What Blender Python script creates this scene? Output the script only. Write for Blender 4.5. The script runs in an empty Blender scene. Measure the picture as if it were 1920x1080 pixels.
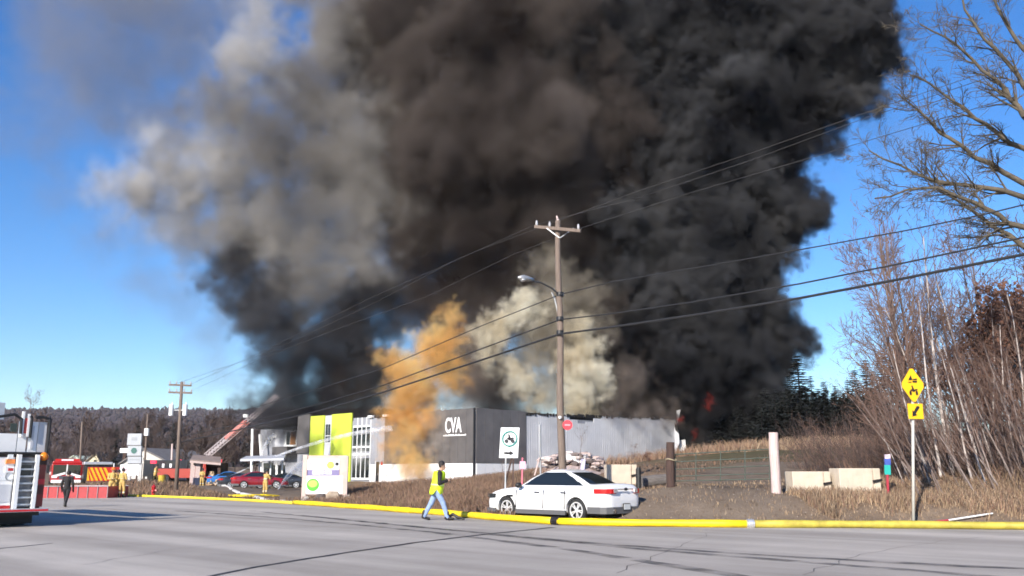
import bpy, bmesh, math, random
import numpy as np
from mathutils import Vector, Matrix

# ------------------------------------------------------------------ camera, world, sun, exposure
SC = bpy.context.scene
COL = SC.collection
PITCH = math.radians(11.82)
FPX = 960 / math.tan(math.radians(30))          # focal length in 1920-px units
CAM = Vector((0, 0, 1.5))
cd = bpy.data.cameras.new('camera')
co = bpy.data.objects.new('camera', cd)
COL.objects.link(co)
cd.sensor_width = 36
cd.lens = 18 / math.tan(math.radians(30))
cd.clip_start = 0.1
cd.clip_end = 9000
co.location = CAM
co.rotation_euler = (math.radians(90) + PITCH, 0, 0)
SC.camera = co

SUN_EL, SUN_AZ = math.radians(26), math.radians(26)     # light travels towards azimuth 30 deg right of +Y
w = bpy.data.worlds.new('World')
SC.world = w
w.use_nodes = True
nt = w.node_tree
bg = nt.nodes['Background']
sky = nt.nodes.new('ShaderNodeTexSky')
sky.sky_type = 'NISHITA'
sky.sun_disc = False
sky.sun_elevation = SUN_EL
sky.sun_rotation = math.radians(180) + SUN_AZ
sky.altitude = 200
sky.air_density = 1.0
sky.dust_density = 0.25
sky.ozone_density = 4.0
hs = nt.nodes.new('ShaderNodeHueSaturation')
hs.inputs['Hue'].default_value = 0.508
hs.inputs['Saturation'].default_value = 1.25
hs.inputs['Value'].default_value = 1.08
nt.links.new(sky.outputs[0], hs.inputs['Color'])
nt.links.new(hs.outputs[0], bg.inputs[0])
bg.inputs[1].default_value = 0.11

sd = bpy.data.lights.new('sun', 'SUN')
sd.energy = 5.0
sd.angle = math.radians(0.5)
sd.color = (1.0, 0.92, 0.82)
so = bpy.data.objects.new('sun', sd)
COL.objects.link(so)
SUN_DIR = Vector((math.sin(SUN_AZ) * math.cos(SUN_EL), math.cos(SUN_AZ) * math.cos(SUN_EL), -math.sin(SUN_EL)))
so.rotation_euler = SUN_DIR.to_track_quat('-Z', 'Y').to_euler()

SC.view_settings.view_transform = 'Standard'
SC.view_settings.look = 'None'
SC.view_settings.exposure = 0.65
SC.view_settings.gamma = 1
SC.view_settings.use_curve_mapping = False
cy = SC.cycles
cy.use_denoising = True
cy.use_adaptive_sampling = True
cy.adaptive_threshold = 0.04
cy.adaptive_min_samples = 16
cy.volume_bounces = 2
cy.volume_step_rate = 1.5
cy.volume_max_steps = 256
cy.max_bounces = 8
cy.transparent_max_bounces = 16
cy.filter_width = 1.7

# ------------------------------------------------------------------ helpers
rnd = random.Random(11)
FW = Vector((0, math.cos(PITCH), math.sin(PITCH)))
UP = Vector((0, -math.sin(PITCH), math.cos(PITCH)))


def ray(u, v):
    return FW + Vector((1, 0, 0)) * ((u - 960) / FPX) + UP * ((540 - v) / FPX)


def P(u, v, Y):
    """world point at distance Y that lies along photo position (u, v)"""
    d = ray(u, v)
    return CAM + d * (Y / d.y)


def G(u, v, z=0.0):
    d = ray(u, v)
    return CAM + d * ((z - CAM.z) / d.z)


MATS = {}


def mat(name, col, rough=0.7, var=0.0, scale=3.0, bump=0.0, metal=0.0, spec=0.5, emit=None, col2=None, stretch=None, coat=0.0):
    """principled material, colour varied by noise between col*(1-var) and col*(1+var) (or towards col2)"""
    if name in MATS:
        return MATS[name]
    m = bpy.data.materials.new(name)
    m.use_nodes = True
    t = m.node_tree
    b = t.nodes['Principled BSDF']
    b.inputs['Roughness'].default_value = rough
    b.inputs['Metallic'].default_value = metal
    b.inputs['Specular IOR Level'].default_value = spec
    b.inputs['Coat Weight'].default_value = coat
    c = tuple(col) + (1,)
    b.inputs['Base Color'].default_value = c
    if var or col2 or bump:
        tc = t.nodes.new('ShaderNodeTexCoord')
        mp = t.nodes.new('ShaderNodeMapping')
        if stretch:
            mp.inputs['Scale'].default_value = stretch
        no = t.nodes.new('ShaderNodeTexNoise')
        no.inputs['Scale'].default_value = scale
        no.inputs['Detail'].default_value = 6
        no.inputs['Roughness'].default_value = 0.65
        t.links.new(tc.outputs['Object'], mp.inputs[0])
        t.links.new(mp.outputs[0], no.inputs['Vector'])
        if var or col2:
            r = t.nodes.new('ShaderNodeValToRGB')
            r.color_ramp.elements[0].position = 0.32
            r.color_ramp.elements[1].position = 0.68
            if col2:
                a, bb = c, tuple(col2) + (1,)
            else:
                a = tuple(max(0, x * (1 - var)) for x in col) + (1,)
                bb = tuple(min(1, x * (1 + var)) for x in col) + (1,)
            r.color_ramp.elements[0].color = a
            r.color_ramp.elements[1].color = bb
            t.links.new(no.outputs[0], r.inputs[0])
            t.links.new(r.outputs[0], b.inputs['Base Color'])
        if bump:
            bp = t.nodes.new('ShaderNodeBump')
            bp.inputs['Strength'].default_value = min(1, bump)
            bp.inputs['Distance'].default_value = 0.05
            t.links.new(no.outputs[0], bp.inputs['Height'])
            t.links.new(bp.outputs[0], b.inputs['Normal'])
    if emit:
        b.inputs['Emission Color'].default_value = tuple(emit[:3]) + (1,)
        b.inputs['Emission Strength'].default_value = emit[3]
    MATS[name] = m
    return m


class MB:
    """collects shapes in world coordinates and links them as one mesh"""

    def __init__(self):
        self.v, self.f, self.m = [], [], []
        self.mi = 0

    def add(self, vs, fs):
        o = len(self.v)
        self.v.extend([tuple(x) for x in vs])
        self.f.extend([tuple(i + o for i in f) for f in fs])
        self.m.extend([self.mi] * len(fs))
        return self

    def box(self, c, s, rz=0.0, R=None):
        R = R or Matrix.Rotation(rz, 3, 'Z')
        c = Vector(c)
        vs = [c + R @ Vector((x * s[0] / 2, y * s[1] / 2, z * s[2] / 2)) for z in (-1, 1) for y in (-1, 1) for x in (-1, 1)]
        return self.add(vs, [(0, 2, 3, 1), (4, 5, 7, 6), (0, 1, 5, 4), (2, 6, 7, 3), (0, 4, 6, 2), (1, 3, 7, 5)])

    def hexa(self, lo4, hi4):
        return self.add(list(lo4) + list(hi4), [(3, 2, 1, 0), (4, 5, 6, 7), (0, 1, 5, 4), (1, 2, 6, 5), (2, 3, 7, 6), (3, 0, 4, 7)])

    def bar(self, a, b, w, h=None, up=Vector((0, 0, 1))):
        a, b = Vector(a), Vector(b)
        h = h or w
        d = (b - a).normalized()
        if abs(d.dot(up)) > 0.98:
            up = Vector((1, 0, 0))
        x = d.cross(up).normalized() * (w / 2)
        z = x.cross(d).normalized() * (h / 2)
        q = [-x - z, x - z, x + z, -x + z]
        return self.hexa([a + k for k in q], [b + k for k in q])

    def tube(self, pts, rad, n=8, caps=True):
        pts = [Vector(p) for p in pts]
        if not hasattr(rad, '__len__'):
            rad = [rad] * len(pts)
        vs, fs = [], []
        ref = None
        for i, p in enumerate(pts):
            d = (pts[min(i + 1, len(pts) - 1)] - pts[max(i - 1, 0)]).normalized()
            if ref is None:
                ref = Vector((0, 0, 1)) if abs(d.z) < 0.9 else Vector((1, 0, 0))
            x = d.cross(ref).normalized()
            ref = x.cross(d).normalized()
            for k in range(n):
                a = 2 * math.pi * k / n
                vs.append(p + (x * math.cos(a) + ref * math.sin(a)) * rad[i])
        for i in range(len(pts) - 1):
            for k in range(n):
                a, b = i * n + k, i * n + (k + 1) % n
                fs.append((a, b, b + n, a + n))
        if caps:
            fs.append(tuple(range(n - 1, -1, -1)))
            fs.append(tuple(range((len(pts) - 1) * n, len(pts) * n)))
        return self.add(vs, fs)

    def prism(self, poly, o, x, y, depth):
        """flat outline poly (2d) in the frame o, x, y; thickness depth along x cross y"""
        o, x, y = Vector(o), Vector(x), Vector(y)
        z = x.cross(y).normalized() * depth
        n = len(poly)
        a = [o + x * p[0] + y * p[1] for p in poly]
        vs = a + [p + z for p in a]
        fs = [tuple(range(n - 1, -1, -1)), tuple(range(n, 2 * n))]
        fs += [(i, (i + 1) % n, (i + 1) % n + n, i + n) for i in range(n)]
        return self.add(vs, fs)

    def ring(self, o, x, y, r0, r1, depth, n=32, ey=1.0):
        o, x, y = Vector(o), Vector(x), Vector(y)
        z = x.cross(y).normalized() * depth
        vs, fs = [], []
        for k in range(n):
            a = 2 * math.pi * k / n
            e = x * math.cos(a) + y * (math.sin(a) * ey)
            vs += [o + e * r0, o + e * r1, o + e * r1 + z, o + e * r0 + z]
        for k in range(n):
            a, b = 4 * k, 4 * ((k + 1) % n)
            for j in range(4):
                fs.append((a + j, a + (j + 1) % 4, b + (j + 1) % 4, b + j))
        return self.add(vs, fs)

    def ball(self, c, r, nu=10, nv=7, jit=0.0, rg=None):
        c = Vector(c)
        r = r if hasattr(r, '__len__') else (r, r, r)
        vs = [c - Vector((0, 0, r[2]))]
        for i in range(1, nv):
            t = math.pi * i / nv
            for k in range(nu):
                a = 2 * math.pi * k / nu
                q = 1 + ((rg or rnd).uniform(-jit, jit) if jit else 0)
                vs.append(c + Vector((r[0] * math.sin(t) * math.cos(a) * q, r[1] * math.sin(t) * math.sin(a) * q, -r[2] * math.cos(t) * q)))
        vs.append(c + Vector((0, 0, r[2])))
        fs = [(0, 1 + (k + 1) % nu, 1 + k) for k in range(nu)]
        for i in range(nv - 2):
            for k in range(nu):
                a, b = 1 + i * nu + k, 1 + i * nu + (k + 1) % nu
                fs.append((a, b, b + nu, a + nu))
        last = len(vs) - 1
        fs += [(last, 1 + (nv - 2) * nu + k, 1 + (nv - 2) * nu + (k + 1) % nu) for k in range(nu)]
        return self.add(vs, fs)

    def build(self, name, ms, parent=None, bevel=0.0, smooth=False):
        me = bpy.data.meshes.new(name)
        off = Vector(parent_origin(parent)) if parent else Vector((0, 0, 0))
        inv = None
        if parent is not None:
            M = world_matrix(parent)
            inv = M.inverted()
        vs = [tuple(inv @ Vector(x)) for x in self.v] if inv is not None else self.v
        me.from_pydata(vs, [], self.f)
        ms = ms if isinstance(ms, (list, tuple)) else [ms]
        for x in ms:
            me.materials.append(x)
        if len(ms) > 1:
            me.polygons.foreach_set('material_index', self.m)
        o = bpy.data.objects.new(name, me)
        COL.objects.link(o)
        o.parent = parent
        if smooth:
            me.polygons.foreach_set('use_smooth', [True] * len(me.polygons))
        me.update()
        if bevel:
            b = o.modifiers.new('bevel', 'BEVEL')
            b.width = bevel
            b.segments = 2
            b.limit_method = 'ANGLE'
        return o


def world_matrix(o):
    M = Matrix.Translation(o.location) @ o.rotation_euler.to_matrix().to_4x4()
    return world_matrix(o.parent) @ M if o.parent else M


def parent_origin(o):
    return world_matrix(o).translation


def tag(o, label=None, cat=None, group=None, kind=None):
    for k, x in (('label', label), ('category', cat), ('group', group), ('kind', kind)):
        if x:
            o[k] = x
    return o


def thing(name, label, cat, loc, rz=0.0, group=None):
    o = bpy.data.objects.new(name, None)
    COL.objects.link(o)
    o.location = loc
    o.rotation_euler = (0, 0, rz)
    o.empty_display_size = 0.3
    return tag(o, label, cat, group)


def mesh_np(name, V, F, ms, parent=None, mi=None, smooth=False, attrs=None):
    """mesh from arrays: V (n,3); F (m,3) or (m,4)"""
    V = np.asarray(V, np.float32)
    F = np.asarray(F, np.int32)
    me = bpy.data.meshes.new(name)
    me.vertices.add(len(V))
    me.vertices.foreach_set('co', V.ravel())
    k = F.shape[1]
    me.loops.add(F.size)
    me.loops.foreach_set('vertex_index', F.ravel())
    me.polygons.add(len(F))
    me.polygons.foreach_set('loop_start', np.arange(0, F.size, k, dtype=np.int32))
    for x in (ms if isinstance(ms, (list, tuple)) else [ms]):
        me.materials.append(x)
    if mi is not None:
        me.polygons.foreach_set('material_index', np.asarray(mi, np.int32))
    if smooth:
        me.polygons.foreach_set('use_smooth', np.ones(len(F), bool))
    for an, av in (attrs or {}).items():
        av = np.asarray(av, np.float32)
        if av.ndim == 1:
            a = me.attributes.new(an, 'FLOAT', 'POINT')
            a.data.foreach_set('value', av)
        else:
            a = me.attributes.new(an, 'FLOAT_COLOR', 'POINT')
            a.data.foreach_set('color', np.hstack([av, np.ones((len(av), 1), np.float32)]).ravel())
    me.update(calc_edges=True)
    me.validate()
    o = bpy.data.objects.new(name, me)
    COL.objects.link(o)
    o.parent = parent
    return o


def text_mesh(body, size, bold=0.0):
    """outline of built-in font text as a mesh datablock, in its own xy plane"""
    c = bpy.data.curves.new('lettering', 'FONT')
    c.body = body
    c.size = size
    c.align_x = 'CENTER'
    c.align_y = 'CENTER'
    c.offset = bold
    c.extrude = 0.02
    o = bpy.data.objects.new('lettering', c)
    COL.objects.link(o)
    bpy.context.view_layer.update()
    me = bpy.data.meshes.new_from_object(o.evaluated_get(bpy.context.evaluated_depsgraph_get()))
    bpy.data.objects.remove(o)
    bpy.data.curves.remove(c)
    return me


def copy_tree(o, parent=None):
    c = o.copy()
    COL.objects.link(c)
    if parent:
        c.parent = parent
    for ch in [x for x in bpy.data.objects if x.parent == o]:
        copy_tree(ch, c)
    return c


# ---- voxel grids made by geometry nodes: a volume, or a surface, from a numpy array
def grid_object(name, D, lo, vs, material, surface=None, link=True):
    n = D.shape
    me = bpy.data.meshes.new('voxels')
    me.vertices.add(D.size)
    a = me.attributes.new('dens', 'FLOAT', 'POINT')
    a.data.foreach_set('value', np.ascontiguousarray(D.transpose(2, 1, 0), np.float32).ravel())
    ng = bpy.data.node_groups.new('voxel_grid', 'GeometryNodeTree')
    ng.interface.new_socket('Geometry', in_out='INPUT', socket_type='NodeSocketGeometry')
    ng.interface.new_socket('Geometry', in_out='OUTPUT', socket_type='NodeSocketGeometry')
    N, L = ng.nodes, ng.links.new
    gi = N.new('NodeGroupInput')
    go = N.new('NodeGroupOutput')
    vc = N.new('GeometryNodeVolumeCube')
    vc.inputs['Min'].default_value = lo
    vc.inputs['Max'].default_value = [lo[i] + (n[i] - 1) * vs for i in range(3)]
    for i, k in enumerate('XYZ'):
        vc.inputs['Resolution ' + k].default_value = int(n[i])
    si = N.new('GeometryNodeSampleIndex')
    si.data_type = 'FLOAT'
    si.domain = 'POINT'
    na = N.new('GeometryNodeInputNamedAttribute')
    na.data_type = 'FLOAT'
    na.inputs[0].default_value = 'dens'
    L(gi.outputs[0], si.inputs['Geometry'])
    L(na.outputs[0], si.inputs['Value'])
    pos = N.new('GeometryNodeInputPosition')
    sub = N.new('ShaderNodeVectorMath'); sub.operation = 'SUBTRACT'; sub.inputs[1].default_value = lo
    sca = N.new('ShaderNodeVectorMath'); sca.operation = 'SCALE'; sca.inputs['Scale'].default_value = 1 / vs
    add = N.new('ShaderNodeVectorMath'); add.operation = 'ADD'; add.inputs[1].default_value = (.5, .5, .5)
    flo = N.new('ShaderNodeVectorMath'); flo.operation = 'FLOOR'
    dot = N.new('ShaderNodeVectorMath'); dot.operation = 'DOT_PRODUCT'; dot.inputs[1].default_value = (1, n[0], n[0] * n[1])
    L(pos.outputs[0], sub.inputs[0]); L(sub.outputs[0], sca.inputs[0]); L(sca.outputs[0], add.inputs[0])
    L(add.outputs[0], flo.inputs[0]); L(flo.outputs[0], dot.inputs[0]); L(dot.outputs['Value'], si.inputs['Index'])
    L(si.outputs[0], vc.inputs['Density'])
    last = vc
    if surface is not None:
        vm = N.new('GeometryNodeVolumeToMesh')
        vm.inputs['Threshold'].default_value = surface
        L(vc.outputs[0], vm.inputs[0])
        last = vm
    sm = N.new('GeometryNodeSetMaterial')
    sm.inputs['Material'].default_value = material
    L(last.outputs[0], sm.inputs[0])
    L(sm.outputs[0], go.inputs[0])
    me.materials.append(material)
    o = bpy.data.objects.new(name, me)
    COL.objects.link(o)
    o.modifiers.new('voxels', 'NODES').node_group = ng
    if surface is None:
        return o
    bpy.context.view_layer.update()
    ev = o.evaluated_get(bpy.context.evaluated_depsgraph_get())
    res = bpy.data.meshes.new_from_object(ev)
    res.name = name
    bpy.data.objects.remove(o)
    bpy.data.meshes.remove(me)
    bpy.data.node_groups.remove(ng)
    if not res.materials:
        res.materials.append(material)
    return res
# ------------------------------------------------------------------ ground
HOSE = [(2300, 1012), (1920, 994), (1700, 991), (1405, 990), (1200, 988), (1043, 984), (940, 977), (860, 969.5), (780, 963), (700, 957), (620, 951), (550, 946), (470, 941), (400, 937.5), (320, 934), (240, 931)]
HOSE_W = [G(*q) for q in HOSE]
ex = [40.0] + [p.x for p in HOSE_W] + [-45.0, -80.0, -140.0, -400.0]
ey = [6.0] + [p.y for p in HOSE_W] + [66.0, 76.0, 92.0, 110.0]
EX, EY = np.array(ex[::-1]), np.array(ey[::-1])


def y_edge(x):
    return np.interp(x, EX, EY)


CTRL = []
for (u, v, Y) in [(1708, 955, 26), (1452, 921, 30), (1258, 914, 31), (1600, 922, 30.5), (1520, 924, 30.5), (1665, 930, 29.5), (1860, 952, 26), (1350, 902, 36), (1350, 868, 60),
                  (1350, 848, 78), (1600, 836, 92), (1480, 840, 92), (1750, 895, 36), (1900, 900, 32), (1950, 850, 60), (2200, 900, 30), (1800, 850, 70),
                  (700, 916, 51), (780, 917, 49), (900, 911, 46), (1000, 888, 46), (1080, 884, 47), (1170, 905, 42), (1230, 911, 39), (1053, 955, 36), (960, 930, 34),
                  (850, 938, 39), (720, 942, 43), (650, 936, 48), (600, 941, 48), (560, 940, 55), (480, 926, 75), (430, 917, 92), (530, 925, 75), (385, 911, 95), (330, 925, 70),
                  (300, 906, 80), (260, 908, 85), (300, 929, 62), (160, 915, 85), (60, 915, 90), (120, 910, 120), (240, 896, 110), (300, 898, 110), (890, 908, 93), (700, 903, 107), (600, 902, 116),
                  (1100, 897, 110), (1265, 858, 122), (500, 905, 120), (400, 900, 140), (1400, 838, 130), (1600, 834, 130), (200, 893, 160), (100, 893, 180), (-300, 900, 120), (900, 880, 200), (1700, 820, 220)]:
    CTRL.append(tuple(P(u, v, Y)))
for x in (-60, -30, 0, 20, 40):
    for y in (-30, -5):
        CTRL.append((x, y, 0.0))
for p in HOSE_W[1::2]:
    CTRL.append((p.x, p.y + 0.6, 0.0))
CTRL += [(1200, 1500, 60), (-1200, 1500, 30), (0, 1500, 30), (-1500, -800, 0), (1500, -800, 0), (-200, 500, 3), (250, 500, 25)]
CT = np.array(CTRL)
_A = np.sqrt(((CT[:, None, :2] - CT[None, :, :2]) ** 2).sum(-1))
_n = len(CT)
_M = np.zeros((_n + 3, _n + 3))
_M[:_n, :_n] = _A
_M[:_n, _n], _M[:_n, _n + 1:] = 1, CT[:, :2]
_M[_n, :_n] = 1
_M[_n + 1:, :_n] = CT[:, :2].T
_W = np.linalg.solve(_M + np.diag([1e-6] * _n + [0] * 3), np.concatenate([CT[:, 2], [0, 0, 0]]))


def ground_np(x, y):
    x, y = np.asarray(x, float), np.asarray(y, float)
    sh = x.shape
    q = np.stack([x.ravel(), y.ravel()], 1)
    z = np.zeros(len(q))
    for i in range(0, len(q), 20000):
        b = q[i:i + 20000]
        z[i:i + 20000] = np.sqrt(((b[:, None] - CT[None, :, :2]) ** 2).sum(-1)) @ _W[:_n] + _W[_n] + b @ _W[_n + 1:]
    d = q[:, 1] - y_edge(q[:, 0]) - 0.55
    t = np.clip(d / 2.2, 0, 1)
    t = t * t * (3 - 2 * t)
    # low unevenness off the road
    bump = (np.sin(q[:, 0] * 1.7 + np.sin(q[:, 1] * 1.1) * 2) * np.sin(q[:, 1] * 1.9 + 1) * .035 + np.sin(q[:, 0] * .53 + 2 + q[:, 1] * .31) * .06)
    z = t * (z + bump) - 0.02 * (1 - t)
    return z.reshape(sh)


def gz(x, y):
    return float(ground_np(np.array([x]), np.array([y]))[0])


def on_ground(u, v, Y):
    """the point at (u, v, Y) dropped on to the ground"""
    p = P(u, v, Y)
    return Vector((p.x, p.y, gz(p.x, p.y)))


def inside(poly, x, y):
    r = np.zeros(np.shape(x), bool)
    for i in range(len(poly)):
        (x0, y0), (x1, y1) = poly[i], poly[i - 1]
        c = ((y0 > y) != (y1 > y)) & (x < (x1 - x0) * (y - y0) / ((y1 - y0) or 1e-9) + x0)
        r ^= c
    return r


GRAVEL = [(0.2, 30.0), (3, 27.2), (9, 24.2), (9.0, 27.0), (9.3, 31), (11, 36), (18, 52), (15, 58), (10, 46), (6.3, 36), (5.2, 32.5), (3.4, 33.5), (-0.5, 33.5)]
LOT = [(-16, 53), (-11.5, 47.5), (-9, 60), (-16, 88), (-22, 100), (-45, 112), (-37, 98), (-24, 72)]


def axis(lo, hi, near0, near1, step, grow=1.13):
    a = list(np.arange(near0, near1, step))
    s, x = step, a[-1]
    while x < hi:
        s *= grow
        x += s
        a.append(x)
    s, x, b = step, near0, []
    while x > lo:
        s *= grow
        x -= s
        b.append(x)
    return np.array(b[::-1] + a)


gx, gy = axis(-3500, 3500, -30, 26, .4), axis(-900, 3500, 18, 62, .4)
X, Y_ = np.meshgrid(gx, gy)
Z = ground_np(X, Y_)


def soft_in(poly, x, y, n=12, r=.9):
    acc = np.zeros(x.shape)
    rg = np.random.default_rng(5)
    for k in range(n):
        a = rg.normal(0, r, 2)
        acc += inside(poly, x + a[0] + .5 * np.sin(y * 2.3 + k), y + a[1])
    return acc / n


grav = np.maximum(soft_in(GRAVEL, X, Y_), soft_in(LOT, X, Y_))
ed = Y_ - y_edge(X)
shoulder = np.clip(1 - (ed - 0.6) / np.where(X > 3, 2.6, 1.0), 0, 1) * (ed > -3)
grav = np.clip(np.maximum(grav, shoulder), 0, 1)
green = np.clip((X - 6) / 10, 0, 1) * np.clip((Y_ - 40) / 15, 0, 1) * np.clip((130 - Y_) / 20, 0, 1)
ny, nx = X.shape
idx = np.arange(ny * nx).reshape(ny, nx)
F = np.stack([idx[:-1, :-1], idx[:-1, 1:], idx[1:, 1:], idx[1:, :-1]], -1).reshape(-1, 4)


def ground_material():
    m = bpy.data.materials.new('verge_soil_and_gravel')
    m.use_nodes = True
    t = m.node_tree
    b = t.nodes['Principled BSDF']
    b.inputs['Roughness'].default_value = .95
    b.inputs['Specular IOR Level'].default_value = .15
    tc = t.nodes.new('ShaderNodeTexCoord')

    def noise(s, d=6, r=.65):
        n = t.nodes.new('ShaderNodeTexNoise')
        n.inputs['Scale'].default_value, n.inputs['Detail'].default_value, n.inputs['Roughness'].default_value = s, d, r
        t.links.new(tc.outputs['Object'], n.inputs['Vector'])
        return n.outputs[0]

    def ramp(src, *st):
        r = t.nodes.new('ShaderNodeValToRGB')
        while len(r.color_ramp.elements) < len(st):
            r.color_ramp.elements.new(.5)
        for e, (p, c) in zip(r.color_ramp.elements, st):
            e.position, e.color = p, tuple(c) + (1,)
        t.links.new(src, r.inputs[0])
        return r.outputs[0]

    def mix(f, a, c):
        x = t.nodes.new('ShaderNodeMix')
        x.data_type = 'RGBA'
        t.links.new(f, x.inputs['Factor'])
        t.links.new(a, x.inputs['A'])
        t.links.new(c, x.inputs['B'])
        return x.outputs['Result']

    def attr(n):
        a = t.nodes.new('ShaderNodeAttribute')
        a.attribute_name = n
        return a.outputs['Fac']
    n1, n2, n3 = noise(.6), noise(7), noise(40, 3, .7)
    soil = ramp(n1, (.3, (.13, .085, .055)), (.55, (.21, .145, .095)), (.72, (.27, .2, .13)))
    fine = ramp(n2, (.35, (.10, .07, .05)), (.65, (.28, .2, .135)))
    x = t.nodes.new('ShaderNodeMix')
    x.data_type = 'RGBA'
    x.inputs['Factor'].default_value = .5
    t.links.new(soil, x.inputs['A'])
    t.links.new(fine, x.inputs['B'])
    soil = x.outputs['Result']
    grass = ramp(n1, (.3, (.055, .058, .03)), (.7, (.13, .10, .055)))
    gravel = ramp(n3, (.3, (.08, .058, .042)), (.5, (.16, .125, .095)), (.75, (.29, .235, .185)))
    gr2 = ramp(n1, (.35, (.125, .093, .068)), (.65, (.24, .19, .145)))
    x = t.nodes.new('ShaderNodeMix')
    x.data_type = 'RGBA'
    x.inputs['Factor'].default_value = .5
    t.links.new(gravel, x.inputs['A'])
    t.links.new(gr2, x.inputs['B'])
    c = mix(attr('green'), soil, grass)
    c = mix(attr('gravel'), c, x.outputs['Result'])
    t.links.new(c, b.inputs['Base Color'])
    bp = t.nodes.new('ShaderNodeBump')
    bp.inputs['Strength'].default_value = .8
    bp.inputs['Distance'].default_value = .06
    t.links.new(n2, bp.inputs['Height'])
    t.links.new(bp.outputs[0], b.inputs['Normal'])
    return m


gnd = mesh_np('ground', np.stack([X.ravel(), Y_.ravel(), Z.ravel()], 1), F, ground_material(), smooth=True,
              attrs={'gravel': grav.ravel(), 'green': green.ravel()})
tag(gnd, 'brown winter verge, gravel drive and field around the road', kind='structure')

# ---- road: a sheet up to just beyond the hose, its far edge a little ragged
ROAD_DIR = Vector((-.75, .66, 0)).normalized()


def road_material():
    m = bpy.data.materials.new('worn_pale_asphalt')
    m.use_nodes = True
    t = m.node_tree
    b = t.nodes['Principled BSDF']
    b.inputs['Roughness'].default_value = .85
    b.inputs['Specular IOR Level'].default_value = .3
    tc = t.nodes.new('ShaderNodeTexCoord')
    mp = t.nodes.new('ShaderNodeMapping')
    mp.vector_type = 'POINT'
    mp.inputs['Rotation'].default_value = (0, 0, -math.atan2(ROAD_DIR.y, ROAD_DIR.x))
    t.links.new(tc.outputs['Object'], mp.inputs[0])
    mp2 = t.nodes.new('ShaderNodeMapping')
    mp2.inputs['Scale'].default_value = (.035, .55, 1)
    t.links.new(mp.outputs[0], mp2.inputs[0])

    def noise(src, s, d=5, r=.6):
        n = t.nodes.new('ShaderNodeTexNoise')
        n.inputs['Scale'].default_value, n.inputs['Detail'].default_value, n.inputs['Roughness'].default_value = s, d, r
        t.links.new(src, n.inputs['Vector'])
        return n.outputs[0]
    lane = noise(mp2.outputs[0], 1.0, 4, .55)
    patch = noise(tc.outputs['Object'], .35)
    grit = noise(tc.outputs['Object'], 60, 3, .8)
    r = t.nodes.new('ShaderNodeValToRGB')
    for e, (p, c) in zip(r.color_ramp.elements, [(.36, (.32, .288, .255)), (.66, (.49, .445, .395))]):
        e.position, e.color = p, c + (1,)
    t.links.new(lane, r.inputs[0])

    def mul(a, src, lo, hi, p0=.3, p1=.7):
        q = t.nodes.new('ShaderNodeMapRange')
        q.inputs['From Min'].default_value, q.inputs['From Max'].default_value = p0, p1
        q.inputs['To Min'].default_value, q.inputs['To Max'].default_value = lo, hi
        t.links.new(src, q.inputs['Value'])
        x = t.nodes.new('ShaderNodeMix')
        x.data_type = 'RGBA'
        x.blend_type = 'MULTIPLY'
        x.inputs['Factor'].default_value = 1
        t.links.new(a, x.inputs['A'])
        t.links.new(q.outputs[0], x.inputs['B'])
        return x.outputs['Result']
    c = mul(r.outputs[0], patch, .88, 1.1)
    c = mul(c, grit, .82, 1.16)
    t.links.new(c, b.inputs['Base Color'])
    bp = t.nodes.new('ShaderNodeBump')
    bp.inputs['Strength'].default_value = .35
    bp.inputs['Distance'].default_value = .01
    t.links.new(grit, bp.inputs['Height'])
    t.links.new(bp.outputs[0], b.inputs['Normal'])
    return m


rx = np.concatenate([np.linspace(-400, -60, 20)[:-1], np.arange(-60, 40, .5), [60, 120]])
edge = y_edge(rx) + .5 + .12 * np.sin(rx * 2.1) + .1 * np.sin(rx * 5.3 + 1) + .2 * np.sin(rx * .6)
rows = [np.full_like(rx, -200.0), np.full_like(rx, -20.0), np.full_like(rx, 4.0), (edge + 4) / 2, edge - .6, edge]
RV = np.stack([np.tile(rx, len(rows)), np.concatenate(rows), np.full(len(rx) * len(rows), .004)], 1)
idx = np.arange(len(RV)).reshape(len(rows), len(rx))
RF = np.stack([idx[:-1, :-1], idx[:-1, 1:], idx[1:, 1:], idx[1:, :-1]], -1).reshape(-1, 4)
tag(mesh_np('road', RV, RF, road_material()), 'pale worn grey asphalt road across the foreground', kind='structure')

TAR = mat('black_tar', (.035, .034, .036), .6, .3, 8)


def strip(name, px, w0, w1, m, label, z=.008, jit=.03):
    pts = []
    for a, b in zip(px[:-1], px[1:]):
        A, B = G(*a), G(*b)
        n = max(2, int((B - A).length / .5))
        pts += [A.lerp(B, i / n) for i in range(n)]
    pts.append(G(*px[-1]))
    V, Fq = [], []
    rg = random.Random(len(px))
    for i, p in enumerate(pts):
        d = (pts[min(i + 1, len(pts) - 1)] - pts[max(0, i - 1)]).normalized()
        s = Vector((-d.y, d.x, 0))
        ww = (w0 + (w1 - w0) * i / (len(pts) - 1)) / 2
        j = rg.uniform(-jit, jit)
        V += [p + s * (ww * rg.uniform(.75, 1.25) + j), p - s * (ww * rg.uniform(.75, 1.25) - j)]
    for i in range(len(pts) - 1):
        Fq.append((2 * i, 2 * i + 1, 2 * i + 3, 2 * i + 2))
    o = mesh_np(name, [(q.x, q.y, z) for q in V], Fq, m)
    return tag(o, label, kind='structure')


strip('tar_seam', [(330, 1094), (480, 1064), (640, 1038), (780, 1018), (900, 1003), (1040, 989)], .11, .2, TAR, 'long black tar seam running across the asphalt')
strip('tar_seam', [(-20, 1031), (40, 1025), (100, 1019)], .12, .06, TAR, 'short black tar seam at the near edge of the asphalt')

# ---- wooded ridge on the left, several ranks of hill
HILLM = mat('bare_hardwood_hillside', (.075, .055, .055), 1.0, .0, .012, col2=(.10, .075, .07), spec=.05)


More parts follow.
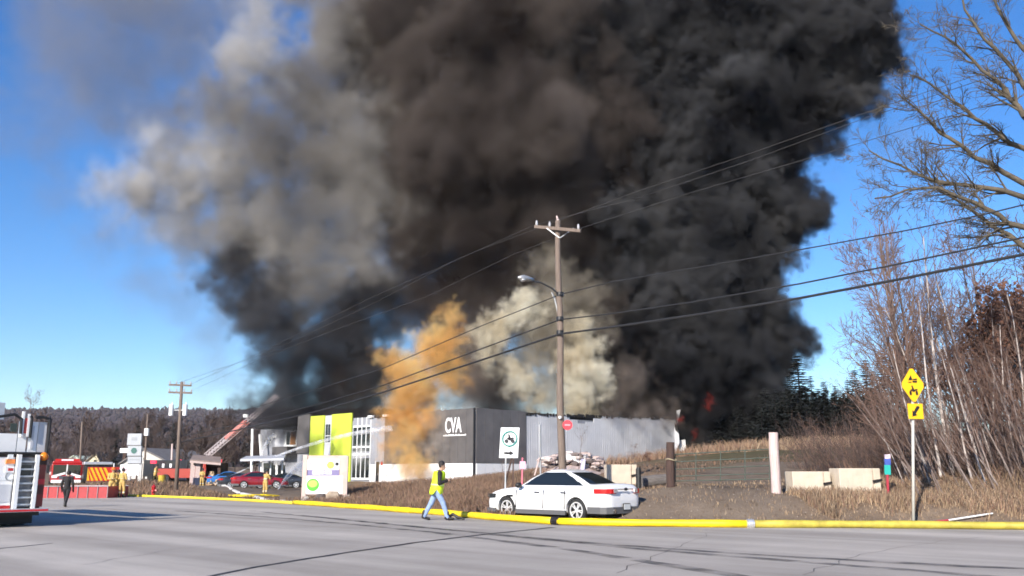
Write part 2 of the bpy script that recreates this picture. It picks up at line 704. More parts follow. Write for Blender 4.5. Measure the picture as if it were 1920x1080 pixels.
def ridge(name, Y, prof, label, depth, seed):
    """a long hill whose skyline passes through the photo positions prof at distance Y"""
    rg = np.random.default_rng(seed)
    us = np.linspace(prof[0][0], prof[-1][0], 260)
    vs_ = np.interp(us, [p[0] for p in prof], [p[1] for p in prof])
    top = np.array([tuple(P(a, b, Y)) for a, b in zip(us, vs_)])
    V = []
    ts = np.linspace(0, 1, 26)
    for t in ts:
        h = np.sin(t * math.pi / 2) ** 1.3
        row = top.copy()
        row[:, 1] = Y - depth * (1 - t)
        row[:, 0] *= (Y - depth * (1 - t) * .6) / Y
        row[:, 2] = 2 + (top[:, 2] - 2) * h + rg.normal(0, 1.0 if t > 0 else 0, len(row)) * Y / 900 * (0.4 + t)
        V.append(row)
    for k in (1, 2):
        row = V[25].copy()
        row[:, 1] += depth * .5 * k
        row[:, 2] = row[:, 2] * (1 - .5 * k)
        V.append(row)
    n = len(us)
    idx = np.arange(n * len(V)).reshape(len(V), n)
    Fq = np.stack([idx[:-1, :-1], idx[:-1, 1:], idx[1:, 1:], idx[1:, :-1]], -1).reshape(-1, 4)
    o = mesh_np(name, np.concatenate(V), Fq, HILLM)
    tag(o, label, kind='structure')
    return np.array(V[:26])


HG = [ridge('hills', 1700, [(-700, 779), (-200, 777), (0, 779), (80, 777), (200, 778), (300, 776), (420, 779), (600, 776), (900, 782), (1200, 796)], 'far wooded ridge under the pale sky', 900, 1),
      ridge('hills', 700, [(-500, 822), (0, 815), (120, 800), (240, 812), (360, 806), (480, 812), (600, 820), (900, 840)], 'nearer wooded slope below the far ridge', 350, 2)]

for k, (px, wd) in enumerate([([(420, 1000), (640, 985), (820, 982), (1000, 990)], .016), ([(1150, 1075), (1240, 1040), (1300, 1015), (1330, 1000)], .018), ([(1500, 1078), (1620, 1040), (1760, 1015), (1900, 1002)], .016), ([(150, 1060), (330, 1030), (520, 1012), (640, 1006)], .016)]):
    strip('hairline_crack', px, wd, wd * .6, TAR, ['faint crack left of the long tar seam', 'faint crack in front of the car', 'faint crack at the right end of the road', 'faint crack crossing the near left of the road'][k], .006, .09)
BAND = bpy.data.materials.new('dark_band_asphalt')  # dark bands laid on the road, opacity broken up by noise
BAND.use_nodes = True
_t = BAND.node_tree
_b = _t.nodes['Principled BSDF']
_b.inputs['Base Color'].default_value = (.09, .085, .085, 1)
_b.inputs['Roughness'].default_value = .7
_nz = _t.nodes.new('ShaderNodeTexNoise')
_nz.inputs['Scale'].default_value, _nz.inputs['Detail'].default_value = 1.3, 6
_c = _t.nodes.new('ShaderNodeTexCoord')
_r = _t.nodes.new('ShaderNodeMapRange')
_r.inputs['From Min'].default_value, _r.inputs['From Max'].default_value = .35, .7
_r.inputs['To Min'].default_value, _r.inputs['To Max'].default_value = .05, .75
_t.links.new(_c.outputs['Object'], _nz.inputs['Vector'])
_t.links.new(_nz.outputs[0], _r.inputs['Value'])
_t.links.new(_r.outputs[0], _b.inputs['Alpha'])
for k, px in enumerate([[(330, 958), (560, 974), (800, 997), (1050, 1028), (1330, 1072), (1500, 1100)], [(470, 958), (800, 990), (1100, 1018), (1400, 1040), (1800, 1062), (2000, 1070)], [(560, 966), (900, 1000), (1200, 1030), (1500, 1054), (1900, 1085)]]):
    strip('dark_band', px, .3, .34, BAND, ['dark band curving across the road to the near edge', 'dark band along the middle of the road', 'fainter dark band between the other two'][k], .0065 + .001 * k, .01)
# ------------------------------------------------------------------ materials
WHITE = mat('white_paint', (.8, .8, .79), .35, .04, 2)
CARW = mat('white_car_paint', (.8, .8, .8), .25, .0, coat=.6)
STEEL = mat('galvanised_steel', (.45, .45, .45), .4, .12, 6, metal=.6)
ALU = mat('aluminium', (.7, .7, .7), .35, .08, 6, metal=.7)
BLACK = mat('black_plastic', (.015, .015, .016), .5)
RUBBER = mat('tyre_rubber', (.02, .02, .021), .8, .2, 10)
GLASS = mat('tinted_glass', (.012, .016, .018), .04, spec=.8)
CHARC = mat('charcoal_cladding', (.092, .086, .085), .6, .22, .5, bump=.1)
LGREY = mat('pale_grey_cladding', (.52, .53, .56), .5, .1, .4)
MGREY = mat('mid_grey_cladding', (.27, .28, .31), .55, .1, .5)
LIME = mat('lime_cladding', (.52, .62, .06), .5, .05, .6)
SOOT = mat('scorched_metal', (.02, .019, .018), .9, .4, 1.5)
PWOOD = mat('weathered_pole_wood', (.17, .13, .105), .9, .3, 4, bump=.5, stretch=(6, 6, .5))
DWOOD = mat('dark_brown_wood', (.06, .035, .028), .9, .35, 5, bump=.5, stretch=(5, 5, .6))
PALEWOOD = mat('pale_bleached_wood', (.55, .43, .40), .85, .2, 4, bump=.4, stretch=(5, 5, .5))
CONC = mat('cream_concrete', (.55, .47, .37), .9, .12, 2.5, bump=.4)
REDP = mat('red_engine_paint', (.42, .012, .014), .3, .1, 2, coat=.5)
REDL = mat('red_lens', (.5, .01, .012), .15, spec=.6)
AMBER = mat('amber_lens', (.75, .22, .01), .2, spec=.6)
YEL = mat('sign_yellow', (.85, .46, .006), .5, .04, 3)
SIGNW = mat('sign_white', (.78, .8, .8), .5, .03, 3)
SIGNB = mat('sign_black', (.012, .01, .012), .6)
GREEN = mat('sign_green', (.0, .22, .17), .5)
CABLE = mat('black_cable', (.02, .02, .022), .6)
TAN = mat('bunker_gear_tan', (.5, .34, .11), .85, .2, 9)
CHEVY = mat('chevron_yellow', (.8, .45, .02), .4)

# ------------------------------------------------------------------ the burning building
C0 = P(890, 870, 95)
CX, CY = C0.x, C0.y
DL = Vector((-.73, .683, 0)).normalized()
DR = Vector((.683, .73, 0)).normalized()
NL = Vector((-.683, -.73, 0)).normalized()        # outward normals
NR = Vector((.73, -.683, 0)).normalized()
BASEZ = gz(CX, CY) - .4
TOPZ = P(890, 765, 95).z


def hit(u, v, d, n):
    r = ray(u, v)
    o = Vector((CX, CY, 0))
    t = (o - CAM).dot(n) / r.dot(n)
    q = CAM + r * t
    return (q - o).dot(d), q.z


def HL(u, v=830):
    return hit(u, v, DL, NL)


def HR(u, v=830):
    return hit(u, v, DR, NR)


def fbox(mb, d, n, s0, s1, z0, z1, o0, o1):
    """box on a facade: s along it, z up, o outwards"""
    b = Vector((CX, CY, 0))
    if s0 > s1:
        s0, s1 = s1, s0
    lo = [b + d * s + n * o + Vector((0, 0, z0)) for s, o in ((s0, o0), (s1, o0), (s1, o1), (s0, o1))]
    hi = [p + Vector((0, 0, z1 - z0)) for p in lo]
    return mb.hexa(lo, hi)


bld = thing('burning_building', 'grey, charcoal and lime commercial building on fire under the smoke', 'building', (CX, CY, BASEZ))


def panel(name, mt, d, n, s0, s1, z0, z1, o0=0.0, o1=.08, parent=None, bevel=0):
    return fbox(MB(), d, n, s0, s1, z0, z1, o0, o1).build(name, mt, parent or bld, bevel)


SL = {u: HL(u)[0] for u in (889, 800, 740, 715, 697, 662, 660, 622, 609, 583, 560, 538, 515, 490)}
LEN_R = HR(1268)[0]
LEN_L = SL[560]
# solid core behind the cladding, with a scorched open roof
mb = MB()
fbox(mb, DL, NL, .0, LEN_L, BASEZ, TOPZ - .5, -.25, -.02)
mb.build('wall', MGREY, bld)
mb = MB()
fbox(mb, DR, NR, .0, LEN_R, BASEZ, TOPZ - .5, -.25, -.02)
mb.build('wall', MGREY, bld)
mb = MB()
b0 = Vector((CX, CY, TOPZ - .7))
q = [b0 - NL * .3 - NR * .3, b0 + DL * LEN_L - NL * .3, b0 + DL * LEN_L + DR * LEN_R, b0 + DR * LEN_R - NR * .3]
mb.hexa(q, [p + Vector((0, 0, .25)) for p in q])
mb.build('roof', SOOT, bld)
mb = MB()
fbox(mb, DL, NL, .3, LEN_L, BASEZ, TOPZ - .72, -LEN_R, -LEN_R + .25)
mb.build('wall', SOOT, bld)
# left facade: white band below, charcoal panels above, one metre and a half each
zb = HL(889, 868)[1]
s = .0
sw = (SL[697]) / 14
for i in range(14):
    panel('wall_panel', CHARC if i < 12 else MGREY, DL, NL, s + .012, s + sw - .012, zb, TOPZ - (.0 if i < 12 else .35), .0, .10 + .004 * (i % 2))
    panel('wall_panel', WHITE, DL, NL, s + .012, s + sw - .012, BASEZ - .3, zb - .03, .02, .16 + .004 * (i % 3))
    s += sw
panel('trim', BLACK, DL, NL, -.06, .1, BASEZ, TOPZ + .02, .0, .18)
dsd, _ = HL(710, 880)
_, dz1 = HL(710, 866)
dr = panel('door', BLACK, DL, NL, dsd - .28, dsd + .28, BASEZ, dz1, .16, .2)
panel('door_frame', SIGNW, DL, NL, dsd + .28, dsd + .36, BASEZ, dz1 + .08, .16, .24, dr)
panel('handle', STEEL, DL, NL, dsd - .22, dsd - .16, BASEZ + 1.3, BASEZ + 1.5, .2, .25, dr)
ss, sz = HL(718, 869)
panel('red_notice', REDP, DL, NL, ss - .15, ss + .15, sz - .2, sz + .2, .18, .2)
# glazed entrance u 662..697
z0w, z1w = HL(680, 898)[1], HL(680, 783)[1]
zm0, zm1, zm2 = HL(680, 836)[1], HL(680, 801)[1], HL(680, 856)[1]
cw = panel('window', MGREY, DL, NL, SL[697], SL[662], z0w, z1w, .0, .06)
a, b_ = SL[697] + .1, SL[662] - .1
for k in range(4):
    x0, x1 = a + (b_ - a) * k / 4, a + (b_ - a) * (k + 1) / 4
    panel('pane', GLASS, DL, NL, x0 + .06, x1 - .06, zm0, zm1, .07, .10, cw)
    panel('pane', GLASS, DL, NL, x0 + .06, x1 - .06, zm2 + .6, zm0 - .25, .07, .10, cw)
    panel('pane', GLASS, DL, NL, x0 + .06, x1 - .06, z0w + .1, zm2 - .2, .07, .10, cw)
    panel('mullion', SIGNW, DL, NL, x0 - .05, x0 + .05, z0w, z1w, .06, .16, cw)
for zz in (zm1 + .1, zm0 - .13, zm2 + .25, z0w + .03):
    panel('transom', SIGNW, DL, NL, a, b_, zz - .1, zz + .1, .06, .14, cw)
# lime panels with a grey window strip between
zt = HL(600, 779)[1]
panel('lime_panel', LIME, DL, NL, SL[660] + .02, SL[622] - .02, BASEZ, zt, .0, .18)
panel('lime_panel', LIME, DL, NL, SL[609] + .02, SL[583] - .02, BASEZ, zt - .05, .0, .22)
gp = panel('wall_panel', LGREY, DL, NL, SL[622] + .02, SL[609] - .02, BASEZ, zt - .1, .0, .06)
z0, z1 = HL(615, 831)[1], HL(615, 794)[1]
wn = panel('window', SIGNW, DL, NL, SL[622] + .12, SL[609] - .12, z0, z1, .06, .1)
for k in range(2):
    x0 = SL[622] + .2 + k * (SL[609] - SL[622] - .4) / 2
    for (za, zc) in ((z0 + .1, z0 + (z1 - z0) * .35), (z0 + (z1 - z0) * .4, z1 - .1)):
        panel('pane', GLASS, DL, NL, x0 + .04, x0 + (SL[609] - SL[622] - .4) / 2 - .04, za, zc, .1, .13, wn)
panel('wall_panel', CHARC, DL, NL, SL[583] + .02, SL[560], HL(570, 850)[1], HL(570, 778)[1], .0, .3)
panel('wall_panel', MGREY, DL, NL, SL[583] + .02, SL[560], BASEZ, HL(570, 851)[1], .0, .1)
for k in range(3):
    t0, _ = HL(700 + 14 * k, 776)
    panel('roof_light', SIGNW if k != 1 else SOOT, DL, NL, t0 - .3, t0 + .5, TOPZ - .3, TOPZ - .05, .1, .45)
# left wing, set back: pale wall, framed window, dark canopy box, slanting white columns
WOFF = -3.0


def HW(u, v):
    r = ray(u, v)
    o = Vector((CX, CY, 0)) + NL * WOFF
    t = (o - CAM).dot(NL) / r.dot(NL)
    q_ = CAM + r * t
    return (q_ - o).dot(DL), q_.z


def wpanel(name, mt, u0, u1, v1, v0, o0, o1, parent=None):
    s0, s1 = HW(u0, (v0 + v1) / 2)[0], HW(u1, (v0 + v1) / 2)[0]
    um = (u0 + u1) / 2
    return panel(name, mt, DL, NL, s0, s1, HW(um, v0)[1], HW(um, v1)[1], WOFF + o0, WOFF + o1, parent)


wpanel('wall', MGREY, 560, 486, 800, 905, -.2, 0)
wpanel('wall_panel', LGREY, 538, 516, 806, 872, .01, .12)
wf = wpanel('window', SIGNW, 560, 536, 806, 838, .02, .2)
wpanel('pane', mat('window_glow_brown', (.25, .11, .03), .3), 557, 547, 810, 834, .2, .24, wf)
wpanel('pane', GLASS, 546, 540, 810, 834, .2, .24, wf)
wpanel('canopy', CHARC, 562, 534, 838, 853, .02, 2.0)
wpanel('fascia', SIGNW, 562, 538, 834.5, 837.5, .02, .5)
wpanel('glass_front', GLASS, 534, 490, 868, 903, .02, .08)
wpanel('roof', SOOT, 566, 482, 797, 801, -9.0, .4)
for (ua, va, ub, vb) in ((492, 805, 490, 903), (506, 815, 513, 903), (538, 868, 538, 903)):
    A = HW(ua, va)
    B = HW(ub, vb)
    o = Vector((CX, CY, 0)) + NL * (WOFF + 1.6)
    MB().bar(o + DL * A[0] + Vector((0, 0, A[1])), o + DL * B[0] + Vector((0, 0, BASEZ)), .28).build('column', WHITE, bld)
# right facade: charcoal bay then ribbed pale metal sheets
S985 = HR(985)[0]
ztr = HR(940, 770)[1]
n = 6
for i in range(n):
    panel('wall_panel', mat('dark_grey_cladding', (.13, .122, .12), .6, .2, .5), DR, NR, S985 * i / n + .014 + .09, S985 * (i + 1) / n - .014 + .09, HR(940, 868)[1], ztr + .1, .0, .1 + .004 * (i % 2))
    panel('wall_panel', WHITE, DR, NR, S985 * i / n + .014 + .17, S985 * (i + 1) / n - .014 + .17, BASEZ - .3, HR(940, 869)[1] - .03, .0, .14)
SIDING = mat('pale_metal_siding', (.60, .60, .61), .5, .14, .3)
n = 20
rg = random.Random(4)
for i in range(n):
    s0 = S985 + .1 + (LEN_R - S985) * i / n
    s1 = S985 + .1 + (LEN_R - S985) * (i + 1) / n - .008
    mb = MB()
    um = 985 + (1262 - 985) * (i + .5) / n
    ztop = HR(um, 776 + 7 * (i + .5) / n)[1] + rg.uniform(-.06, .02)
    if 5 <= i <= 8:
        ztop -= (.5, .9, .7, .3)[i - 5]
    fbox(mb, DR, NR, s0, s1, BASEZ - .3, ztop, .0, .06 + rg.uniform(0, .008))
    k = 4
    for j in range(k):
        sm_ = s0 + (s1 - s0) * (j + .5) / k
        fbox(mb, DR, NR, sm_ - .05, sm_ + .05, BASEZ - .3, ztop, .05, .074)
    mb.build('siding_panel', SIDING, bld)
mb = MB()
fbox(mb, DR, NR, S985, LEN_R, HR(985, 777)[1] - .4, HR(985, 774)[1] + .05, -.3, -.04)
for i in range(60):                                # charred edge along the roof line
    s0 = S985 + (LEN_R - S985) * i / 60
    h = rg.uniform(.02, .35)
    fbox(mb, DR, NR, s0, s0 + rg.uniform(.2, .7), HR(985 + 277 * i / 60, 777 + 7 * i / 60)[1] - h * .6, HR(985 + 277 * i / 60, 775.5 + 7 * i / 60)[1] + h * .5, .10, .13)
mb.build('roof_edge', SOOT, bld)
# torn end of the wall: hanging sheets
E0 = Vector((CX, CY, 0)) + DR * LEN_R
mb = MB()


def tri_sheet(mb, pts):
    a = [Vector(p) for p in pts]
    nn = (a[1] - a[0]).cross(a[2] - a[0]).normalized() * .05
    m_ = len(a)
    mb.add(a + [p + nn for p in a], [tuple(range(m_)), tuple(range(2 * m_ - 1, m_ - 1, -1))] + [(i, i + m_, (i + 1) % m_ + m_, (i + 1) % m_) for i in range(m_)])


YE = E0.y
tri_sheet(mb, [P(1268, 770, YE - .3), P(1276, 768, YE - .6), P(1270, 795, YE - .4)])
tri_sheet(mb, [P(1263, 800, YE - .3), P(1272, 806, YE - .8), P(1274, 830, YE - .9), P(1266, 850, YE - .3)])
mb.build('torn_sheet', LGREY, bld)
mb = MB()
tri_sheet(mb, [P(1264, 792, YE - .5), P(1270, 800, YE - 1), P(1272, 812, YE - 1), P(1266, 806, YE - .6)])
mb.build('torn_sheet', SOOT, bld)
mb = MB()
tri_sheet(mb, [P(1270, 826, YE), P(1285, 824, YE + .5), P(1286, 845, YE + .5), P(1270, 848, YE)])
mb.box(P(1281, 840, YE + .3), (.6, .4, .6))
mb.build('wall_panel', WHITE, bld)
# CVA lettering on the left facade next to the corner
lc, lz = HL(852, 797)
tw = abs(HL(837)[0] - HL(868)[0])
th = HL(852, 783)[1] - HL(852, 812)[1]
tm = text_mesh('CVA', 1.0, .022)
vx = np.array([v.co[:] for v in tm.vertices])
vx[:, 0] = (vx[:, 0] - (vx[:, 0].min() + vx[:, 0].max()) / 2) / np.ptp(vx[:, 0]) * tw
vx[:, 1] = (vx[:, 1] - (vx[:, 1].min() + vx[:, 1].max()) / 2) / np.ptp(vx[:, 1]) * th
base = Vector((CX, CY, lz)) + DL * lc + NL * .125 - Vector(bld.location)
for v, c in zip(tm.vertices, vx):
    v.co = base - DL * c[0] + Vector((0, 0, c[1])) + NL * (.0 if c[2] < 0 else .04)
LETTER = mat('white_lettering', (.82, .82, .82), .4)
tm.materials.clear()
tm.materials.append(LETTER)
lo_ = bpy.data.objects.new('lettering', tm)
COL.objects.link(lo_)
lo_.parent = bld
mb = MB()
sa, sb = HL(833)[0], HL(875)[0]
rg = random.Random(8)
x = sb
zz = HL(852, 815)[1]
while x < sa:
    ww = rg.uniform(.12, .22)
    fbox(mb, DL, NL, x, x + ww, zz - .14, zz + rg.choice((-.02, .04)), .115, .135)
    x += ww + .05
mb.build('small_lettering', LETTER, bld)
# ------------------------------------------------------------------ cars
def lerp_tab(tab, x):
    return float(np.interp(x, [a for a, _ in tab], [b for _, b in tab]))


ZT = [(-2.58, .66), (-2.54, .90), (-2.46, 1.06), (-2.36, 1.115), (-1.7, 1.10), (-1.2, 1.04), (0, .99), (.9, 1.0), (1.3, 1.0), (1.8, .95), (2.2, .86), (2.42, .76), (2.53, .62), (2.57, .48)]
WT = [(-2.58, .70), (-2.5, .82), (-2.35, .90), (-1.9, .945), (0, .95), (1.5, .945), (2.0, .91), (2.3, .84), (2.48, .72), (2.57, .52)]
ZB = [(-2.58, .40), (-2.3, .31), (-1.9, .24), (1.9, .22), (2.3, .22), (2.57, .30)]
SEC = [(0, 0), (.7, 0), (.92, .04), (.975, .16), (1.0, .42), (.995, .62), (.965, .82), (.925, .93), (.84, .99), (.45, 1.02), (0, 1.03)]


def car_meshes():
    parts = {}
    xs = sorted(set([a for a, _ in ZT] + list(np.linspace(-2.2, 2.2, 24))))
    bm = bmesh.new()
    rings = []
    for x in xs:
        zt, ww, zb_ = lerp_tab(ZT, x), lerp_tab(WT, x), lerp_tab(ZB, x)
        half = [(ww * a, zb_ + (zt - zb_) * b) for a, b in SEC]
        ring = [(x, y, z) for y, z in half] + [(x, -y, z) for y, z in half[-2:0:-1]]
        rings.append([bm.verts.new(p) for p in ring])
    n = len(rings[0])
    for a, b in zip(rings[:-1], rings[1:]):
        for k in range(n):
            bm.faces.new((a[k], a[(k + 1) % n], b[(k + 1) % n], b[k]))
    bm.faces.new(rings[0])
    bm.faces.new(rings[-1][::-1])
    bmesh.ops.recalc_face_normals(bm, faces=bm.faces)
    me = bpy.data.meshes.new('body')
    bm.to_mesh(me)
    bm.free()
    me.polygons.foreach_set('use_smooth', [True] * len(me.polygons))
    tmp = bpy.data.objects.new('body', me)
    COL.objects.link(tmp)
    s = tmp.modifiers.new('s', 'SUBSURF')
    s.levels = 1
    cutters = []
    for x in (-1.42, 1.45):
        mb = MB()
        mb.tube([(x, -1.2, .345), (x, -.58, .345)], .395, 28)
        mb.tube([(x, .58, .345), (x, 1.2, .345)], .395, 28)
        c = mb.build('cutter', BLACK)
        bb = bmesh.new()
        bb.from_mesh(c.data)
        bmesh.ops.recalc_face_normals(bb, faces=bb.faces)
        bb.to_mesh(c.data)
        bb.free()
        cutters.append(c)
        b = tmp.modifiers.new('b', 'BOOLEAN')
        b.object = c
        b.operation = 'DIFFERENCE'
        b.solver = 'EXACT'
    bpy.context.view_layer.update()
    body = bpy.data.meshes.new_from_object(tmp.evaluated_get(bpy.context.evaluated_depsgraph_get()))
    body.name = 'body'
    for o in [tmp] + cutters:
        bpy.data.objects.remove(o)
    body.polygons.foreach_set('use_smooth', [True] * len(body.polygons))
    body.set_sharp_from_angle(angle=math.radians(35))
    body.materials.clear()
    body.materials.append(CARW)
    parts['body'] = [(body, 'P')]
    # cabin: superellipse rings from belt to roof
    NA, NH = 144, 26
    XF = [(0, 1.42), (.25, 1.13), (.5, .80), (.7, .47), (.85, .14), (.93, -.06), (1, -.35)]
    XR = [(0, -2.30), (.25, -1.98), (.5, -1.60), (.7, -1.24), (.85, -.92), (.93, -.70), (1, -.38)]
    WY = [(0, .875), (.3, .80), (.55, .735), (.7, .69), (.85, .63), (.93, .55), (1, .2)]
    HZ = [(0, .97), (.3, 1.14), (.55, 1.30), (.7, 1.39), (.85, 1.485), (.93, 1.53), (1, 1.56)]
    V = []
    for j in range(NH):
        h = j / (NH - 1)
        xf, xr, wy, z = (lerp_tab(t, h) for t in (XF, XR, WY, HZ))
        for i in range(NA):
            a = 2 * math.pi * i / NA
            c_, s_ = math.cos(a), math.sin(a)
            e = .46
            px_ = (xf + xr) / 2 + (xf - xr) / 2 * math.copysign(abs(c_) ** e, c_)
            py_ = wy * math.copysign(abs(s_) ** e, s_)
            # tuck the corners in plan so the screens bow
            f = 1 - .10 * abs((px_ - (xf + xr) / 2) / ((xf - xr) / 2)) ** 4
            V.append((px_, py_ * f, z))
    V = np.array(V)
    faces, cls = [], []
    for j in range(NH - 1):
        h = (j + .5) / (NH - 1)
        xf, xr, wy = (lerp_tab(t, h) for t in (XF, XR, WY))
        for i in range(NA):
            q = (j * NA + i, j * NA + (i + 1) % NA, (j + 1) * NA + (i + 1) % NA, (j + 1) * NA + i)
            c_ = V[list(q)].mean(0)
            a = 2 * math.pi * (i + .5) / NA
            sx = (c_[0] - xr) / (xf - xr)
            k = 'roof'
            side = abs(math.sin(a)) ** .46 > .89 and .05 < sx < .95
            if side and .14 < h < .80 and .13 + .07 * h < sx < .90 - .07 * h:
                k = 'side_window' if not (.50 < sx < .525) else 'pillar'
                if k == 'side_window':
                    k += ('_f' if sx > .51 else '_r') + ('_l' if c_[1] > 0 else '_r')
            elif not side and sx > .8 and .08 < h < .90 and abs(c_[1]) < wy * .80:
                k = 'windscreen'
            elif not side and sx < .2 and .22 < h < .80 and abs(c_[1]) < wy * .80:
                k = 'rear_window'
            faces.append(q)
            cls.append(k)
    top = tuple(range((NH - 1) * NA, NH * NA))

    def sub(keys, name, mt, extra=()):
        fs = [f for f, k in zip(faces, cls) if k in keys] + list(extra)
        used = sorted({i for f in fs for i in f})
        ren = {a: b for b, a in enumerate(used)}
        m_ = bpy.data.meshes.new(name)
        m_.from_pydata([tuple(V[i]) for i in used], [], [tuple(ren[i] for i in f) for f in fs])
        m_.materials.append(mt)
        m_.polygons.foreach_set('use_smooth', [True] * len(m_.polygons))
        m_.update()
        return m_
    parts['roof'] = [(sub(['roof'], 'roof', CARW, [top]), 'P')]
    parts['pillar'] = [(sub(['pillar'], 'pillar', BLACK), 'N')]
    parts['side_window'] = [(sub(['side_window' + a + b], 'side_window', GLASS), 'N') for a in ('_f', '_r') for b in ('_l', '_r')]
    parts['windscreen'] = [(sub(['windscreen'], 'windscreen', GLASS), 'N')]
    parts['rear_window'] = [(sub(['rear_window'], 'rear_window', GLASS), 'N')]

    def mk(name, mb, mt, smooth=False):
        o = mb.build(name, mt, None, 0, smooth)
        m_ = o.data
        bpy.data.objects.remove(o)
        parts.setdefault(name, []).append((m_, 'N'))
    RL, GREYP = REDL, mat('grey_bumper_plastic', (.10, .10, .105), .55)
    CHR = mat('chrome', (.7, .7, .72), .15, metal=1.0)
    for sgn in (1, -1):
        pl = [(-2.12, .948), (-2.36, .915), (-2.52, .835), (-2.597, .70), (-2.61, .47), (-2.50, .47), (-2.3, .80), (-2.1, .90)]
        mb = MB()
        pts = [(x, y * sgn) for x, y in pl]
        if sgn < 0:
            pts = pts[::-1]
        mb.prism(pts, (0, 0, .845), (1, 0, 0), (0, 1, 0), .13)
        mk('tail_light', mb, RL)
        mb = MB()
        pts = [(-2.615, .60 * sgn), (-2.625, .44 * sgn), (-2.55, .44 * sgn), (-2.55, .60 * sgn)]
        mb.prism(pts if sgn > 0 else pts[::-1], (0, 0, .865), (1, 0, 0), (0, 1, 0), .115)
        mk('reversing_light', mb, ALU)
        mb = MB()
        pts = [(1.95, .93 * sgn), (2.25, .87 * sgn), (2.44, .76 * sgn), (2.50, .60 * sgn), (2.3, .6 * sgn), (1.95, .84 * sgn)]
        mb.prism(pts if sgn < 0 else pts[::-1], (0, 0, .66), (1, 0, 0), (0, 1, 0), .13)
        mk('headlight', mb, GLASS)
        mb = MB()
        mb.ball((.82, 1.03 * sgn, 1.06), (.10, .13, .085), 10, 7)
        mb.bar((.85, .86 * sgn, 1.0), (.84, .98 * sgn, 1.02), .06)
        mk('door_mirror', mb, BLACK, True)
        mb = MB()
        for x in (.12, -.95):
            mb.box((x, .958 * sgn, .86), (.22, .03, .035))
        mk('door_handle', mb, CHR)
        mb = MB()
        mb.box((1.28, .953 * sgn, .735), (.26, .02, .06))
        mk('side_vent', mb, BLACK)
        mb = MB()
        for x in (1.02, -.12, -.98):
            mb.bar((x, .957 * sgn, .38), (x - .02, .945 * sgn, .93), .014, .02)
        mk('shut_line', mb, BLACK)
        mb = MB()
        mb.box((0, .935 * sgn, .27), (2.05, .07, .13))
        mk('sill', mb, GREYP)
        mb = MB()
        mb.tube([(-2.45, .58 * sgn, .36), (-2.63, .58 * sgn, .355)], .055, 12)
        mk('exhaust', mb, CHR)
    pl = [(-1.86, .945), (-2.33, .92), (-2.50, .84), (-2.605, .66), (-2.625, 0), (-2.605, -.66), (-2.50, -.84), (-2.33, -.92), (-1.86, -.945), (-1.86, -.8), (-2.4, -.6), (-2.4, .6), (-1.86, .8)]
    mb = MB()
    mb.prism(pl, (0, 0, .27), (1, 0, 0), (0, 1, 0), .19)
    mk('rear_bumper', mb, GREYP)
    mb = MB()
    mb.box((-2.63, 0, .46), (.02, .36, .20))
    mk('plate_recess', mb, BLACK)
    mb = MB()
    mb.box((-2.645, 0, .46), (.012, .31, .155))
    mk('licence_plate', mb, mat('licence_plate_grey', (.6, .62, .62), .5))
    mb = MB()
    mb.box((-2.598, 0, .965), (.03, .80, .028))
    mk('trim_strip', mb, CHR)
    mb = MB()
    mb.ball((-2.615, 0, .965), (.018, .10, .045), 12, 6)
    mk('badge', mb, SIGNB)
    pl = [(1.95, .91), (2.3, .85), (2.5, .73), (2.585, .5), (2.6, 0), (2.585, -.5), (2.5, -.73), (2.3, -.85), (1.95, -.91), (1.95, -.7), (2.3, -.5), (2.3, .5), (1.95, .7)]
    mb = MB()
    mb.prism(pl, (0, 0, .22), (1, 0, 0), (0, 1, 0), .12)
    mk('front_bumper', mb, GREYP)
    mb = MB()
    mb.box((2.56, 0, .55), (.06, .95, .2))
    mk('grille', mb, BLACK)
    mb = MB()
    mb.box((0, 0, .3), (4.6, 1.25, .22))
    mk('underbody', mb, BLACK)
    # wheel, lathed about y
    prof = [(.20, -.10), (.255, -.11), (.30, -.115), (.335, -.10), (.345, -.06), (.345, .06), (.335, .10), (.30, .115), (.255, .11), (.245, .07)]
    mb = MB()
    N_ = 36
    vs, fs = [], []
    for k in range(N_):
        a = 2 * math.pi * k / N_
        vs += [(r * math.cos(a), y, r * math.sin(a)) for r, y in prof]
    m_ = len(prof)
    for k in range(N_):
        for j in range(m_ - 1):
            fs.append((k * m_ + j, k * m_ + j + 1, ((k + 1) % N_) * m_ + j + 1, ((k + 1) % N_) * m_ + j))
    mb.add(vs, fs)
    mb.tube([(0, -.09, 0), (0, .02, 0)], .245, 24)
    mk('tyre', mb, RUBBER, False)
    parts['tyre'][0][0].polygons.foreach_set('use_smooth', [True] * len(parts['tyre'][0][0].polygons))
    mb = MB()
    mb.ring((0, .085, 0), (1, 0, 0), (0, 0, 1), .215, .25, -.03, 32)
    for k in range(10):
        a = 2 * math.pi * (k // 2) / 5 + (.17 if k % 2 else -.17)
        c_, s_ = math.cos(a), math.sin(a)
        mb.bar((.05 * c_, .085, .05 * s_), (.225 * c_, .075, .225 * s_), .032, .03, Vector((0, 1, 0)))
    mb.tube([(0, .03, 0), (0, .10, 0)], .06, 14)
    mk('rim', mb, mat('bright_alloy', (.75, .74, .73), .3, metal=.4))
    return parts


CARP = car_meshes()


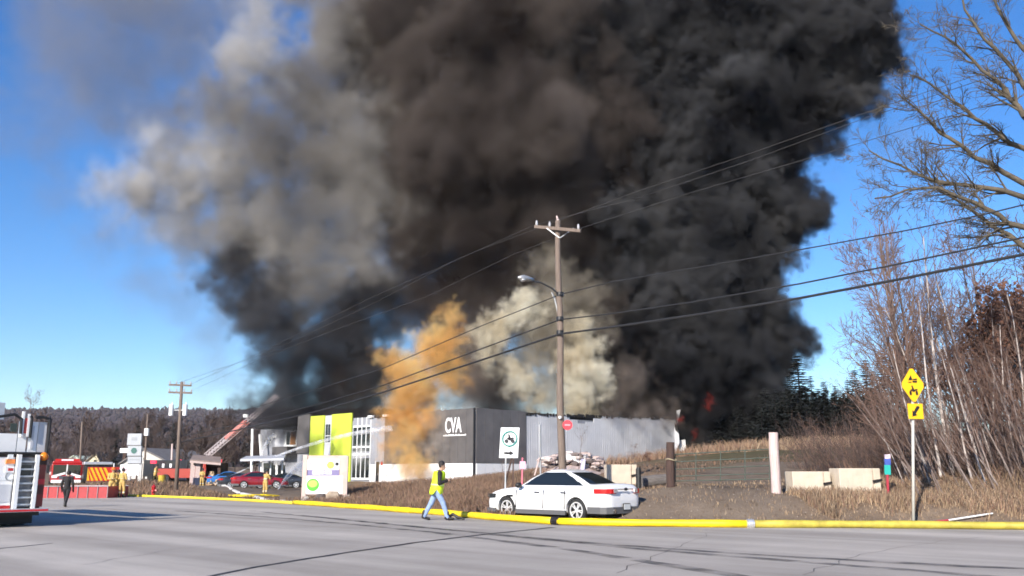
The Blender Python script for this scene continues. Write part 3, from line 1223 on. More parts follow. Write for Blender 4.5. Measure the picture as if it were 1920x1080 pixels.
def car(name, label, paint, loc, rz, group=None):
    t = thing(name, label, 'car', loc, rz, group)
    for k, lst in CARP.items():
        if k in ('tyre', 'rim'):
            continue
        for me, kind in lst:
            o = bpy.data.objects.new(k, me)
            COL.objects.link(o)
            o.parent = t
            if kind == 'P' and paint is not CARW:
                o.material_slots[0].link = 'OBJECT'
                o.material_slots[0].material = paint
    for x in (-1.42, 1.45):
        for s in (1, -1):
            w_ = bpy.data.objects.new('wheel', CARP['tyre'][0][0])
            COL.objects.link(w_)
            w_.parent = t
            w_.location = (x, .80 * s, .345)
            w_.rotation_euler = (0, rnd.uniform(0, 1), 0 if s > 0 else math.pi)
            r = bpy.data.objects.new('rim', CARP['rim'][0][0])
            COL.objects.link(r)
            r.parent = w_
    return t


pf, pr = G(943, 974), G(1063, 979)
hd = (pf - pr).normalized()
hd = Vector((-.735, .68, 0)).normalized()
rz = math.atan2(hd.y, hd.x)
# left wheels of the car stand on pf and pr
lft = Vector((-hd.y, hd.x, 0))
cc = (pf + pr) / 2 - lft * .82 + Vector((.30, -.02, 0))
car('white_sedan', 'white saloon car parked beside the yellow hose, seen from its rear left', CARW, (cc.x, cc.y, .0), rz).scale = (1.04, 1.04, 1.06)
BLUEP = mat('blue_car_paint', (.03, .16, .45), .3, coat=.5)
DREDP = mat('dark_red_car_paint', (.22, .008, .015), .3, coat=.5)
DARKP = mat('dark_grey_car_paint', (.025, .027, .032), .3, coat=.5)
for (u, v, Yc, ang, pa, lb) in [(434, 914, 97, 20, BLUEP, 'light blue hatchback at the left end of the parking lot'), (458, 916, 91, 20, DARKP, 'dark grey car parked between the blue car and the red car'),
                                (487, 920, 84, 15, DREDP, 'dark red car parked behind the lone firefighter')]:
    p = on_ground(u, v, Yc)
    car('parked_car', lb, pa, p, math.radians(ang), 'cars in the parking lot')
p = on_ground(528, 905, 92)
car('parked_car', 'black car under the canopy next to the burning building', DARKP, p, math.radians(195), 'cars in the parking lot')
p = on_ground(332, 900, 108)
car('parked_car', 'dark car parked below the utility pole on the left', DARKP, p, math.radians(200), 'cars in the parking lot')

# ------------------------------------------------------------------ people: smooth unions of tapered limbs


def sd_caps(Q, a, b, ra, rb):
    a, b = np.array(a), np.array(b)
    d = b - a
    t = np.clip(((Q - a) @ d) / max(1e-9, d @ d), 0, 1)
    return np.linalg.norm(Q - a - t[..., None] * d, axis=-1) - (ra + (rb - ra) * t)


def sdf_mesh(name, caps, vs, ms, k=.025, cut=None):
    """caps: (a, b, ra, rb, material index)"""
    pts = np.array([c[0] for c in caps] + [c[1] for c in caps])
    rm = max(max(c[2], c[3]) for c in caps)
    lo, hi = pts.min(0) - rm - 3 * vs, pts.max(0) + rm + 3 * vs
    n = np.ceil((hi - lo) / vs).astype(int)
    Q = np.stack(np.meshgrid(*[lo[i] + np.arange(n[i]) * vs for i in range(3)], indexing='ij'), -1).astype(np.float32)
    S = None
    for (a, b, ra, rb, m_) in caps:
        d = sd_caps(Q, a, b, ra, rb)
        if S is None:
            S = d
        else:
            h = np.clip(.5 + .5 * (S - d) / k, 0, 1)
            S = S + (d - S) * h - k * h * (1 - h)
    if cut is not None:
        S = np.maximum(S, cut(Q))
    D = np.clip(.5 - S / (4 * vs), 0, 1)
    me = grid_object(name, D.astype(np.float32), tuple(float(x) for x in lo), vs, ms[0], surface=.5)
    co_ = np.zeros(len(me.vertices) * 3, np.float32)
    me.vertices.foreach_get('co', co_)
    co_ = co_.reshape(-1, 3)
    best = np.full(len(co_), 9e9)
    lab = np.zeros(len(co_), int)
    for (a, b, ra, rb, m_) in caps:
        d = sd_caps(co_, a, b, ra, rb)
        w_ = d < best
        best[w_], lab[w_] = d[w_], m_
    me.materials.clear()
    for x in ms:
        me.materials.append(x)
    mi = [int(np.bincount([lab[i] for i in p.vertices]).argmax()) for p in me.polygons]
    me.polygons.foreach_set('material_index', mi)
    me.polygons.foreach_set('use_smooth', [True] * len(me.polygons))
    me.update()
    return me


SKIN = mat('skin', (.42, .25, .18), .6)
DENIM = mat('faded_denim', (.24, .33, .52), .85, .2, 12)
BLACKCLOTH = mat('black_cloth', (.018, .016, .017), .85, .2, 9)
VEST = mat('hi_vis_yellow', (.62, .82, .015), .6, .05, 6, emit=None)
BOOT = mat('black_boot', (.02, .018, .017), .6)
HAIR = mat('dark_hair', (.018, .013, .011), .7)
SILVER = mat('reflective_tape', (.7, .72, .7), .3)


def lb(me, name, parent):
    o = bpy.data.objects.new(name, me)
    COL.objects.link(o)
    o.parent = parent
    return o


def hand(parent, wrist, d, side, mt):
    """palm, four curled fingers and a thumb"""
    d = Vector(d).normalized()
    wr = Vector(wrist)
    up = Vector((0, 0, 1))
    sx = d.cross(up).normalized()
    mb = MB()
    mb.ball(tuple(wr + d * .045), (.05, .035, .03), 8, 6)
    for k, ln in enumerate((.062, .072, .068, .052)):
        r0 = wr + d * .075 + sx * ((k - 1.5) * .019)
        mb.tube([r0, r0 + d * ln * .5 - up * .008, r0 + d * ln * .85 - up * .03], [.0095, .009, .0075], 6)
    th = wr + d * .03 + sx * (.035 * side)
    mb.tube([th, th + d * .03 + sx * .022 * side - up * .008, th + d * .058 + sx * .02 * side - up * .02], [.0115, .0105, .008], 6)
    M = world_matrix(parent)
    mb.v = [tuple(M @ Vector(q)) for q in mb.v]
    return mb.build('hand', mt, parent, 0, True)


def person(label, loc, rz, J, cloth, H=1.8, extras=(), group=None, vs=.014, hands=True):
    """J: joints for a figure facing +x.  cloth = (top, legs, boots, head)"""
    t = thing('person', label, 'person', loc, rz, group)
    k = H / 1.8

    def S(p):
        return tuple(c * k for c in p)
    ms = [cloth[0], cloth[1], cloth[2], SKIN, cloth[3]]
    caps = []
    sw = .19
    tor = [(J['hip'], J['waist'], .155, .14, 1), (J['waist'], J['chest'], .15, .168, 0)]
    hx, hy, hz = J['hip']
    cx, cy_, cz = J['chest']
    caps += [(S(a), S(b), ra * k, rb * k, m_) for a, b, ra, rb, m_ in tor]
    for s, q in ((1, 'l'), (-1, 'r')):
        sh = (cx, cy_ + sw * s, cz + .07)
        el, wr = J['elbow_' + q], J['wrist_' + q]
        caps += [(S((cx, cy_ + .06 * s, cz + .06)), S(sh), .085 * k, .072 * k, 0), (S(sh), S(el), .074 * k, .062 * k, 0), (S(el), S(wr), .062 * k, .046 * k, 0)]
        hp = (hx, hy + .095 * s, hz - .04)
        kn, an, toe = J['knee_' + q], J['ankle_' + q], J['toe_' + q]
        caps += [(S(hp), S(kn), .112 * k, .078 * k, 1), (S(kn), S(an), .08 * k, .062 * k, 1), (S((an[0], an[1], an[2] + .12)), S((an[0] - .02, an[1], an[2] - .02)), .062 * k, .055 * k, 2), (S((an[0] - .03, an[1], an[2] - .035)), S(toe), .05 * k, .042 * k, 2)]
    nk, hd_ = J['neck'], J['head']
    caps += [(S(nk), S(hd_), .06 * k, .065 * k, 3)]
    f = Vector(J.get('face', (1, 0, 0))).normalized()
    hv = Vector(hd_)
    caps += [(S(hv + Vector((0, 0, .02)) - f * .012), S(hv + Vector((0, 0, .045)) - f * .02), .098 * k, .096 * k, 3), (S(hv + f * .035 - Vector((0, 0, .055))), S(hv + f * .045 - Vector((0, 0, .06))), .055 * k, .05 * k, 3)]
    body = sdf_mesh('body', caps, vs, ms)
    lb(body, 'body', t)
    # face: nose, eyes, mouth, ears
    M = world_matrix(t)
    side = Vector((-f.y, f.x, 0)).normalized()

    def W(q):
        return tuple(M @ (Vector(q) * k))
    mb = MB()
    mb.ball(W(hv + f * .105 - Vector((0, 0, .012))), .017 * k, 6, 5)
    mb.build('nose', SKIN, t, 0, True)
    for s in (1, -1):
        mb = MB()
        mb.ball(W(hv + f * .083 + side * .034 * s + Vector((0, 0, .018))), .011 * k, 6, 5)
        mb.build('eye', SIGNB, t, 0, True)
        mb = MB()
        mb.ball(W(hv + side * .098 * s - f * .01), (.02 * k, .014 * k, .03 * k), 6, 5)
        mb.build('ear', SKIN, t, 0, True)
    mb = MB()
    mb.ball(W(hv + f * .088 - Vector((0, 0, .055))), (.012 * k, .024 * k, .006 * k), 6, 5)
    mb.build('mouth', mat('lips', (.3, .12, .1), .6), t, 0, True)
    # hair or hat shell over the head
    hc = [(S(hv + Vector((0, 0, .035)) - f * .02), S(hv + Vector((0, 0, .06)) - f * .03), .110 * k, .104 * k, 0)]
    fz, ff = np.array(S(hv)), np.array(f)
    nrm = np.array(Vector((-.75 * f.x, -.75 * f.y, .66)).normalized())
    if 'helmet' not in extras:
        hm = sdf_mesh('hair', hc, vs * .9, [cloth[3]], cut=lambda Q: -((Q - fz) @ nrm) - .005)
        lb(hm, 'hat' if 'hat' in extras else 'hair', t)
    else:
        HM = cloth[3]
        mb = MB()
        c_ = hv + Vector((0, 0, .055)) - f * .01
        vs_, fs_ = [], []
        prof = [(.185, -.02), (.175, .0), (.125, .01), (.12, .05), (.095, .10), (.05, .13), (.0, .135)]
        nn = 16
        for r, z in prof:
            for a in range(nn):
                th_ = 2 * math.pi * a / nn
                q = c_ + Vector((math.cos(th_) * r * (1.1 if r > .15 else 1), math.sin(th_) * r, z))
                vs_.append(W(q))
        for j in range(len(prof) - 1):
            for a in range(nn):
                fs_.append((j * nn + a, j * nn + (a + 1) % nn, (j + 1) * nn + (a + 1) % nn, (j + 1) * nn + a))
        mb.add(vs_, fs_)
        mb.build('helmet', HM, t, 0, True)
    for q, s in (('l', 1), ('r', -1)):
        if hands:
            a, b = Vector(J['elbow_' + q]), Vector(J['wrist_' + q])
            hand(t, b * k, (b - a), s, cloth[4] if len(cloth) > 4 else SKIN)
    if 'stripes' in extras:                       # reflective bands of bunker gear
        for q in ('l', 'r'):
            a, b = Vector(J['knee_' + q]), Vector(J['ankle_' + q])
            p_ = a.lerp(b, .45)
            d = (b - a).normalized() * .03
            MB().tube([W(p_ - d), W(p_ + d)], .073 * k, 12).build('reflective_band', SILVER, t)
        MB().tube([W(Vector(J['waist']) + Vector((0, 0, .03))), W(Vector(J['waist']) + Vector((0, 0, .08)))], .155 * k, 16).build('reflective_band', SILVER, t)
    return t


def stand(yaw_arms=0, lean=.0, st=.12, arms='down'):
    J = dict(hip=(0, 0, .95), waist=(lean * .3, 0, 1.12), chest=(lean * .7, 0, 1.36), neck=(lean, 0, 1.5), head=(lean + .03, 0, 1.66))
    for s, q in ((1, 'l'), (-1, 'r')):
        J['knee_' + q] = (.03, st * s, .52)
        J['ankle_' + q] = (-.02, (st + .02) * s, .10)
        J['toe_' + q] = (.14, (st + .05) * s, .045)
        if arms == 'down':
            J['elbow_' + q] = (lean * .5 - .03, .27 * s, 1.14)
            J['wrist_' + q] = (lean * .5 + .08, .27 * s, .90)
        elif arms == 'front':
            J['elbow_' + q] = (lean + .02, .25 * s, 1.15)
            J['wrist_' + q] = (lean + .27, .10 * s, 1.12)
        else:
            J['elbow_' + q] = (lean + .10, .24 * s, 1.18)
            J['wrist_' + q] = (lean + .32, .08 * s, 1.24)
    return J


def walk(arms='down', stride=.3):
    J = stand(lean=.06, arms=arms, st=.08)
    J['knee_l'], J['ankle_l'], J['toe_l'] = (.20, .08, .52), (.30, .09, .10), (.47, .10, .05)
    J['knee_r'], J['ankle_r'], J['toe_r'] = (-.10, -.08, .52), (-.38, -.09, .12), (-.23, -.10, .045)
    return J


# the man in the yellow vest, striding right and looking down at his hands
vp = G(818, 976)
J = dict(hip=(0, 0, .93), waist=(.02, 0, 1.10), chest=(.07, 0, 1.36), neck=(.11, 0, 1.50), head=(.165, 0, 1.65), face=(1, -.1, -.25),
         elbow_r=(.06, -.27, 1.13), wrist_r=(.30, -.16, 1.20), elbow_l=(.10, .26, 1.13), wrist_l=(.33, .10, 1.21),
         knee_r=(.20, -.09, .52), ankle_r=(.33, -.10, .11), toe_r=(.51, -.12, .055),
         knee_l=(-.16, .09, .53), ankle_l=(-.37, .10, .14), toe_l=(-.22, .11, .045))
vm = person('man in a yellow reflective vest and jeans walking along the hose', vp, math.radians(8), J, (BLACKCLOTH, DENIM, BOOT, HAIR, SKIN), 1.9, vs=.012, extras=('hat',))
vcaps = [((-.02, 0, .86), (.02, 0, 1.06), .19, .175, 0), ((.02, 0, 1.06), (.07, 0, 1.38), .175, .178, 0), ((.07, -.10, 1.42), (.07, .10, 1.42), .10, .10, 0), ((.08, -.06, 1.46), (.08, .06, 1.46), .09, .09, 0),
         ((-.02, -.10, .84), (-.02, .10, .84), .15, .15, 0)]
vcaps = [(tuple(c * 1.055 for c in a), tuple(c * 1.055 for c in b), ra * 1.17, rb * 1.17, m_) for a, b, ra, rb, m_ in vcaps]


def vcut(Q):
    x, y, z = Q[..., 0], Q[..., 1], Q[..., 2]
    hem = .83 + .16 * np.clip(1 - np.abs(x + .02) / .12, 0, 1)          # open at the side, so the dark shirt shows at the hem
    return np.maximum(hem - z, z - 1.58)


vme = sdf_mesh('vest', vcaps, .012, [VEST], cut=vcut)
lb(vme, 'vest', vm)
VM = world_matrix(vm)
MB().tube([VM @ Vector((.025, 0, 1.11)), VM @ Vector((.03, 0, 1.16))], .226, 24).build('reflective_band', mat('pale_yellow_tape', (.75, .85, .3), .4), vm)
mb = MB()
mb.box(VM @ Vector((.44, -.02, 1.255)), (.02, .075, .15), math.radians(8))
tag(mb.build('mobile_phone', BLACK), 'small dark phone held up by the man in the yellow vest', 'phone')

dm = on_ground(122, 950, 36.5)
person('man in dark clothes walking on the road near the ladder truck', G(122, 951), math.radians(100), walk('down'), (BLACKCLOTH, BLACKCLOTH, BOOT, HAIR, BLACKCLOTH), 1.62, vs=.018)
FF = (TAN, TAN, BOOT, mat('orange_helmet', (.75, .17, .02), .4), mat('glove', (.16, .11, .05), .8))
FFH = (TAN, TAN, BOOT, mat('black_helmet', (.02, .02, .02), .4), mat('glove', (.16, .11, .05), .8))
person('firefighter in tan bunker gear with an orange helmet at the road edge', G(208, 933), math.radians(-60), stand(arms='front'), FF, 1.86, ('helmet', 'stripes'), 'firefighters', .022)
person('bareheaded firefighter in tan bunker gear with back turned at the road edge', G(227, 933), math.radians(75), stand(arms='front', st=.14), (TAN, TAN, BOOT, HAIR, TAN), 1.84, ('stripes',), 'firefighters', .022)
person('firefighter half hidden between two others at the road edge', G(218, 932.5), math.radians(20), stand(arms='up'), FFH, 1.72, ('helmet', 'stripes'), 'firefighters', .024)
person('firefighter walking past the yellow drum on the far bank', on_ground(290, 903, 82), math.radians(10), walk('front'), FFH, 1.78, ('helmet', 'stripes'), 'firefighters', .026)
person('firefighter standing in front of the firewood shed', on_ground(378, 912, 92), math.radians(-90), stand(arms='front'), FFH, 1.78, ('helmet', 'stripes'), 'firefighters', .026)
lf = on_ground(496, 934, 62)
person('lone firefighter aiming a hose from the parking lot edge', lf, math.radians(60), stand(lean=.1, arms='up'), FFH, 1.75, ('helmet', 'stripes'), 'firefighters', .022)
# ------------------------------------------------------------------ the yellow supply hose along the road edge
HY = mat('yellow_hose', (.86, .66, .006), .55, .0, 4, bump=.3, col2=(.62, .43, .01))
HY2 = mat('worn_olive_hose', (.30, .25, .035), .6, .0, 3, bump=.2, col2=(.52, .43, .06))


def hose(px, r, mt, name, label, r2=None, z=None):
    pts = []
    W_ = [G(*q) for q in px]
    for a, b in zip(W_[:-1], W_[1:]):
        n = max(1, int((b - a).length / .6))
        pts += [a.lerp(b, i / n) for i in range(n)]
    pts.append(W_[-1])
    out = []
    for i, p in enumerate(pts):
        j = .05 * math.sin(i * .7) + .03 * math.sin(i * 1.9 + 1)
        out.append((p.x + j * .6, p.y + j, r + .006 if z is None else z))
    return tag(MB().tube(out, [r * (1 + .07 * math.sin(i * 1.3) + .05 * math.sin(i * 3.1)) for i in range(len(out))], 14).build(name, mt, None, 0, True), label, 'fire hose')


HPX = [(1405, 990), (1300, 989), (1200, 988), (1047, 984.5)]
hose([(1412, 990), (1560, 990.5), (1700, 991), (1920, 994), (2120, 1004), (2300, 1014)], .105, HY2, 'fire_hose', 'dull olive fire hose at the right road edge')
hose(HPX, .105, HY, 'fire_hose', 'bright yellow fire hose lying behind and right of the white car')
hose([(1039, 984.3), (940, 977), (860, 969.5), (780, 963), (700, 957), (620, 951), (552, 946)], .105, HY, 'fire_hose', 'bright yellow fire hose running from the white car towards the billboard')
hose([(548, 946), (470, 941), (400, 937.5), (320, 934), (236, 931)], .075, mat('thin_yellow_hose', (.72, .55, .04), .55, .1, 5), 'fire_hose', 'thin yellow fire hose along the far left road edge')
for (a, b, mt, lbv) in (((1400, 990), (1414, 990), ALU, 'bright metal hose coupling joining yellow and olive hose'), ((1036, 984), (1050, 984.7), SIGNB, 'black hose coupling beside the rear wheel of the white car')):
    A, B = G(*a), G(*b)
    A.z = B.z = .115
    d = (B - A)
    mb = MB()
    mb.tube([A, B], .125, 14)
    mb.tube([A + d * .3, A + d * .45], .14, 8)
    mb.tube([A + d * .6, A + d * .75], .14, 8)
    tag(mb.build('hose_coupling', mt), lbv, 'hose coupling')
# small nozzle lying on the hose ahead of the man
p = G(852, 976)
mb = MB()
mb.tube([(p.x - .3, p.y + .1, .06), (p.x - .05, p.y, .20), (p.x + .12, p.y - .05, .10)], .05, 8)
mb.tube([(p.x + .12, p.y - .05, .10), (p.x + .34, p.y - .08, .05)], [.05, .03], 8)
tag(mb.build('hose_nozzle', BLACK), 'black nozzle lying over the yellow hose ahead of the walking man', 'nozzle')
rg = random.Random(3)
pl = on_ground(466, 938, 60)
pts = [(pl.x + 1.6 * math.cos(a) * (1 - a / 40) * (1 + .3 * math.sin(3 * a)), pl.y + 1.2 * math.sin(a), gz(pl.x, pl.y) + .07 + .004 * a) for a in np.arange(0, 14, .35)]
tag(MB().tube(pts, .05, 6).build('fire_hose', HY), 'loose loops of yellow fire hose beside the parking lot kerb', 'fire hose')

# ------------------------------------------------------------------ utility poles, lamp and wires
MP = on_ground(1055, 957, 36)


def MPz(v):
    return P(1051, v, 36)


pole = thing('utility_pole', 'tall weathered wooden utility pole behind the white car', 'utility pole', MP)
A = MP - Vector((0, 0, .5))
top = P(1046, 414, 36)
n = 14
pts = [A.lerp(top, i / n) + Vector((.03 * math.sin(i * .9), .02 * math.cos(i * 1.3), 0)) for i in range(n + 1)]
MB().tube(pts, [.165 - .055 * i / n for i in range(n + 1)], 14).build('pole_shaft', PWOOD, pole, 0, True)
MB().tube([top, top + Vector((-.05, 0, .22))], [.06, .03], 8).build('pole_tip', PALEWOOD, pole)
caL, caR = P(1003, 425, 36.4), P(1089, 433, 35.2)
MB().bar(caL, caR, .11, .13).build('crossarm', PWOOD, pole)
for q in (caL.lerp(caR, .04), caL.lerp(caR, .95), caL.lerp(caR, .33)):
    MB().tube([q, q + Vector((0, 0, .14)), q + Vector((0, 0, .28))], [.03, .055, .03], 8).build('insulator', mat('grey_porcelain', (.4, .4, .42), .3), pole)
for (ua, ub) in ((1025, 1049), (1076, 1050)):
    MB().bar(P(ua, 428, 35.9), P(ub, 446, 35.85), .04).build('brace', STEEL, pole)
for v in (552, 598, 624):
    q = P(1050, v, 36)
    MB().tube([q + Vector((0, 0, -.09)), q + Vector((0, 0, .09))], .15, 12).build('clamp', BLACK, pole)
MB().tube([P(1034, 548, 36), P(1040, 560, 36), P(1045, 580, 36), P(1047, 600, 36)], .035, 8).build('conduit', STEEL, pole)
for v, r, mt in ((783, .07, SIGNW),):
    q = P(1050, v, 35.8)
    MB().ball(q, r, 8, 6).build('marker', mt, pole)
q = P(1064, 797, 35.85)
mb = MB()
mb.tube([q + Vector((0, .02, 0)), q + Vector((0, -.02, 0))], .2, 20)
rs = mb.build('round_sign', mat('red_sign_paint', (.62, .05, .07), .5), pole)
mb = MB()
mb.box(q + Vector((0, -.035, 0)), (.22, .012, .06))
mb.build('sign_bar', mat('pink_sign_print', (.7, .3, .34), .5), rs)
# lamp on a thin curved arm
lp = thing('street_lamp', 'silver cobra head street lamp hung from the tall pole', 'street lamp', P(1048, 560, 36))
arm = [P(1048, 552, 36), P(1034, 540, 35.6), P(1014, 530, 35), P(998, 526, 34.5)]
MB().tube(arm, [.035, .035, .03, .03], 8).build('lamp_arm', mat('dull_dark_steel', (.09, .09, .09), .6), lp)
hd0, hd1 = P(1000, 524, 34.5), P(972, 520, 34)
MB().tube([hd0, hd0.lerp(hd1, .3), hd0.lerp(hd1, .7), hd1], [.05, .10, .13, .05], 10).build('lamp_head', STEEL, lp, 0, True)
MB().ball(hd0.lerp(hd1, .7) - Vector((0, 0, .07)), (.12, .12, .09), 10, 7).build('lamp_lens', ALU, lp, 0, True)


def small_pole(u0, v0, u1, v1, Y, r, label, mt=PWOOD):
    t = thing('utility_pole', label, 'utility pole', on_ground(u0, v0, Y))
    a, b = Vector(t.location) - Vector((0, 0, .4)), P(u1, v1, Y)
    MB().tube([a, a.lerp(b, .5), b], [r, r * .85, r * .7], 10).build('pole_shaft', mt, t, 0, True)
    return t


lpole = small_pole(330, 927, 341, 716, 70, .16, 'wooden utility pole with two crossarms and two white transformers')
for v, half in ((722, 21), (736, 22)):
    a, b = P(338 - half, v - .5, 70), P(338 + half, v + 1, 70)
    MB().bar(a, b, .12, .14).build('crossarm', PWOOD, lpole)
    for t_ in (.03, .33, .67, .97):
        q = a.lerp(b, t_)
        MB().tube([q, q + Vector((0, 0, .3))], .05, 6).build('insulator', mat('grey_porcelain', (.4, .4, .42), .3), lpole)
for u in (321, 347):
    q = P(u, 769, 69.7)
    mb = MB()
    mb.tube([q - Vector((0, 0, .42)), q + Vector((0, 0, .42))], .17, 14)
    mb.tube([q + Vector((.05, 0, .42)), q + Vector((.05, 0, .62))], .04, 6)
    mb.bar(q, P(338, 769, 70), .06)
    mb.build('transformer', WHITE, lpole)
small_pole(151, 880, 154, 791, 130, .17, 'bare pale utility pole beyond the red fire engine')
p2 = small_pole(270, 895, 277, 776, 120, .15, 'slim pole with a white box behind the gabled house')
q = P(275, 810, 119.6)
MB().box(q, (.5, .4, .95)).build('meter_box', WHITE, p2)
small_pole(322, 885, 323, 832, 125, .16, 'short pale post right of the gabled house', PALEWOOD)


def wire(label, segs, r, mt=CABLE):
    """segs: lists of (u, v, Y) supports; sagging span between neighbours"""
    mb = MB()
    pts = []
    W_ = [P(*q) for q in segs]
    for i in range(len(W_) - 1):
        for k in range(10):
            t = k / 10
            q = W_[i].lerp(W_[i + 1], t)
            pts.append(q)
    pts.append(W_[-1])
    mb.tube(pts, r, 6)
    return tag(mb.build('power_line', mt), label, 'wire', 'overhead lines along the road')


PALEW = mat('weathered_aluminium_wire', (.055, .052, .05), .6)


def right_Y(u):
    """distance at which the pole line passes column u"""
    t = (36 * (u - 960) / FPX - MP.x) / (27 + 34 * (u - 960) / FPX)
    return 36 - 34 * t


def left_Y(u):
    k = (u - 960) / FPX
    dx, dy = lpole.location.x - MP.x, lpole.location.y - MP.y
    t = (36 * k - MP.x) / (dx - dy * k)
    return 36 + dy * t


def span(pxs, dy=0.0):
    return [(u, v, (right_Y(u) if u > 1052 else left_Y(u) if u < 1048 else 36) + dy) for u, v in pxs]


wire('lowest thick black cable sagging past the tall pole', span([(2100, 436), (1920, 477), (1700, 521), (1500, 559), (1300, 591), (1150, 613), (1051, 626), (900, 676), (720, 735), (600, 770), (450, 805), (340, 829)], -.25), .042)
wire('second black cable just above the lowest one', span([(2100, 398), (1920, 445), (1700, 492), (1500, 532), (1300, 566), (1150, 588), (1051, 599), (900, 655), (720, 722), (600, 757), (450, 795), (340, 818)], -.2), .026)
wire('cable crossing the blue sky above the two thick cables', span([(2050, 352), (1850, 401), (1700, 432), (1535, 462), (1300, 503), (1150, 528), (1051, 552), (900, 612), (720, 690), (600, 728), (450, 772), (340, 800)], -.2), .02)
wire('topmost thin wire running over the top of the pole', span([(1900, 118), (1750, 168), (1610, 216), (1400, 290), (1200, 357), (1051, 412), (900, 468), (700, 556), (500, 655), (355, 722)]), .008, PALEW)
wire('thin wire tied to the left end of the crossarm', [(1900, 130, 18.9), (1610, 226, 25.5), (1400, 303, 29), (1200, 370, 33), (1004, 421, 36.4), (850, 490, 42), (700, 569, 51), (500, 662, 61), (325, 721, 70)], .008, PALEW)
wire('thin wire tied to the right end of the crossarm', [(1900, 182, 17.8), (1540, 290, 25.6), (1300, 360, 30), (1088, 428, 35.2), (960, 478, 38.5), (800, 556, 45), (650, 610, 53), (500, 668, 61), (355, 735, 70)], .008, PALEW)

# ------------------------------------------------------------------ signs
def frame_at(u, v, Y, yaw):
    """origin, right vector, up vector of an upright face seen from the road, turned by yaw"""
    return P(u, v, Y), Vector((math.cos(yaw), math.sin(yaw), 0)), Vector((0, 0, 1))


def atv(mb, o, x, y, s, front=False):
    """quad bike pictogram about s wide; parts stand proud of the sign"""
    d = .012
    n_ = 18
    if front:
        for q in (-.36, .36):
            mb.prism([(q * s + .13 * s * math.cos(a), -.22 * s + .27 * s * math.sin(a)) for a in np.linspace(0, 2 * math.pi, n_)[:-1]], o, x, y, d)
    else:
        for q in (-.36, .36):
            mb.ring(o + x * (q * s) - y * (.2 * s), x, y, .09 * s, .2 * s, d, 20)
            mb.prism([(q * s + .05 * s * math.cos(a), -.2 * s + .05 * s * math.sin(a)) for a in np.linspace(0, 2 * math.pi, 9)[:-1]], o, x, y, d)
    mb.prism([(-.3 * s, .05 * s), (-.05 * s, -.1 * s), (.08 * s, -.12 * s), (.22 * s, .03 * s), (.5 * s, .12 * s), (.42 * s, .22 * s), (.15 * s, .17 * s), (.05 * s, .05 * s), (-.12 * s, .17 * s), (-.35 * s, .16 * s)], o, x, y, d)
    mb.prism([(-.16 * s, .2 * s), (.0, .02 * s), (.10 * s, .1 * s), (-.02 * s, .42 * s), (-.14 * s, .44 * s)], o, x, y, d)
    mb.prism([(-.13 * s + .085 * s * math.cos(a), .5 * s + .085 * s * math.sin(a)) for a in np.linspace(0, 2 * math.pi, 13)[:-1]], o, x, y, d)


# white quad-bike trail sign on two posts
Ys = 32.0
so_ = on_ground(955, 925, Ys)
sg = thing('trail_sign', 'white trail sign with a green ring, quad bike and black arrow', 'sign', so_)
o, x, y = frame_at(955, 830, Ys, math.radians(6))
y = (Vector((0, 0, 1)) + x * .06).normalized()
w2, h2 = .335, .535
o2 = o
MB().prism([(-w2, -h2), (w2, -h2), (w2, h2), (-w2, h2)], o + Vector((0, .02, 0)), x, y, -.02).build('sign_panel', SIGNW, sg)
f = o + (x.cross(y)) * .006
fr = x.cross(y)
mb = MB()
mb.ring(f + y * .14 , x, y, .235, .272, .012, 40)
mb.prism([(-.03, -.27), (.03, -.27), (0, -.30)], f + y * .14, x, y, .012)
mb.build('ring', GREEN, sg)
mb = MB()
atv(mb, f + y * .12, x, y, .31)
mb.build('quad_bike_symbol', SIGNB, sg)
mb = MB()
mb.prism([(-.17, -.03), (.04, -.03), (.04, -.075), (.17, 0), (.04, .075), (.04, .03), (-.17, .03)], f - y * .36, x, y, .012)
mb.build('arrow', SIGNB, sg)
gzs = so_.z - .4
for du, tl in ((-.10, -.02), (.17, .02)):
    a = o + x * du - y * (h2 - .1)
    MB().bar(a + Vector((0, .05, 0)), Vector((a.x - .04, a.y + .05, gzs)), .05).build('post', STEEL if du < 0 else DWOOD, sg)
MB().bar(o + x * .12 - y * h2 + Vector((0, .12, 0)), Vector((o.x - .45, o.y + .15, gzs)), .055).build('brace', DWOOD, sg)

# yellow diamond warning sign
Yd = 26.0
db = on_ground(1708, 955, Yd)
ds = thing('warning_sign', 'yellow diamond sign with snowmobile and quad bike over an arrow tab', 'sign', db)
MB().tube([db - Vector((0, 0, .3)), P(1711, 700, Yd)], .042, 10).build('post', mat('pale_sign_post', (.5, .48, .42), .6), ds, 0, True)
o, x, y = frame_at(1711.5, 722, Yd - .08, math.radians(8))
hw, hh = .365, .52
fr = x.cross(y)


def rdiamond(hw, hh, r=.12):
    return [(r * hw, hh * (1 - r)), (-r * hw, hh * (1 - r)), (-hw * (1 - r), r * hh), (-hw * (1 - r), -r * hh), (-r * hw, -hh * (1 - r)), (r * hw, -hh * (1 - r)), (hw * (1 - r), -r * hh), (hw * (1 - r), r * hh)]


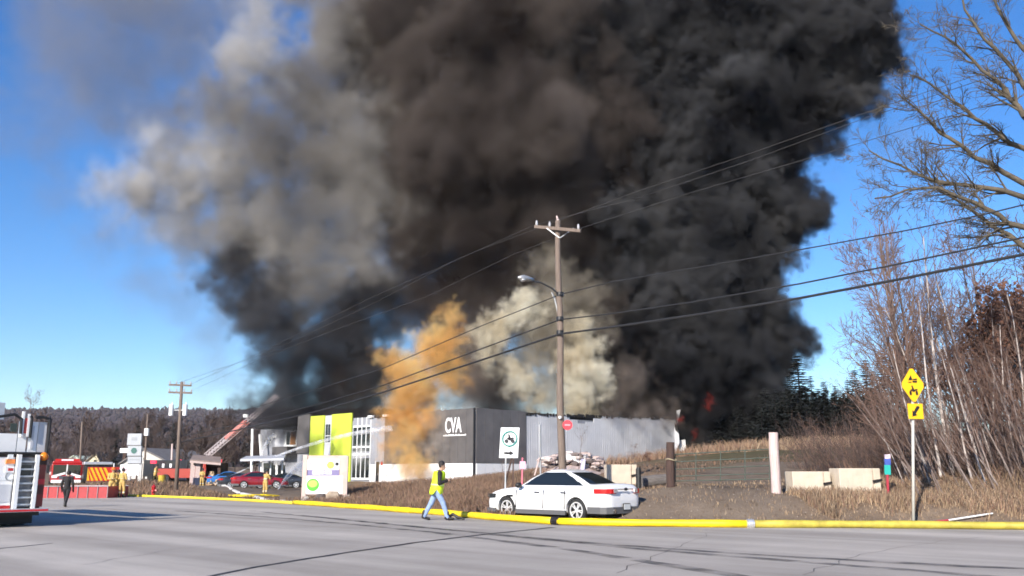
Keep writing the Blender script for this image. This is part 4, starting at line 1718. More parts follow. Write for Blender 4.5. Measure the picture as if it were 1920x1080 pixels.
MB().prism(rdiamond(hw * 1.05, hh * 1.05), o, x, y, -.012).build('sign_panel', YEL, ds)
mb = MB()
s = .27
f = o + fr * .006 + y * .17
mb.prism([(-.5 * s, -.12 * s), (-.18 * s, .42 * s), (-.02 * s, -.08 * s)], f, x, y, .012)
mb.prism([(.02 * s, .02 * s), (.5 * s, .10 * s), (.5 * s, -.08 * s), (.02 * s, -.08 * s)], f, x, y, .012)
mb.prism([(-.05 * s, -.16 * s), (.5 * s, -.16 * s), (.45 * s, -.36 * s), (.0 * s, -.36 * s)], f, x, y, .012)
mb.prism([(-.58 * s, -.30 * s), (-.15 * s, -.28 * s), (-.12 * s, -.36 * s), (-.5 * s, -.37 * s)], f, x, y, .012)
mb.build('snowmobile_symbol', SIGNB, ds)
mb = MB()
atv(mb, o + fr * .006 - y * .17, x, y, .27, True)
mb.build('quad_bike_symbol', SIGNB, ds)
o3 = o - y * .76
MB().prism([(-.235, -.22), (.235, -.22), (.235, .22), (-.235, .22)], o3 + fr * .02, x, y, -.012).build('arrow_tab', YEL, ds)
mb = MB()
dgn = [(.11, .15), (.04, .15), (-.06, -.01), (-.10, .03), (-.115, -.155), (.03, -.115), (-.01, -.07), (.13, .11)]
mb.prism(dgn[::-1], o3 + fr * .024, x, y, .01)
mb.build('arrow', SIGNB, ds)

# roadside marker post: white cap, blue and teal bands, red stem
mp = on_ground(1665, 930, 29.5)
mk_ = thing('marker_post', 'slim red marker post with blue and teal bands and white cap', 'marker post', mp)
BLUE, TEAL, REDK = mat('marker_blue', (.06, .11, .42), .5), mat('marker_teal', (.02, .38, .33), .5), mat('marker_red', (.38, .03, .05), .6)
for v0, v1, mt, nm, wd in ((930, 890, REDK, 'stem', .065), (890, 872, TEAL, 'teal_band', .19), (872, 860, BLUE, 'blue_band', .19), (860, 852, mat('pinkish_white', (.75, .6, .68), .5), 'cap', .18)):
    a, b = P(1664.5, v0, 29.5), P(1663.5, v1, 29.5)
    MB().bar(a - (Vector((0, 0, .3)) if nm == 'stem' else Vector((0, 0, 0))), b, wd, .05, Vector((0, 1, 0))).build(nm, mt, mk_)
# red and white rod lying in the grass
a, b, c = on_ground(1745, 954, 26.3), on_ground(1776, 954, 26.35), on_ground(1860, 952, 26.5)
t = thing('snow_marker', 'red and white rod lying in the grass right of the yellow sign', 'rod', a)
up = Vector((0, 0, .11))
MB().tube([a + up, b + up], .028, 8).build('red_half', REDK, t)
MB().tube([b + up, c + up], .022, 8).build('white_half', SIGNW, t)

# billboard
Yb = 47.0
bb = on_ground(608, 940, Yb)
bl = thing('billboard', 'white roadside billboard with a green disc in a pale wooden frame', 'billboard', bb)
PK = mat('pinkish_board', (.55, .42, .37), .8, .12, 1.5)


def bq(u0, v0, u1, v1, o0, o1, mt, nm):
    a, b = P(u0, v0, Yb), P(u1, v1, Yb)
    mb = MB()
    mb.box(((a.x + b.x) / 2, Yb - (o0 + o1) / 2, (a.z + b.z) / 2), (abs(b.x - a.x), abs(o1 - o0), abs(a.z - b.z)))
    return mb.build(nm, mt, bl)


bq(571, 854, 647, 928, -.08, 0, PK, 'backing_board')
bq(569, 853, 573, 943, -.1, .06, PK, 'post')
bq(645, 855, 650, 945, -.1, .06, PK, 'post')
up_ = bq(576, 861, 636, 881, .0, .03, SIGNW, 'upper_panel')
bq(577, 880, 636, 892, .0, .025, mat('muted_purple', (.20, .17, .33), .6), 'purple_panel')
bq(586, 882.5, 622, 889.5, .025, .04, SIGNW, 'white_band')
bq(569, 892, 642, 926, .0, .05, SIGNW, 'lower_panel')
LG, LG2 = mat('leaf_green', (.09, .55, .03), .5), mat('lime_print', (.40, .68, .10), .5)


def disc(u, v, r, off, mt, nm, ey=1):
    c = P(u, v, Yb)
    c.y = Yb - off
    MB().prism([(r * math.cos(a), r * ey * math.sin(a)) for a in np.linspace(0, 2 * math.pi, 25)[:-1]], c, (1, 0, 0), (0, 0, 1), .015).build(nm, mt, bl)


disc(587, 909, .32, .05, LG, 'green_disc')
disc(587, 907, .25, .066, LG2, 'pale_disc', .75)
disc(620, 872, .19, .03, LG2, 'small_disc')
disc(632, 870, .09, .03, SIGNB, 'black_disc')
for k in range(5):
    bq(601 + 7 * k, 906, 605.5 + 7 * k, 910, .05, .06, mat('faint_green_print', (.55, .68, .52), .5), 'faded_print')
for (u0, v0, u1, v1) in ((580, 866, 584, 870), (589, 865, 598, 868), (600, 884, 604, 888), (607, 883, 611, 889), (614, 884, 618, 888)):
    bq(u0, v0, u1, v1, .045, .052, mat('faint_purple_print', (.42, .40, .52), .5), 'faded_print')
# stones under it


def rock(name, c, s, mt, label, seed, kind='rock', group=None):
    rg = random.Random(seed)
    mb = MB()
    mb.ball(c, s, 9, 6, .2, rg)
    return tag(mb.build(name, mt), label, kind, group)


STONE = mat('pale_stone', (.45, .4, .35), .9, .25, 3, bump=.5)
DSTONE = mat('dark_stone', (.1, .08, .075), .9, .25, 3, bump=.5)
for i, (u, v, sx, mt, lb_) in enumerate([(573, 938, .27, STONE, 'pale boulder under the left post of the billboard'), (586, 939, .2, DSTONE, 'small dark boulder under the billboard'), (601, 936, .36, DSTONE, 'large dark boulder under the middle of the billboard'),
                                         (624, 937, .42, mat('tan_stone', (.34, .27, .2), .9, .2, 3, bump=.5), 'tan boulder under the right half of the billboard'), (650, 936, .22, STONE, 'pale boulder right of the billboard post')]):
    c = on_ground(u, v, Yb - .4)
    rock('boulder', (c.x, c.y, c.z + sx * .35), (sx, sx * .8, sx * 1.1), mt, lb_, i)
p = on_ground(690, 927, 46)
MB_ = MB().bar((p.x - .75, p.y, p.z + .12), (p.x + .6, p.y + .2, p.z + .07), .28, .05)
tag(MB_.build('plank', PALEWOOD), 'pale board lying in the grass right of the billboard', 'plank')
p = on_ground(905, 948, 32)
rock('rock', (p.x, p.y, p.z + .06), (.11, .1, .09), WHITE, 'small white lump by the nose of the white car', 44)
# ------------------------------------------------------------------ ladder truck cut off by the left edge of the photograph
RC = G(75, 986)                                    # right rear corner on the ground
TH = Vector((-.75, .66, 0)).normalized()           # heading
TL = Vector((-TH.y, TH.x, 0))                      # its left
lt = thing('ladder_truck', 'silver and white ladder truck seen from behind at the left edge', 'fire truck', (RC.x, RC.y, 0))


def tb(mb, a0, a1, l0, l1, z0, z1):
    """box in truck axes: a along heading from the rear face, l to the left from the right edge"""
    lo = [RC + TH * a + TL * l for a, l in ((a0, l0), (a1, l0), (a1, l1), (a0, l1))]
    lo = [Vector((p.x, p.y, z0)) for p in lo]
    return mb.hexa(lo, [p + Vector((0, 0, z1 - z0)) for p in lo])


def tp(name, mt, *a, parent=None, bevel=0):
    return tb(MB(), *a).build(name, mt, parent or lt, bevel)


def tz(v):
    return P(40, v, RC.y).z


S_ = 1 / 64.5                                      # metres along the face per photo pixel


def tl(u):
    return (75 - u) * S_


DREDT = mat('deep_red_panel', (.22, .012, .012), .35, .1, 2, coat=.4)
SILV = mat('brushed_silver', (.55, .56, .58), .35, .12, 5, metal=.5)
tp('body', DREDT, .06, 8.5, .0, 2.5, .75, tz(857))
tp('underbody', BLACK, .08, 8.3, .04, 2.46, .30, .76)
tp('tail_board', SILV, -.45, .1, -.02, 2.5, tz(958), tz(952))
tp('red_edge', mat('red_reflector', (.6, .02, .03), .4), -.46, -.44, .0, 2.5, tz(957), tz(953.5))
tp('rear_panel', WHITE, .0, .06, tl(18), 2.5, tz(950), tz(858))
tp('rear_panel', mat('shaded_steel_panel', (.20, .20, .21), .45, .2, 3, metal=.4), .0, .05, tl(57), tl(19), tz(950), tz(858))
tp('compartment', DREDT, -.02, .05, .01, tl(58), tz(950), tz(872))
tp('compartment_door', mat('dark_red_brown', (.10, .02, .015), .5), -.035, -.02, .05, tl(59), tz(926), tz(910))
tp('reflector', mat('red_reflector', (.6, .02, .03), .4), -.05, -.02, .02, tl(60), tz(908), tz(898))
tp('light_bar', DWOOD, -.04, .05, .0, tl(58), tz(871), tz(860))
mb = MB()
c = RC + TL * tl(68) - TH * .02
mb.ball((c.x, c.y, tz(856)), (.13, .13, .13), 10, 7)
mb.build('amber_light', AMBER, lt, 0, True)
tp('red_lamp', REDL, -.10, .02, .01, tl(62), tz(862), tz(853))
lad = tp('ladder_rail', WHITE, -.16, -.05, tl(26), tl(19), tz(953), tz(853))
tp('ladder_rail', WHITE, -.16, -.05, tl(58), tl(52), tz(953), tz(853))
for v in (866, 880, 893, 906, 919, 932, 945):
    tp('rung', SILV, -.13, -.07, tl(53), tl(25), tz(v + 1.5), tz(v - 1.5))
tp('hose_bed_cover', BLACK, .0, 3.2, .06, 2.4, tz(857), tz(851))
tp('warning_light', mat('orange_lens', (.8, .25, .06), .3), -.06, .02, tl(17), tl(2), tz(870), tz(862))
tp('round_lamp', SIGNW, -.06, .0, tl(13), tl(4), tz(861), tz(853))
pl_ = tp('notice', SIGNW, -.03, -.003, tl(18), tl(2), tz(886), tz(875))
tp('notice_red_box', REDP, -.04, -.03, tl(16), tl(7), tz(883), tz(878), parent=pl_)
c = RC + TL * tl(12) - TH * .02
MB().ring((c.x, c.y, tz(893)), TL, Vector((0, 0, 1)), .10, .13, .03, 24).build('gauge_ring', STEEL, lt)
for v0, v1, mt in ((952, 946, REDP), (900, 894, SIGNW)):
    tp('stripe', mt, -.01, -.002, tl(18), 2.5, tz(v0), tz(v1))
tp('hose_reel_door', LGREY, -.02, -.002, tl(15), tl(-20), tz(940), tz(908))
tp('grab_rail', STEEL, -.08, -.05, tl(61), tl(59.5), tz(945), tz(876))
tp('control_panel', DARKP, -.02, -.002, tl(48), tl(30), tz(893), tz(872))
# aerial basket on top
bk = tp('basket', SILV, .1, 1.5, .08, 1.1, tz(850), tz(846))
for u0, u1, mt in ((70, 56, LGREY), (54, 39, WHITE), (35, 20, WHITE), (18, -20, WHITE)):
    tp('basket_panel', mt, .05, .11, tl(u0), tl(u1), tz(848), tz(792 if u0 > 30 else 815))
tp('basket_panel', LGREY, .02, .05, tl(47), tl(42), tz(842), tz(800))
tp('basket_window', GLASS, .04, .05, tl(16), tl(4), tz(812), tz(796))
tp('white_upright', WHITE, -.04, .04, tl(36), tl(32), tz(820), tz(778))
tp('white_upright', WHITE, -.04, .04, tl(26), tl(22), tz(820), tz(774))
tp('white_upright', REDP, -.02, .05, tl(32), tl(27), tz(814), tz(786))
mb = MB()
for q in ([(72, 850), (73, 800), (71, 786), (60, 783), (46, 784)], [(39, 822), (39, 786), (36, 782)], [(22, 815), (21, 788), (8, 780), (-20, 786)], [(74, 851), (20, 851), (-30, 852)]):
    pts = []
    for u, v in q:
        b = RC + TL * tl(u) - TH * .02
        pts.append((b.x, b.y, tz(v)))
    mb.tube(pts, .045, 8)
mb.build('basket_rail', BLACK, bk)
tp('aerial_boom', SILV, 1.2, 9.5, .9, 1.7, 3.1, 3.6)
for a in (1.3, 2.7):
    for l in (.16, 2.34):
        c = RC + TH * a + TL * l
        w_ = MB().tube([(c.x + TL.x * -.16, c.y + TL.y * -.16, .5), (c.x + TL.x * .16, c.y + TL.y * .16, .5)], .5, 24).build('wheel', RUBBER, lt)
        s = -1 if l < 1 else 1
        MB().tube([(c.x + TL.x * .15 * s, c.y + TL.y * .15 * s, .5), (c.x + TL.x * .18 * s, c.y + TL.y * .18 * s, .5)], .27, 18).build('rim', ALU, w_)
mb = MB()
tb(mb, .5, .55, .05, 1.0, .06, .75)
tb(mb, .5, .55, 1.5, 2.45, .06, .75)
tb(mb, .9, .95, 1.02, 1.48, .10, .75)
mb.build('mud_flap', BLACK, lt)

# ------------------------------------------------------------------ red fire engine facing us
Ye = 84.0


def local(name, label, cat, u, v, Y, rz, group=None):
    return thing(name, label, cat, on_ground(u, v, Y), rz, group)


fe = local('fire_engine', 'red fire engine with white chevrons facing the camera behind the red tank', 'fire truck', 120, 921, Ye, math.radians(-62))
# local axes: x forwards, y left
fz = 0.0
pz = lambda v: P(120, v, Ye - 2).z - fe.location.z


def part(t, name, mt, boxes, bevel=0, parent=None, smooth=False):
    mb = MB()
    M = world_matrix(t)
    for b in boxes:
        if callable(b):
            b(mb)
            continue
        (x0, x1), (y0, y1), (z0, z1) = b
        lo = [M @ Vector((x, y, z0)) for x, y in ((x0, y0), (x1, y0), (x1, y1), (x0, y1))]
        hi = [M @ Vector((x, y, z1)) for x, y in ((x0, y0), (x1, y0), (x1, y1), (x0, y1))]
        mb.hexa(lo, hi)
    return mb.build(name, mt, parent or t, bevel, smooth)


def loc_tube(t, pts, r, n=10):
    M = world_matrix(t)
    return lambda mb: mb.tube([M @ Vector(p) for p in pts], r, n)


def loc_prism(t, poly, o, x, y, d):
    M = world_matrix(t)
    R = M.to_3x3()
    return lambda mb: mb.prism(poly, M @ Vector(o), R @ Vector(x), R @ Vector(y), d)


H = pz(862)
part(fe, 'cab', REDP, [((-.2, 2.2), (-1.25, 1.25), (.55, H - .35)), ((-.3, 2.1), (-1.2, 1.2), (H - .35, H - .12))], .08)
part(fe, 'body', REDP, [((-6.2, -.35), (-1.25, 1.25), (.6, H - .5))], .05)
part(fe, 'roof_box', WHITE, [((-5.8, -1.0), (-1.0, 1.0), (H - .5, H - .15))])
for y0, y1 in ((-1.12, -.06), (.06, 1.12)):
    part(fe, 'windscreen', GLASS, [((2.2, 2.225), (y0, y1), (H - 1.35, H - .45))])
part(fe, 'centre_post', WHITE, [((2.2, 2.24), (-.05, .05), (H - 1.4, H - .4))])
for s in (1, -1):
    part(fe, 'side_window', GLASS, [((.9, 1.9), (1.25 * s, 1.27 * s), (H - 1.3, H - .5))] if s > 0 else [((.9, 1.9), (-1.27, -1.25), (H - 1.3, H - .5))])
    part(fe, 'headlight', SIGNW, [((2.2, 2.26), (min(.75 * s, 1.15 * s), max(.75 * s, 1.15 * s)), (.95, 1.12))])
    part(fe, 'mirror', BLACK, [((1.9, 2.1), (min(1.4 * s, 1.62 * s), max(1.4 * s, 1.62 * s)), (H - 1.2, H - .5))])
    part(fe, 'chevron', WHITE, [loc_prism(fe, [(a * s, b) for a, b in ([(.10, 1.28), (1.2, .95), (1.2, 1.15), (.10, 1.48)] if s < 0 else [(.10, 1.48), (1.2, 1.15), (1.2, .95), (.10, 1.28)])], (2.215, 0, 0), (0, 1, 0), (0, 0, 1), .02)])
    part(fe, 'wheel', RUBBER, [loc_tube(fe, [(1.1, 1.0 * s, .52), (1.1, 1.28 * s, .52)], .52, 20)])
    part(fe, 'wheel', RUBBER, [loc_tube(fe, [(-4.4, 1.0 * s, .52), (-4.4, 1.28 * s, .52)], .52, 20)])
    part(fe, 'side_stripe', WHITE, [((-6.1, 2.0), (min(1.25 * s, 1.275 * s), max(1.25 * s, 1.275 * s)), (1.25, 1.5))])
part(fe, 'bumper', SIGNW, [((2.2, 2.65), (-1.22, 1.22), (.5, .78))], .04)
part(fe, 'light_bar', REDL, [((1.2, 1.6), (-1.0, 1.0), (H - .12, H + .08))])
part(fe, 'light_bar_lens', SIGNW, [((1.6, 1.63), (-.5, .5), (H - .08, H + .05))])
part(fe, 'grille', mat('dark_chrome', (.2, .2, .21), .3, metal=.8), [((2.2, 2.23), (-.6, .6), (.85, 1.12))])

# grey rescue truck with a chevron tail board, right of the engine
rt = local('rescue_truck', 'grey roofed rescue truck with an open dark back and yellow chevron ramp', 'fire truck', 180, 920, 80, math.radians(118))
hz = P(180, 866, 80).z - rt.location.z
part(rt, 'body', DARKP, [((.2, 5), (-1.1, 1.1), (.5, hz - .25))])
part(rt, 'roof', SILV, [((-.1, 5), (-1.15, 1.15), (hz - .25, hz))], .05)
part(rt, 'open_back', BLACK, [((.1, .2), (-1.0, .0), (.9, hz - .3))])
rb = part(rt, 'ramp', mat('chevron_red', (.55, .03, .02), .45), [((-.5, -.42), (-1.15, .85), (.35, 1.55))])
for k in range(6):
    y0 = -1.15 + k * .36
    part(rt, 'chevron', CHEVY, [loc_prism(rt, [(-y0, .4), (-y0 - .2, .4), (max(-y0 - .75, -.85), 1.5), (max(-y0 - .55, -.85), 1.5)], (-.5, 0, 0), (0, -1, 0), (0, 0, 1), .02)], parent=rb)
for s in (1, -1):
    part(rt, 'wheel', RUBBER, [loc_tube(rt, [(1.2, .85 * s, .42), (1.2, 1.12 * s, .42)], .42, 18)])
    part(rt, 'wheel', RUBBER, [loc_tube(rt, [(4.1, .85 * s, .42), (4.1, 1.12 * s, .42)], .42, 18)])
part(rt, 'red_door', REDP, [((-.2, -.1), (-1.75, -1.3), (.1, hz - .45))])
part(rt, 'door_pole', SIGNW, [loc_tube(rt, [(-.2, -1.3, .1), (-.2, -1.25, hz - .1)], .05, 8)])

# folding water tank
Yt = 54.0
a, b = G(70, 934), G(201, 934)
tk = thing('water_tank', 'low red folding water tank with a pale frame beside the road', 'water tank', ((a.x + b.x) / 2, a.y, 0))
LX = (b.x - a.x)
d = Vector((b.x - a.x, b.y - a.y, 0)).normalized()
tk.rotation_euler = (0, 0, math.atan2(d.y, d.x))
L2 = LX / 2
TARP = mat('red_tarpaulin', (.36, .03, .035), .55, .15, 3, bump=.2)
h = .72
part(tk, 'liner', TARP, [((-L2, L2), (.0, .05), (.0, h)), ((-L2, L2), (2.95, 3.0), (.0, h)), ((-L2, -L2 + .05), (.05, 2.95), (.0, h)), ((L2 - .05, L2), (.05, 2.95), (.0, h)), ((-L2 + .05, L2 - .05), (.05, 2.95), (.0, .05))])
part(tk, 'water', mat('tank_water', (.03, .05, .06), .08), [((-L2 + .06, L2 - .06), (.06, 2.94), (.3, .52))])
for k in range(8):
    x = -L2 + LX * k / 7
    part(tk, 'frame_post', STEEL, [loc_tube(tk, [(x, -.04, .0), (x, -.04, h + .03)], .022, 6)])
for y_ in (-.03, 3.0):
    part(tk, 'top_rail', STEEL, [loc_tube(tk, [(-L2, y_, h), (L2, y_, h)], .025, 6)])

# ------------------------------------------------------------------ pylon sign, notice board, houses, shed, ladder on the left
Yp = 88.0
ps = local('pylon_sign', 'tall grey three panel pylon sign with a dark green disc', 'sign', 253, 903, Yp, 0)


def flat(t, u0, v0, u1, v1, Y, th, mt, nm, off=0.0, parent=None):
    a, b = P(u0, v0, Y), P(u1, v1, Y)
    mb = MB()
    mb.box(((a.x + b.x) / 2, Y - off, (a.z + b.z) / 2), (abs(b.x - a.x), th, abs(a.z - b.z)))
    return mb.build(nm, mt, parent or t)


PGREY = mat('pylon_grey', (.36, .38, .41), .5, .06, 1)
for v0, v1 in ((813, 834.5), (836, 854.5), (856, 869)):
    flat(ps, 241, v0, 265, v1, Yp, .3, PGREY, 'sign_panel')
for v in (835.2, 855.2, 869.6):
    flat(ps, 240.5, v - .8, 265.5, v + .8, Yp, .36, CHARC, 'divider')
flat(ps, 242, 869, 244.5, 906, Yp, .2, STEEL, 'post')
flat(ps, 261.5, 869, 264, 906, Yp, .2, STEEL, 'post')
c = P(252.5, 845, Yp)
MB().prism([(.28 * math.cos(a), .28 * math.sin(a)) for a in np.linspace(0, 2 * math.pi, 25)[:-1]], (c.x, Yp - .17, c.z), (1, 0, 0), (0, 0, 1), .02).build('green_disc', mat('dark_green_print', (.02, .11, .09), .5), ps)
flat(ps, 248, 820, 258, 826, Yp, .02, mat('faded_mark', (.27, .29, .31), .5), 'faded_mark', .16)
flat(ps, 243.5, 861, 262.5, 862.5, Yp, .02, mat('faded_mark', (.27, .29, .31), .5), 'faded_line', .16)
nb = local('notice_board', 'white roadside notice board with a pink ring below the pylon sign', 'sign', 243, 903, 80, 0)
flat(nb, 226, 871, 260, 892, 80, .08, SIGNW, 'board')
flat(nb, 229, 891, 230.5, 907, 80, .1, DWOOD, 'post')
flat(nb, 255, 891, 256.5, 907, 80, .1, DWOOD, 'post')
c = P(234.5, 878, 80)
c.y -= .05
MB().ring(c, Vector((1, 0, 0)), Vector((0, 0, 1)), .15, .22, .02, 28).build('pink_ring', mat('pink_print', (.62, .25, .38), .5), nb)
for v, u0, u1 in ((876, 246, 256), (881.5, 250, 254), (887, 246, 256)):
    flat(nb, u0, v - .9, u1, v + .9, 80, .01, mat('grey_print', (.42, .42, .45), .5), 'faded_text', .048)
hb = local('hoarding', 'small bright white board above the roofs left of the pylon sign', 'sign', 232, 893, 150, 0)
flat(hb, 225.5, 840.5, 240, 849, 150, .15, SIGNW, 'board')
flat(hb, 231, 849, 233, 893, 150, .2, DWOOD, 'post')


def gable_house(label, u0, u1, uap, veave, vap, vbase, Y, depth, wallm, roofm, name='house'):
    h = thing(name, label, 'house', on_ground((u0 + u1) / 2, vbase, Y))
    zb_ = h.location.z - .3
    a, b, ap = P(u0, veave, Y), P(u1, veave, Y), P(uap, vap, Y)
    dd = Vector((.25, .97, 0)) * depth
    mb = MB()
    fr_ = [Vector((a.x, Y, zb_)), Vector((b.x, Y, zb_)), Vector((b.x, Y, b.z)), Vector((ap.x, Y, ap.z)), Vector((a.x, Y, a.z))]
    bk_ = [p + dd for p in fr_]
    mb.add(fr_ + bk_, [(0, 1, 2, 3, 4), (9, 8, 7, 6, 5), (0, 5, 6, 1), (1, 6, 7, 2), (0, 4, 9, 5)])
    mb.build('wall', wallm, h)
    for q in (a, b):
        lo = Vector((q.x, Y, q.z)) + (q - ap) * .12
        p0, p1 = Vector((ap.x, Y - .4, ap.z + .06)), Vector((lo.x, Y - .4, lo.z + .06))
        quad = [p0, p1, p1 + dd * 1.05, p0 + dd * 1.05]
        if q is a:
            quad = quad[::-1]
        MB().hexa(quad, [p + Vector((0, 0, .22)) for p in quad]).build('roof', roofm, h)
    return h, zb_


h1, zb_ = gable_house('pale gabled house with a grey roof behind the pylon sign', 228, 318, 268, 869, 843, 897, 135, 12, mat('house_pale_wall', (.56, .54, .5), .8, .08, .6), mat('roof_shingle_grey', (.16, .15, .15), .9, .2, 2))
for u0, v0, u1, v1 in ((268, 857, 272, 863), (286, 872, 292, 882), (240, 874, 246, 884)):
    w_ = flat(h1, u0, v0, u1, v1, 134.9, .1, SIGNW, 'window')
    flat(h1, u0 + .7, v0 + .7, u1 - .7, v1 - .7, 134.8, .05, GLASS, 'pane', .0, w_)
h2, _ = gable_house('cream gabled house beyond the grey rescue truck', 163, 187, 181, 865, 850, 893, 190, 9, mat('house_cream_wall', (.6, .55, .38), .8, .08, .6), mat('roof_shingle_brown', (.2, .16, .12), .9, .2, 2))
w_ = flat(h2, 176, 862, 180, 870, 189.9, .1, GLASS, 'window')
h3, _ = gable_house('low white roofed house far off behind the red engine', 128, 150, 138, 862, 856, 893, 230, 9, mat('house_pale_wall', (.56, .54, .5), .8, .08, .6), mat('roof_white_green', (.5, .56, .45), .7, .1, 2))
w_ = flat(h3, 133, 866, 137, 872, 229.9, .1, GLASS, 'window')

# firewood shed
Yh = 96.0
sh = local('firewood_shed', 'wooden shed open in front and stacked with firewood', 'shed', 386, 911, Yh, 0)
PINKW = mat('pinkish_boards', (.42, .33, .31), .85, .15, 3, stretch=(4, 4, .5))


def shb(nm, mt, u0, v0, u1, v1, d0, d1):
    a, b = P(u0, v0, Yh), P(u1, v1, Yh)
    mb = MB()
    mb.box(((a.x + b.x) / 2, Yh + (d0 + d1) / 2, (a.z + b.z) / 2), (abs(b.x - a.x), d1 - d0, abs(a.z - b.z)))
    return mb.build(nm, mt, sh)


shb('wall', PINKW, 358, 866, 363.5, 911, 0, 2.4)
shb('wall', PINKW, 367.5, 866, 373, 911, 0, .12)
shb('wall', PINKW, 363.5, 861, 367.5, 872, 0, .12)
shb('door', DREDT, 363.8, 872, 367.3, 909, .02, .1)
shb('wall', DWOOD, 373, 868, 412, 911, 2.3, 2.4)
shb('wall', DWOOD, 410, 868, 412, 911, .1, 2.3)
shb('post', DWOOD, 409.5, 868, 412, 912, -.1, .1)
a, b, c, d = P(356, 864, Yh - .6), P(414, 869, Yh - .6), P(414, 859, Yh + 2.8), P(362, 855, Yh + 2.8)
MB().hexa([a, b, c, d], [p + Vector((0, 0, .14)) for p in (a, b, c, d)]).build('roof', mat('shed_roof_brown', (.22, .17, .15), .9, .2, 2), sh)
mb = MB()
a = P(356, 865.5, Yh - .62)
b = P(414, 870.5, Yh - .62)
MB().bar(a, b, .08, .2).build('fascia', PINKW, sh)
rg = random.Random(6)
LOGS = [mat('split_log_pale', (.55, .40, .24), .8, .2, 6), mat('split_log_tan', (.40, .26, .14), .8, .2, 6), mat('split_log_dark', (.16, .10, .07), .9, .2, 6)]
fs = thing('firewood_stack', 'heap of pale split firewood under the shed roof', 'firewood', on_ground(397, 912, Yh - .4))
k = 0
for row in range(9):
    for col in range(11 - row):
        u = 385.5 + row * 1.1 + col * 2.35 + rg.uniform(-.5, .5)
        v = 908.5 - row * 2.9 + rg.uniform(-.6, .6)
        c = P(u, v, Yh - .6 + rg.uniform(-.2, .25) + row * .05)
        r = rg.uniform(.06, .095)
        MB().tube([c, c + Vector((rg.uniform(-.05, .05), .42, 0))], r, rg.choice((5, 6, 7))).build('log', LOGS[rg.choice((0, 0, 1, 1, 2))], fs)

# raised red and white aerial ladder behind the shed
Yl = 101.0
al = thing('aerial_ladder', 'raised red and white aerial ladder slanting up into the smoke', 'fire ladder', on_ground(372, 905, Yl))
A, B = P(390, 857, Yl), P(522, 744, Yl + 1.0)
ax_ = (B - A).normalized()
sd_ = Vector((.1, 1, 0)).normalized()
up_ = sd_.cross(ax_).normalized()
if up_.z < 0:
    up_ = -up_
ORL, LRED = mat('ladder_white', (.42, .36, .37), .4), mat('ladder_red', (.34, .035, .02), .4)
Lg = (B - A).length
mb, mr = MB(), MB()
nb_ = 26
for s in (-.45, .45):
    for h0, h1 in ((0, .75),):
        for f0, f1, m_ in ((0, .52, mb), (.30, .56, mr), (.50, 1.0, mb)):
            m_.bar(A + ax_ * Lg * f0 + sd_ * s, A + ax_ * Lg * f1 + sd_ * s, .065)
            m_.bar(A + ax_ * Lg * f0 + sd_ * s + up_ * (.42 if f0 < .5 else .34), A + ax_ * Lg * f1 + sd_ * s + up_ * (.42 if f0 < .5 else .34), .065)
    for k in range(nb_):
        f0, f1 = k / nb_, (k + 1) / nb_
        m_ = mr if .26 < f0 < .54 else mb
        hh_ = .42 if f0 < .5 else .34
        m_.bar(A + ax_ * Lg * f0 + sd_ * s, A + ax_ * Lg * f1 + sd_ * s + up_ * hh_, .045)
        m_.bar(A + ax_ * Lg * f0 + sd_ * s + up_ * hh_, A + ax_ * Lg * f1 + sd_ * s, .045)
mr.bar(A + ax_ * Lg * .28 + up_ * .21 - sd_ * .5, A + ax_ * Lg * .55 + up_ * .21 - sd_ * .5, .34, .05, sd_)
mb.build('ladder_frame', ORL, al)
mr.build('middle_section', LRED, al)
for k in range(34):
    q = A + ax_ * Lg * (k + .5) / 34
    MB().bar(q - sd_ * .45, q + sd_ * .45, .045).build('rung', ORL, al)
MB().box(A + ax_ * Lg * .60 + up_ * .7 - sd_ * .3, (.5, .4, .35)).build('spotlight', SIGNW, al)
g0 = Vector((A.x - .3, A.y, gz(A.x, A.y)))
MB().tube([g0 + Vector((0, 0, .8)), A - Vector((.2, 0, .1))], [.45, .3], 12).build('turntable', LRED, al)
MB().box(g0 + Vector((-1.5, .5, 1.1)), (7, 2.3, 1.0)).build('truck_bed', LRED, al)
for dx in (-4, 1):
    for dy in (-.8, 1.8):
        MB().tube([g0 + Vector((dx, dy - .15, .5)), g0 + Vector((dx, dy + .15, .5))], .5, 18).build('wheel', RUBBER, al)

# carport
Yc = 93.0
cp = local('carport', 'flat roofed pale carport over the parked cars', 'carport', 500, 905, Yc, 0)
a, b, c, d = P(450, 865, Yc - 2), P(532, 863, Yc - 4), P(536, 857, Yc + 4), P(462, 859, Yc + 4)
MB().hexa([a, b, c, d], [p + Vector((0, 0, .22)) for p in (a, b, c, d)]).build('roof', mat('carport_roof', (.42, .43, .46), .6), cp)
for u in (473, 490, 508, 530):
    q = P(u, 866, Yc - 1.5)
    MB().bar(Vector((q.x, q.y, gz(q.x, q.y) - .2)), q, .12).build('post', SIGNW, cp)
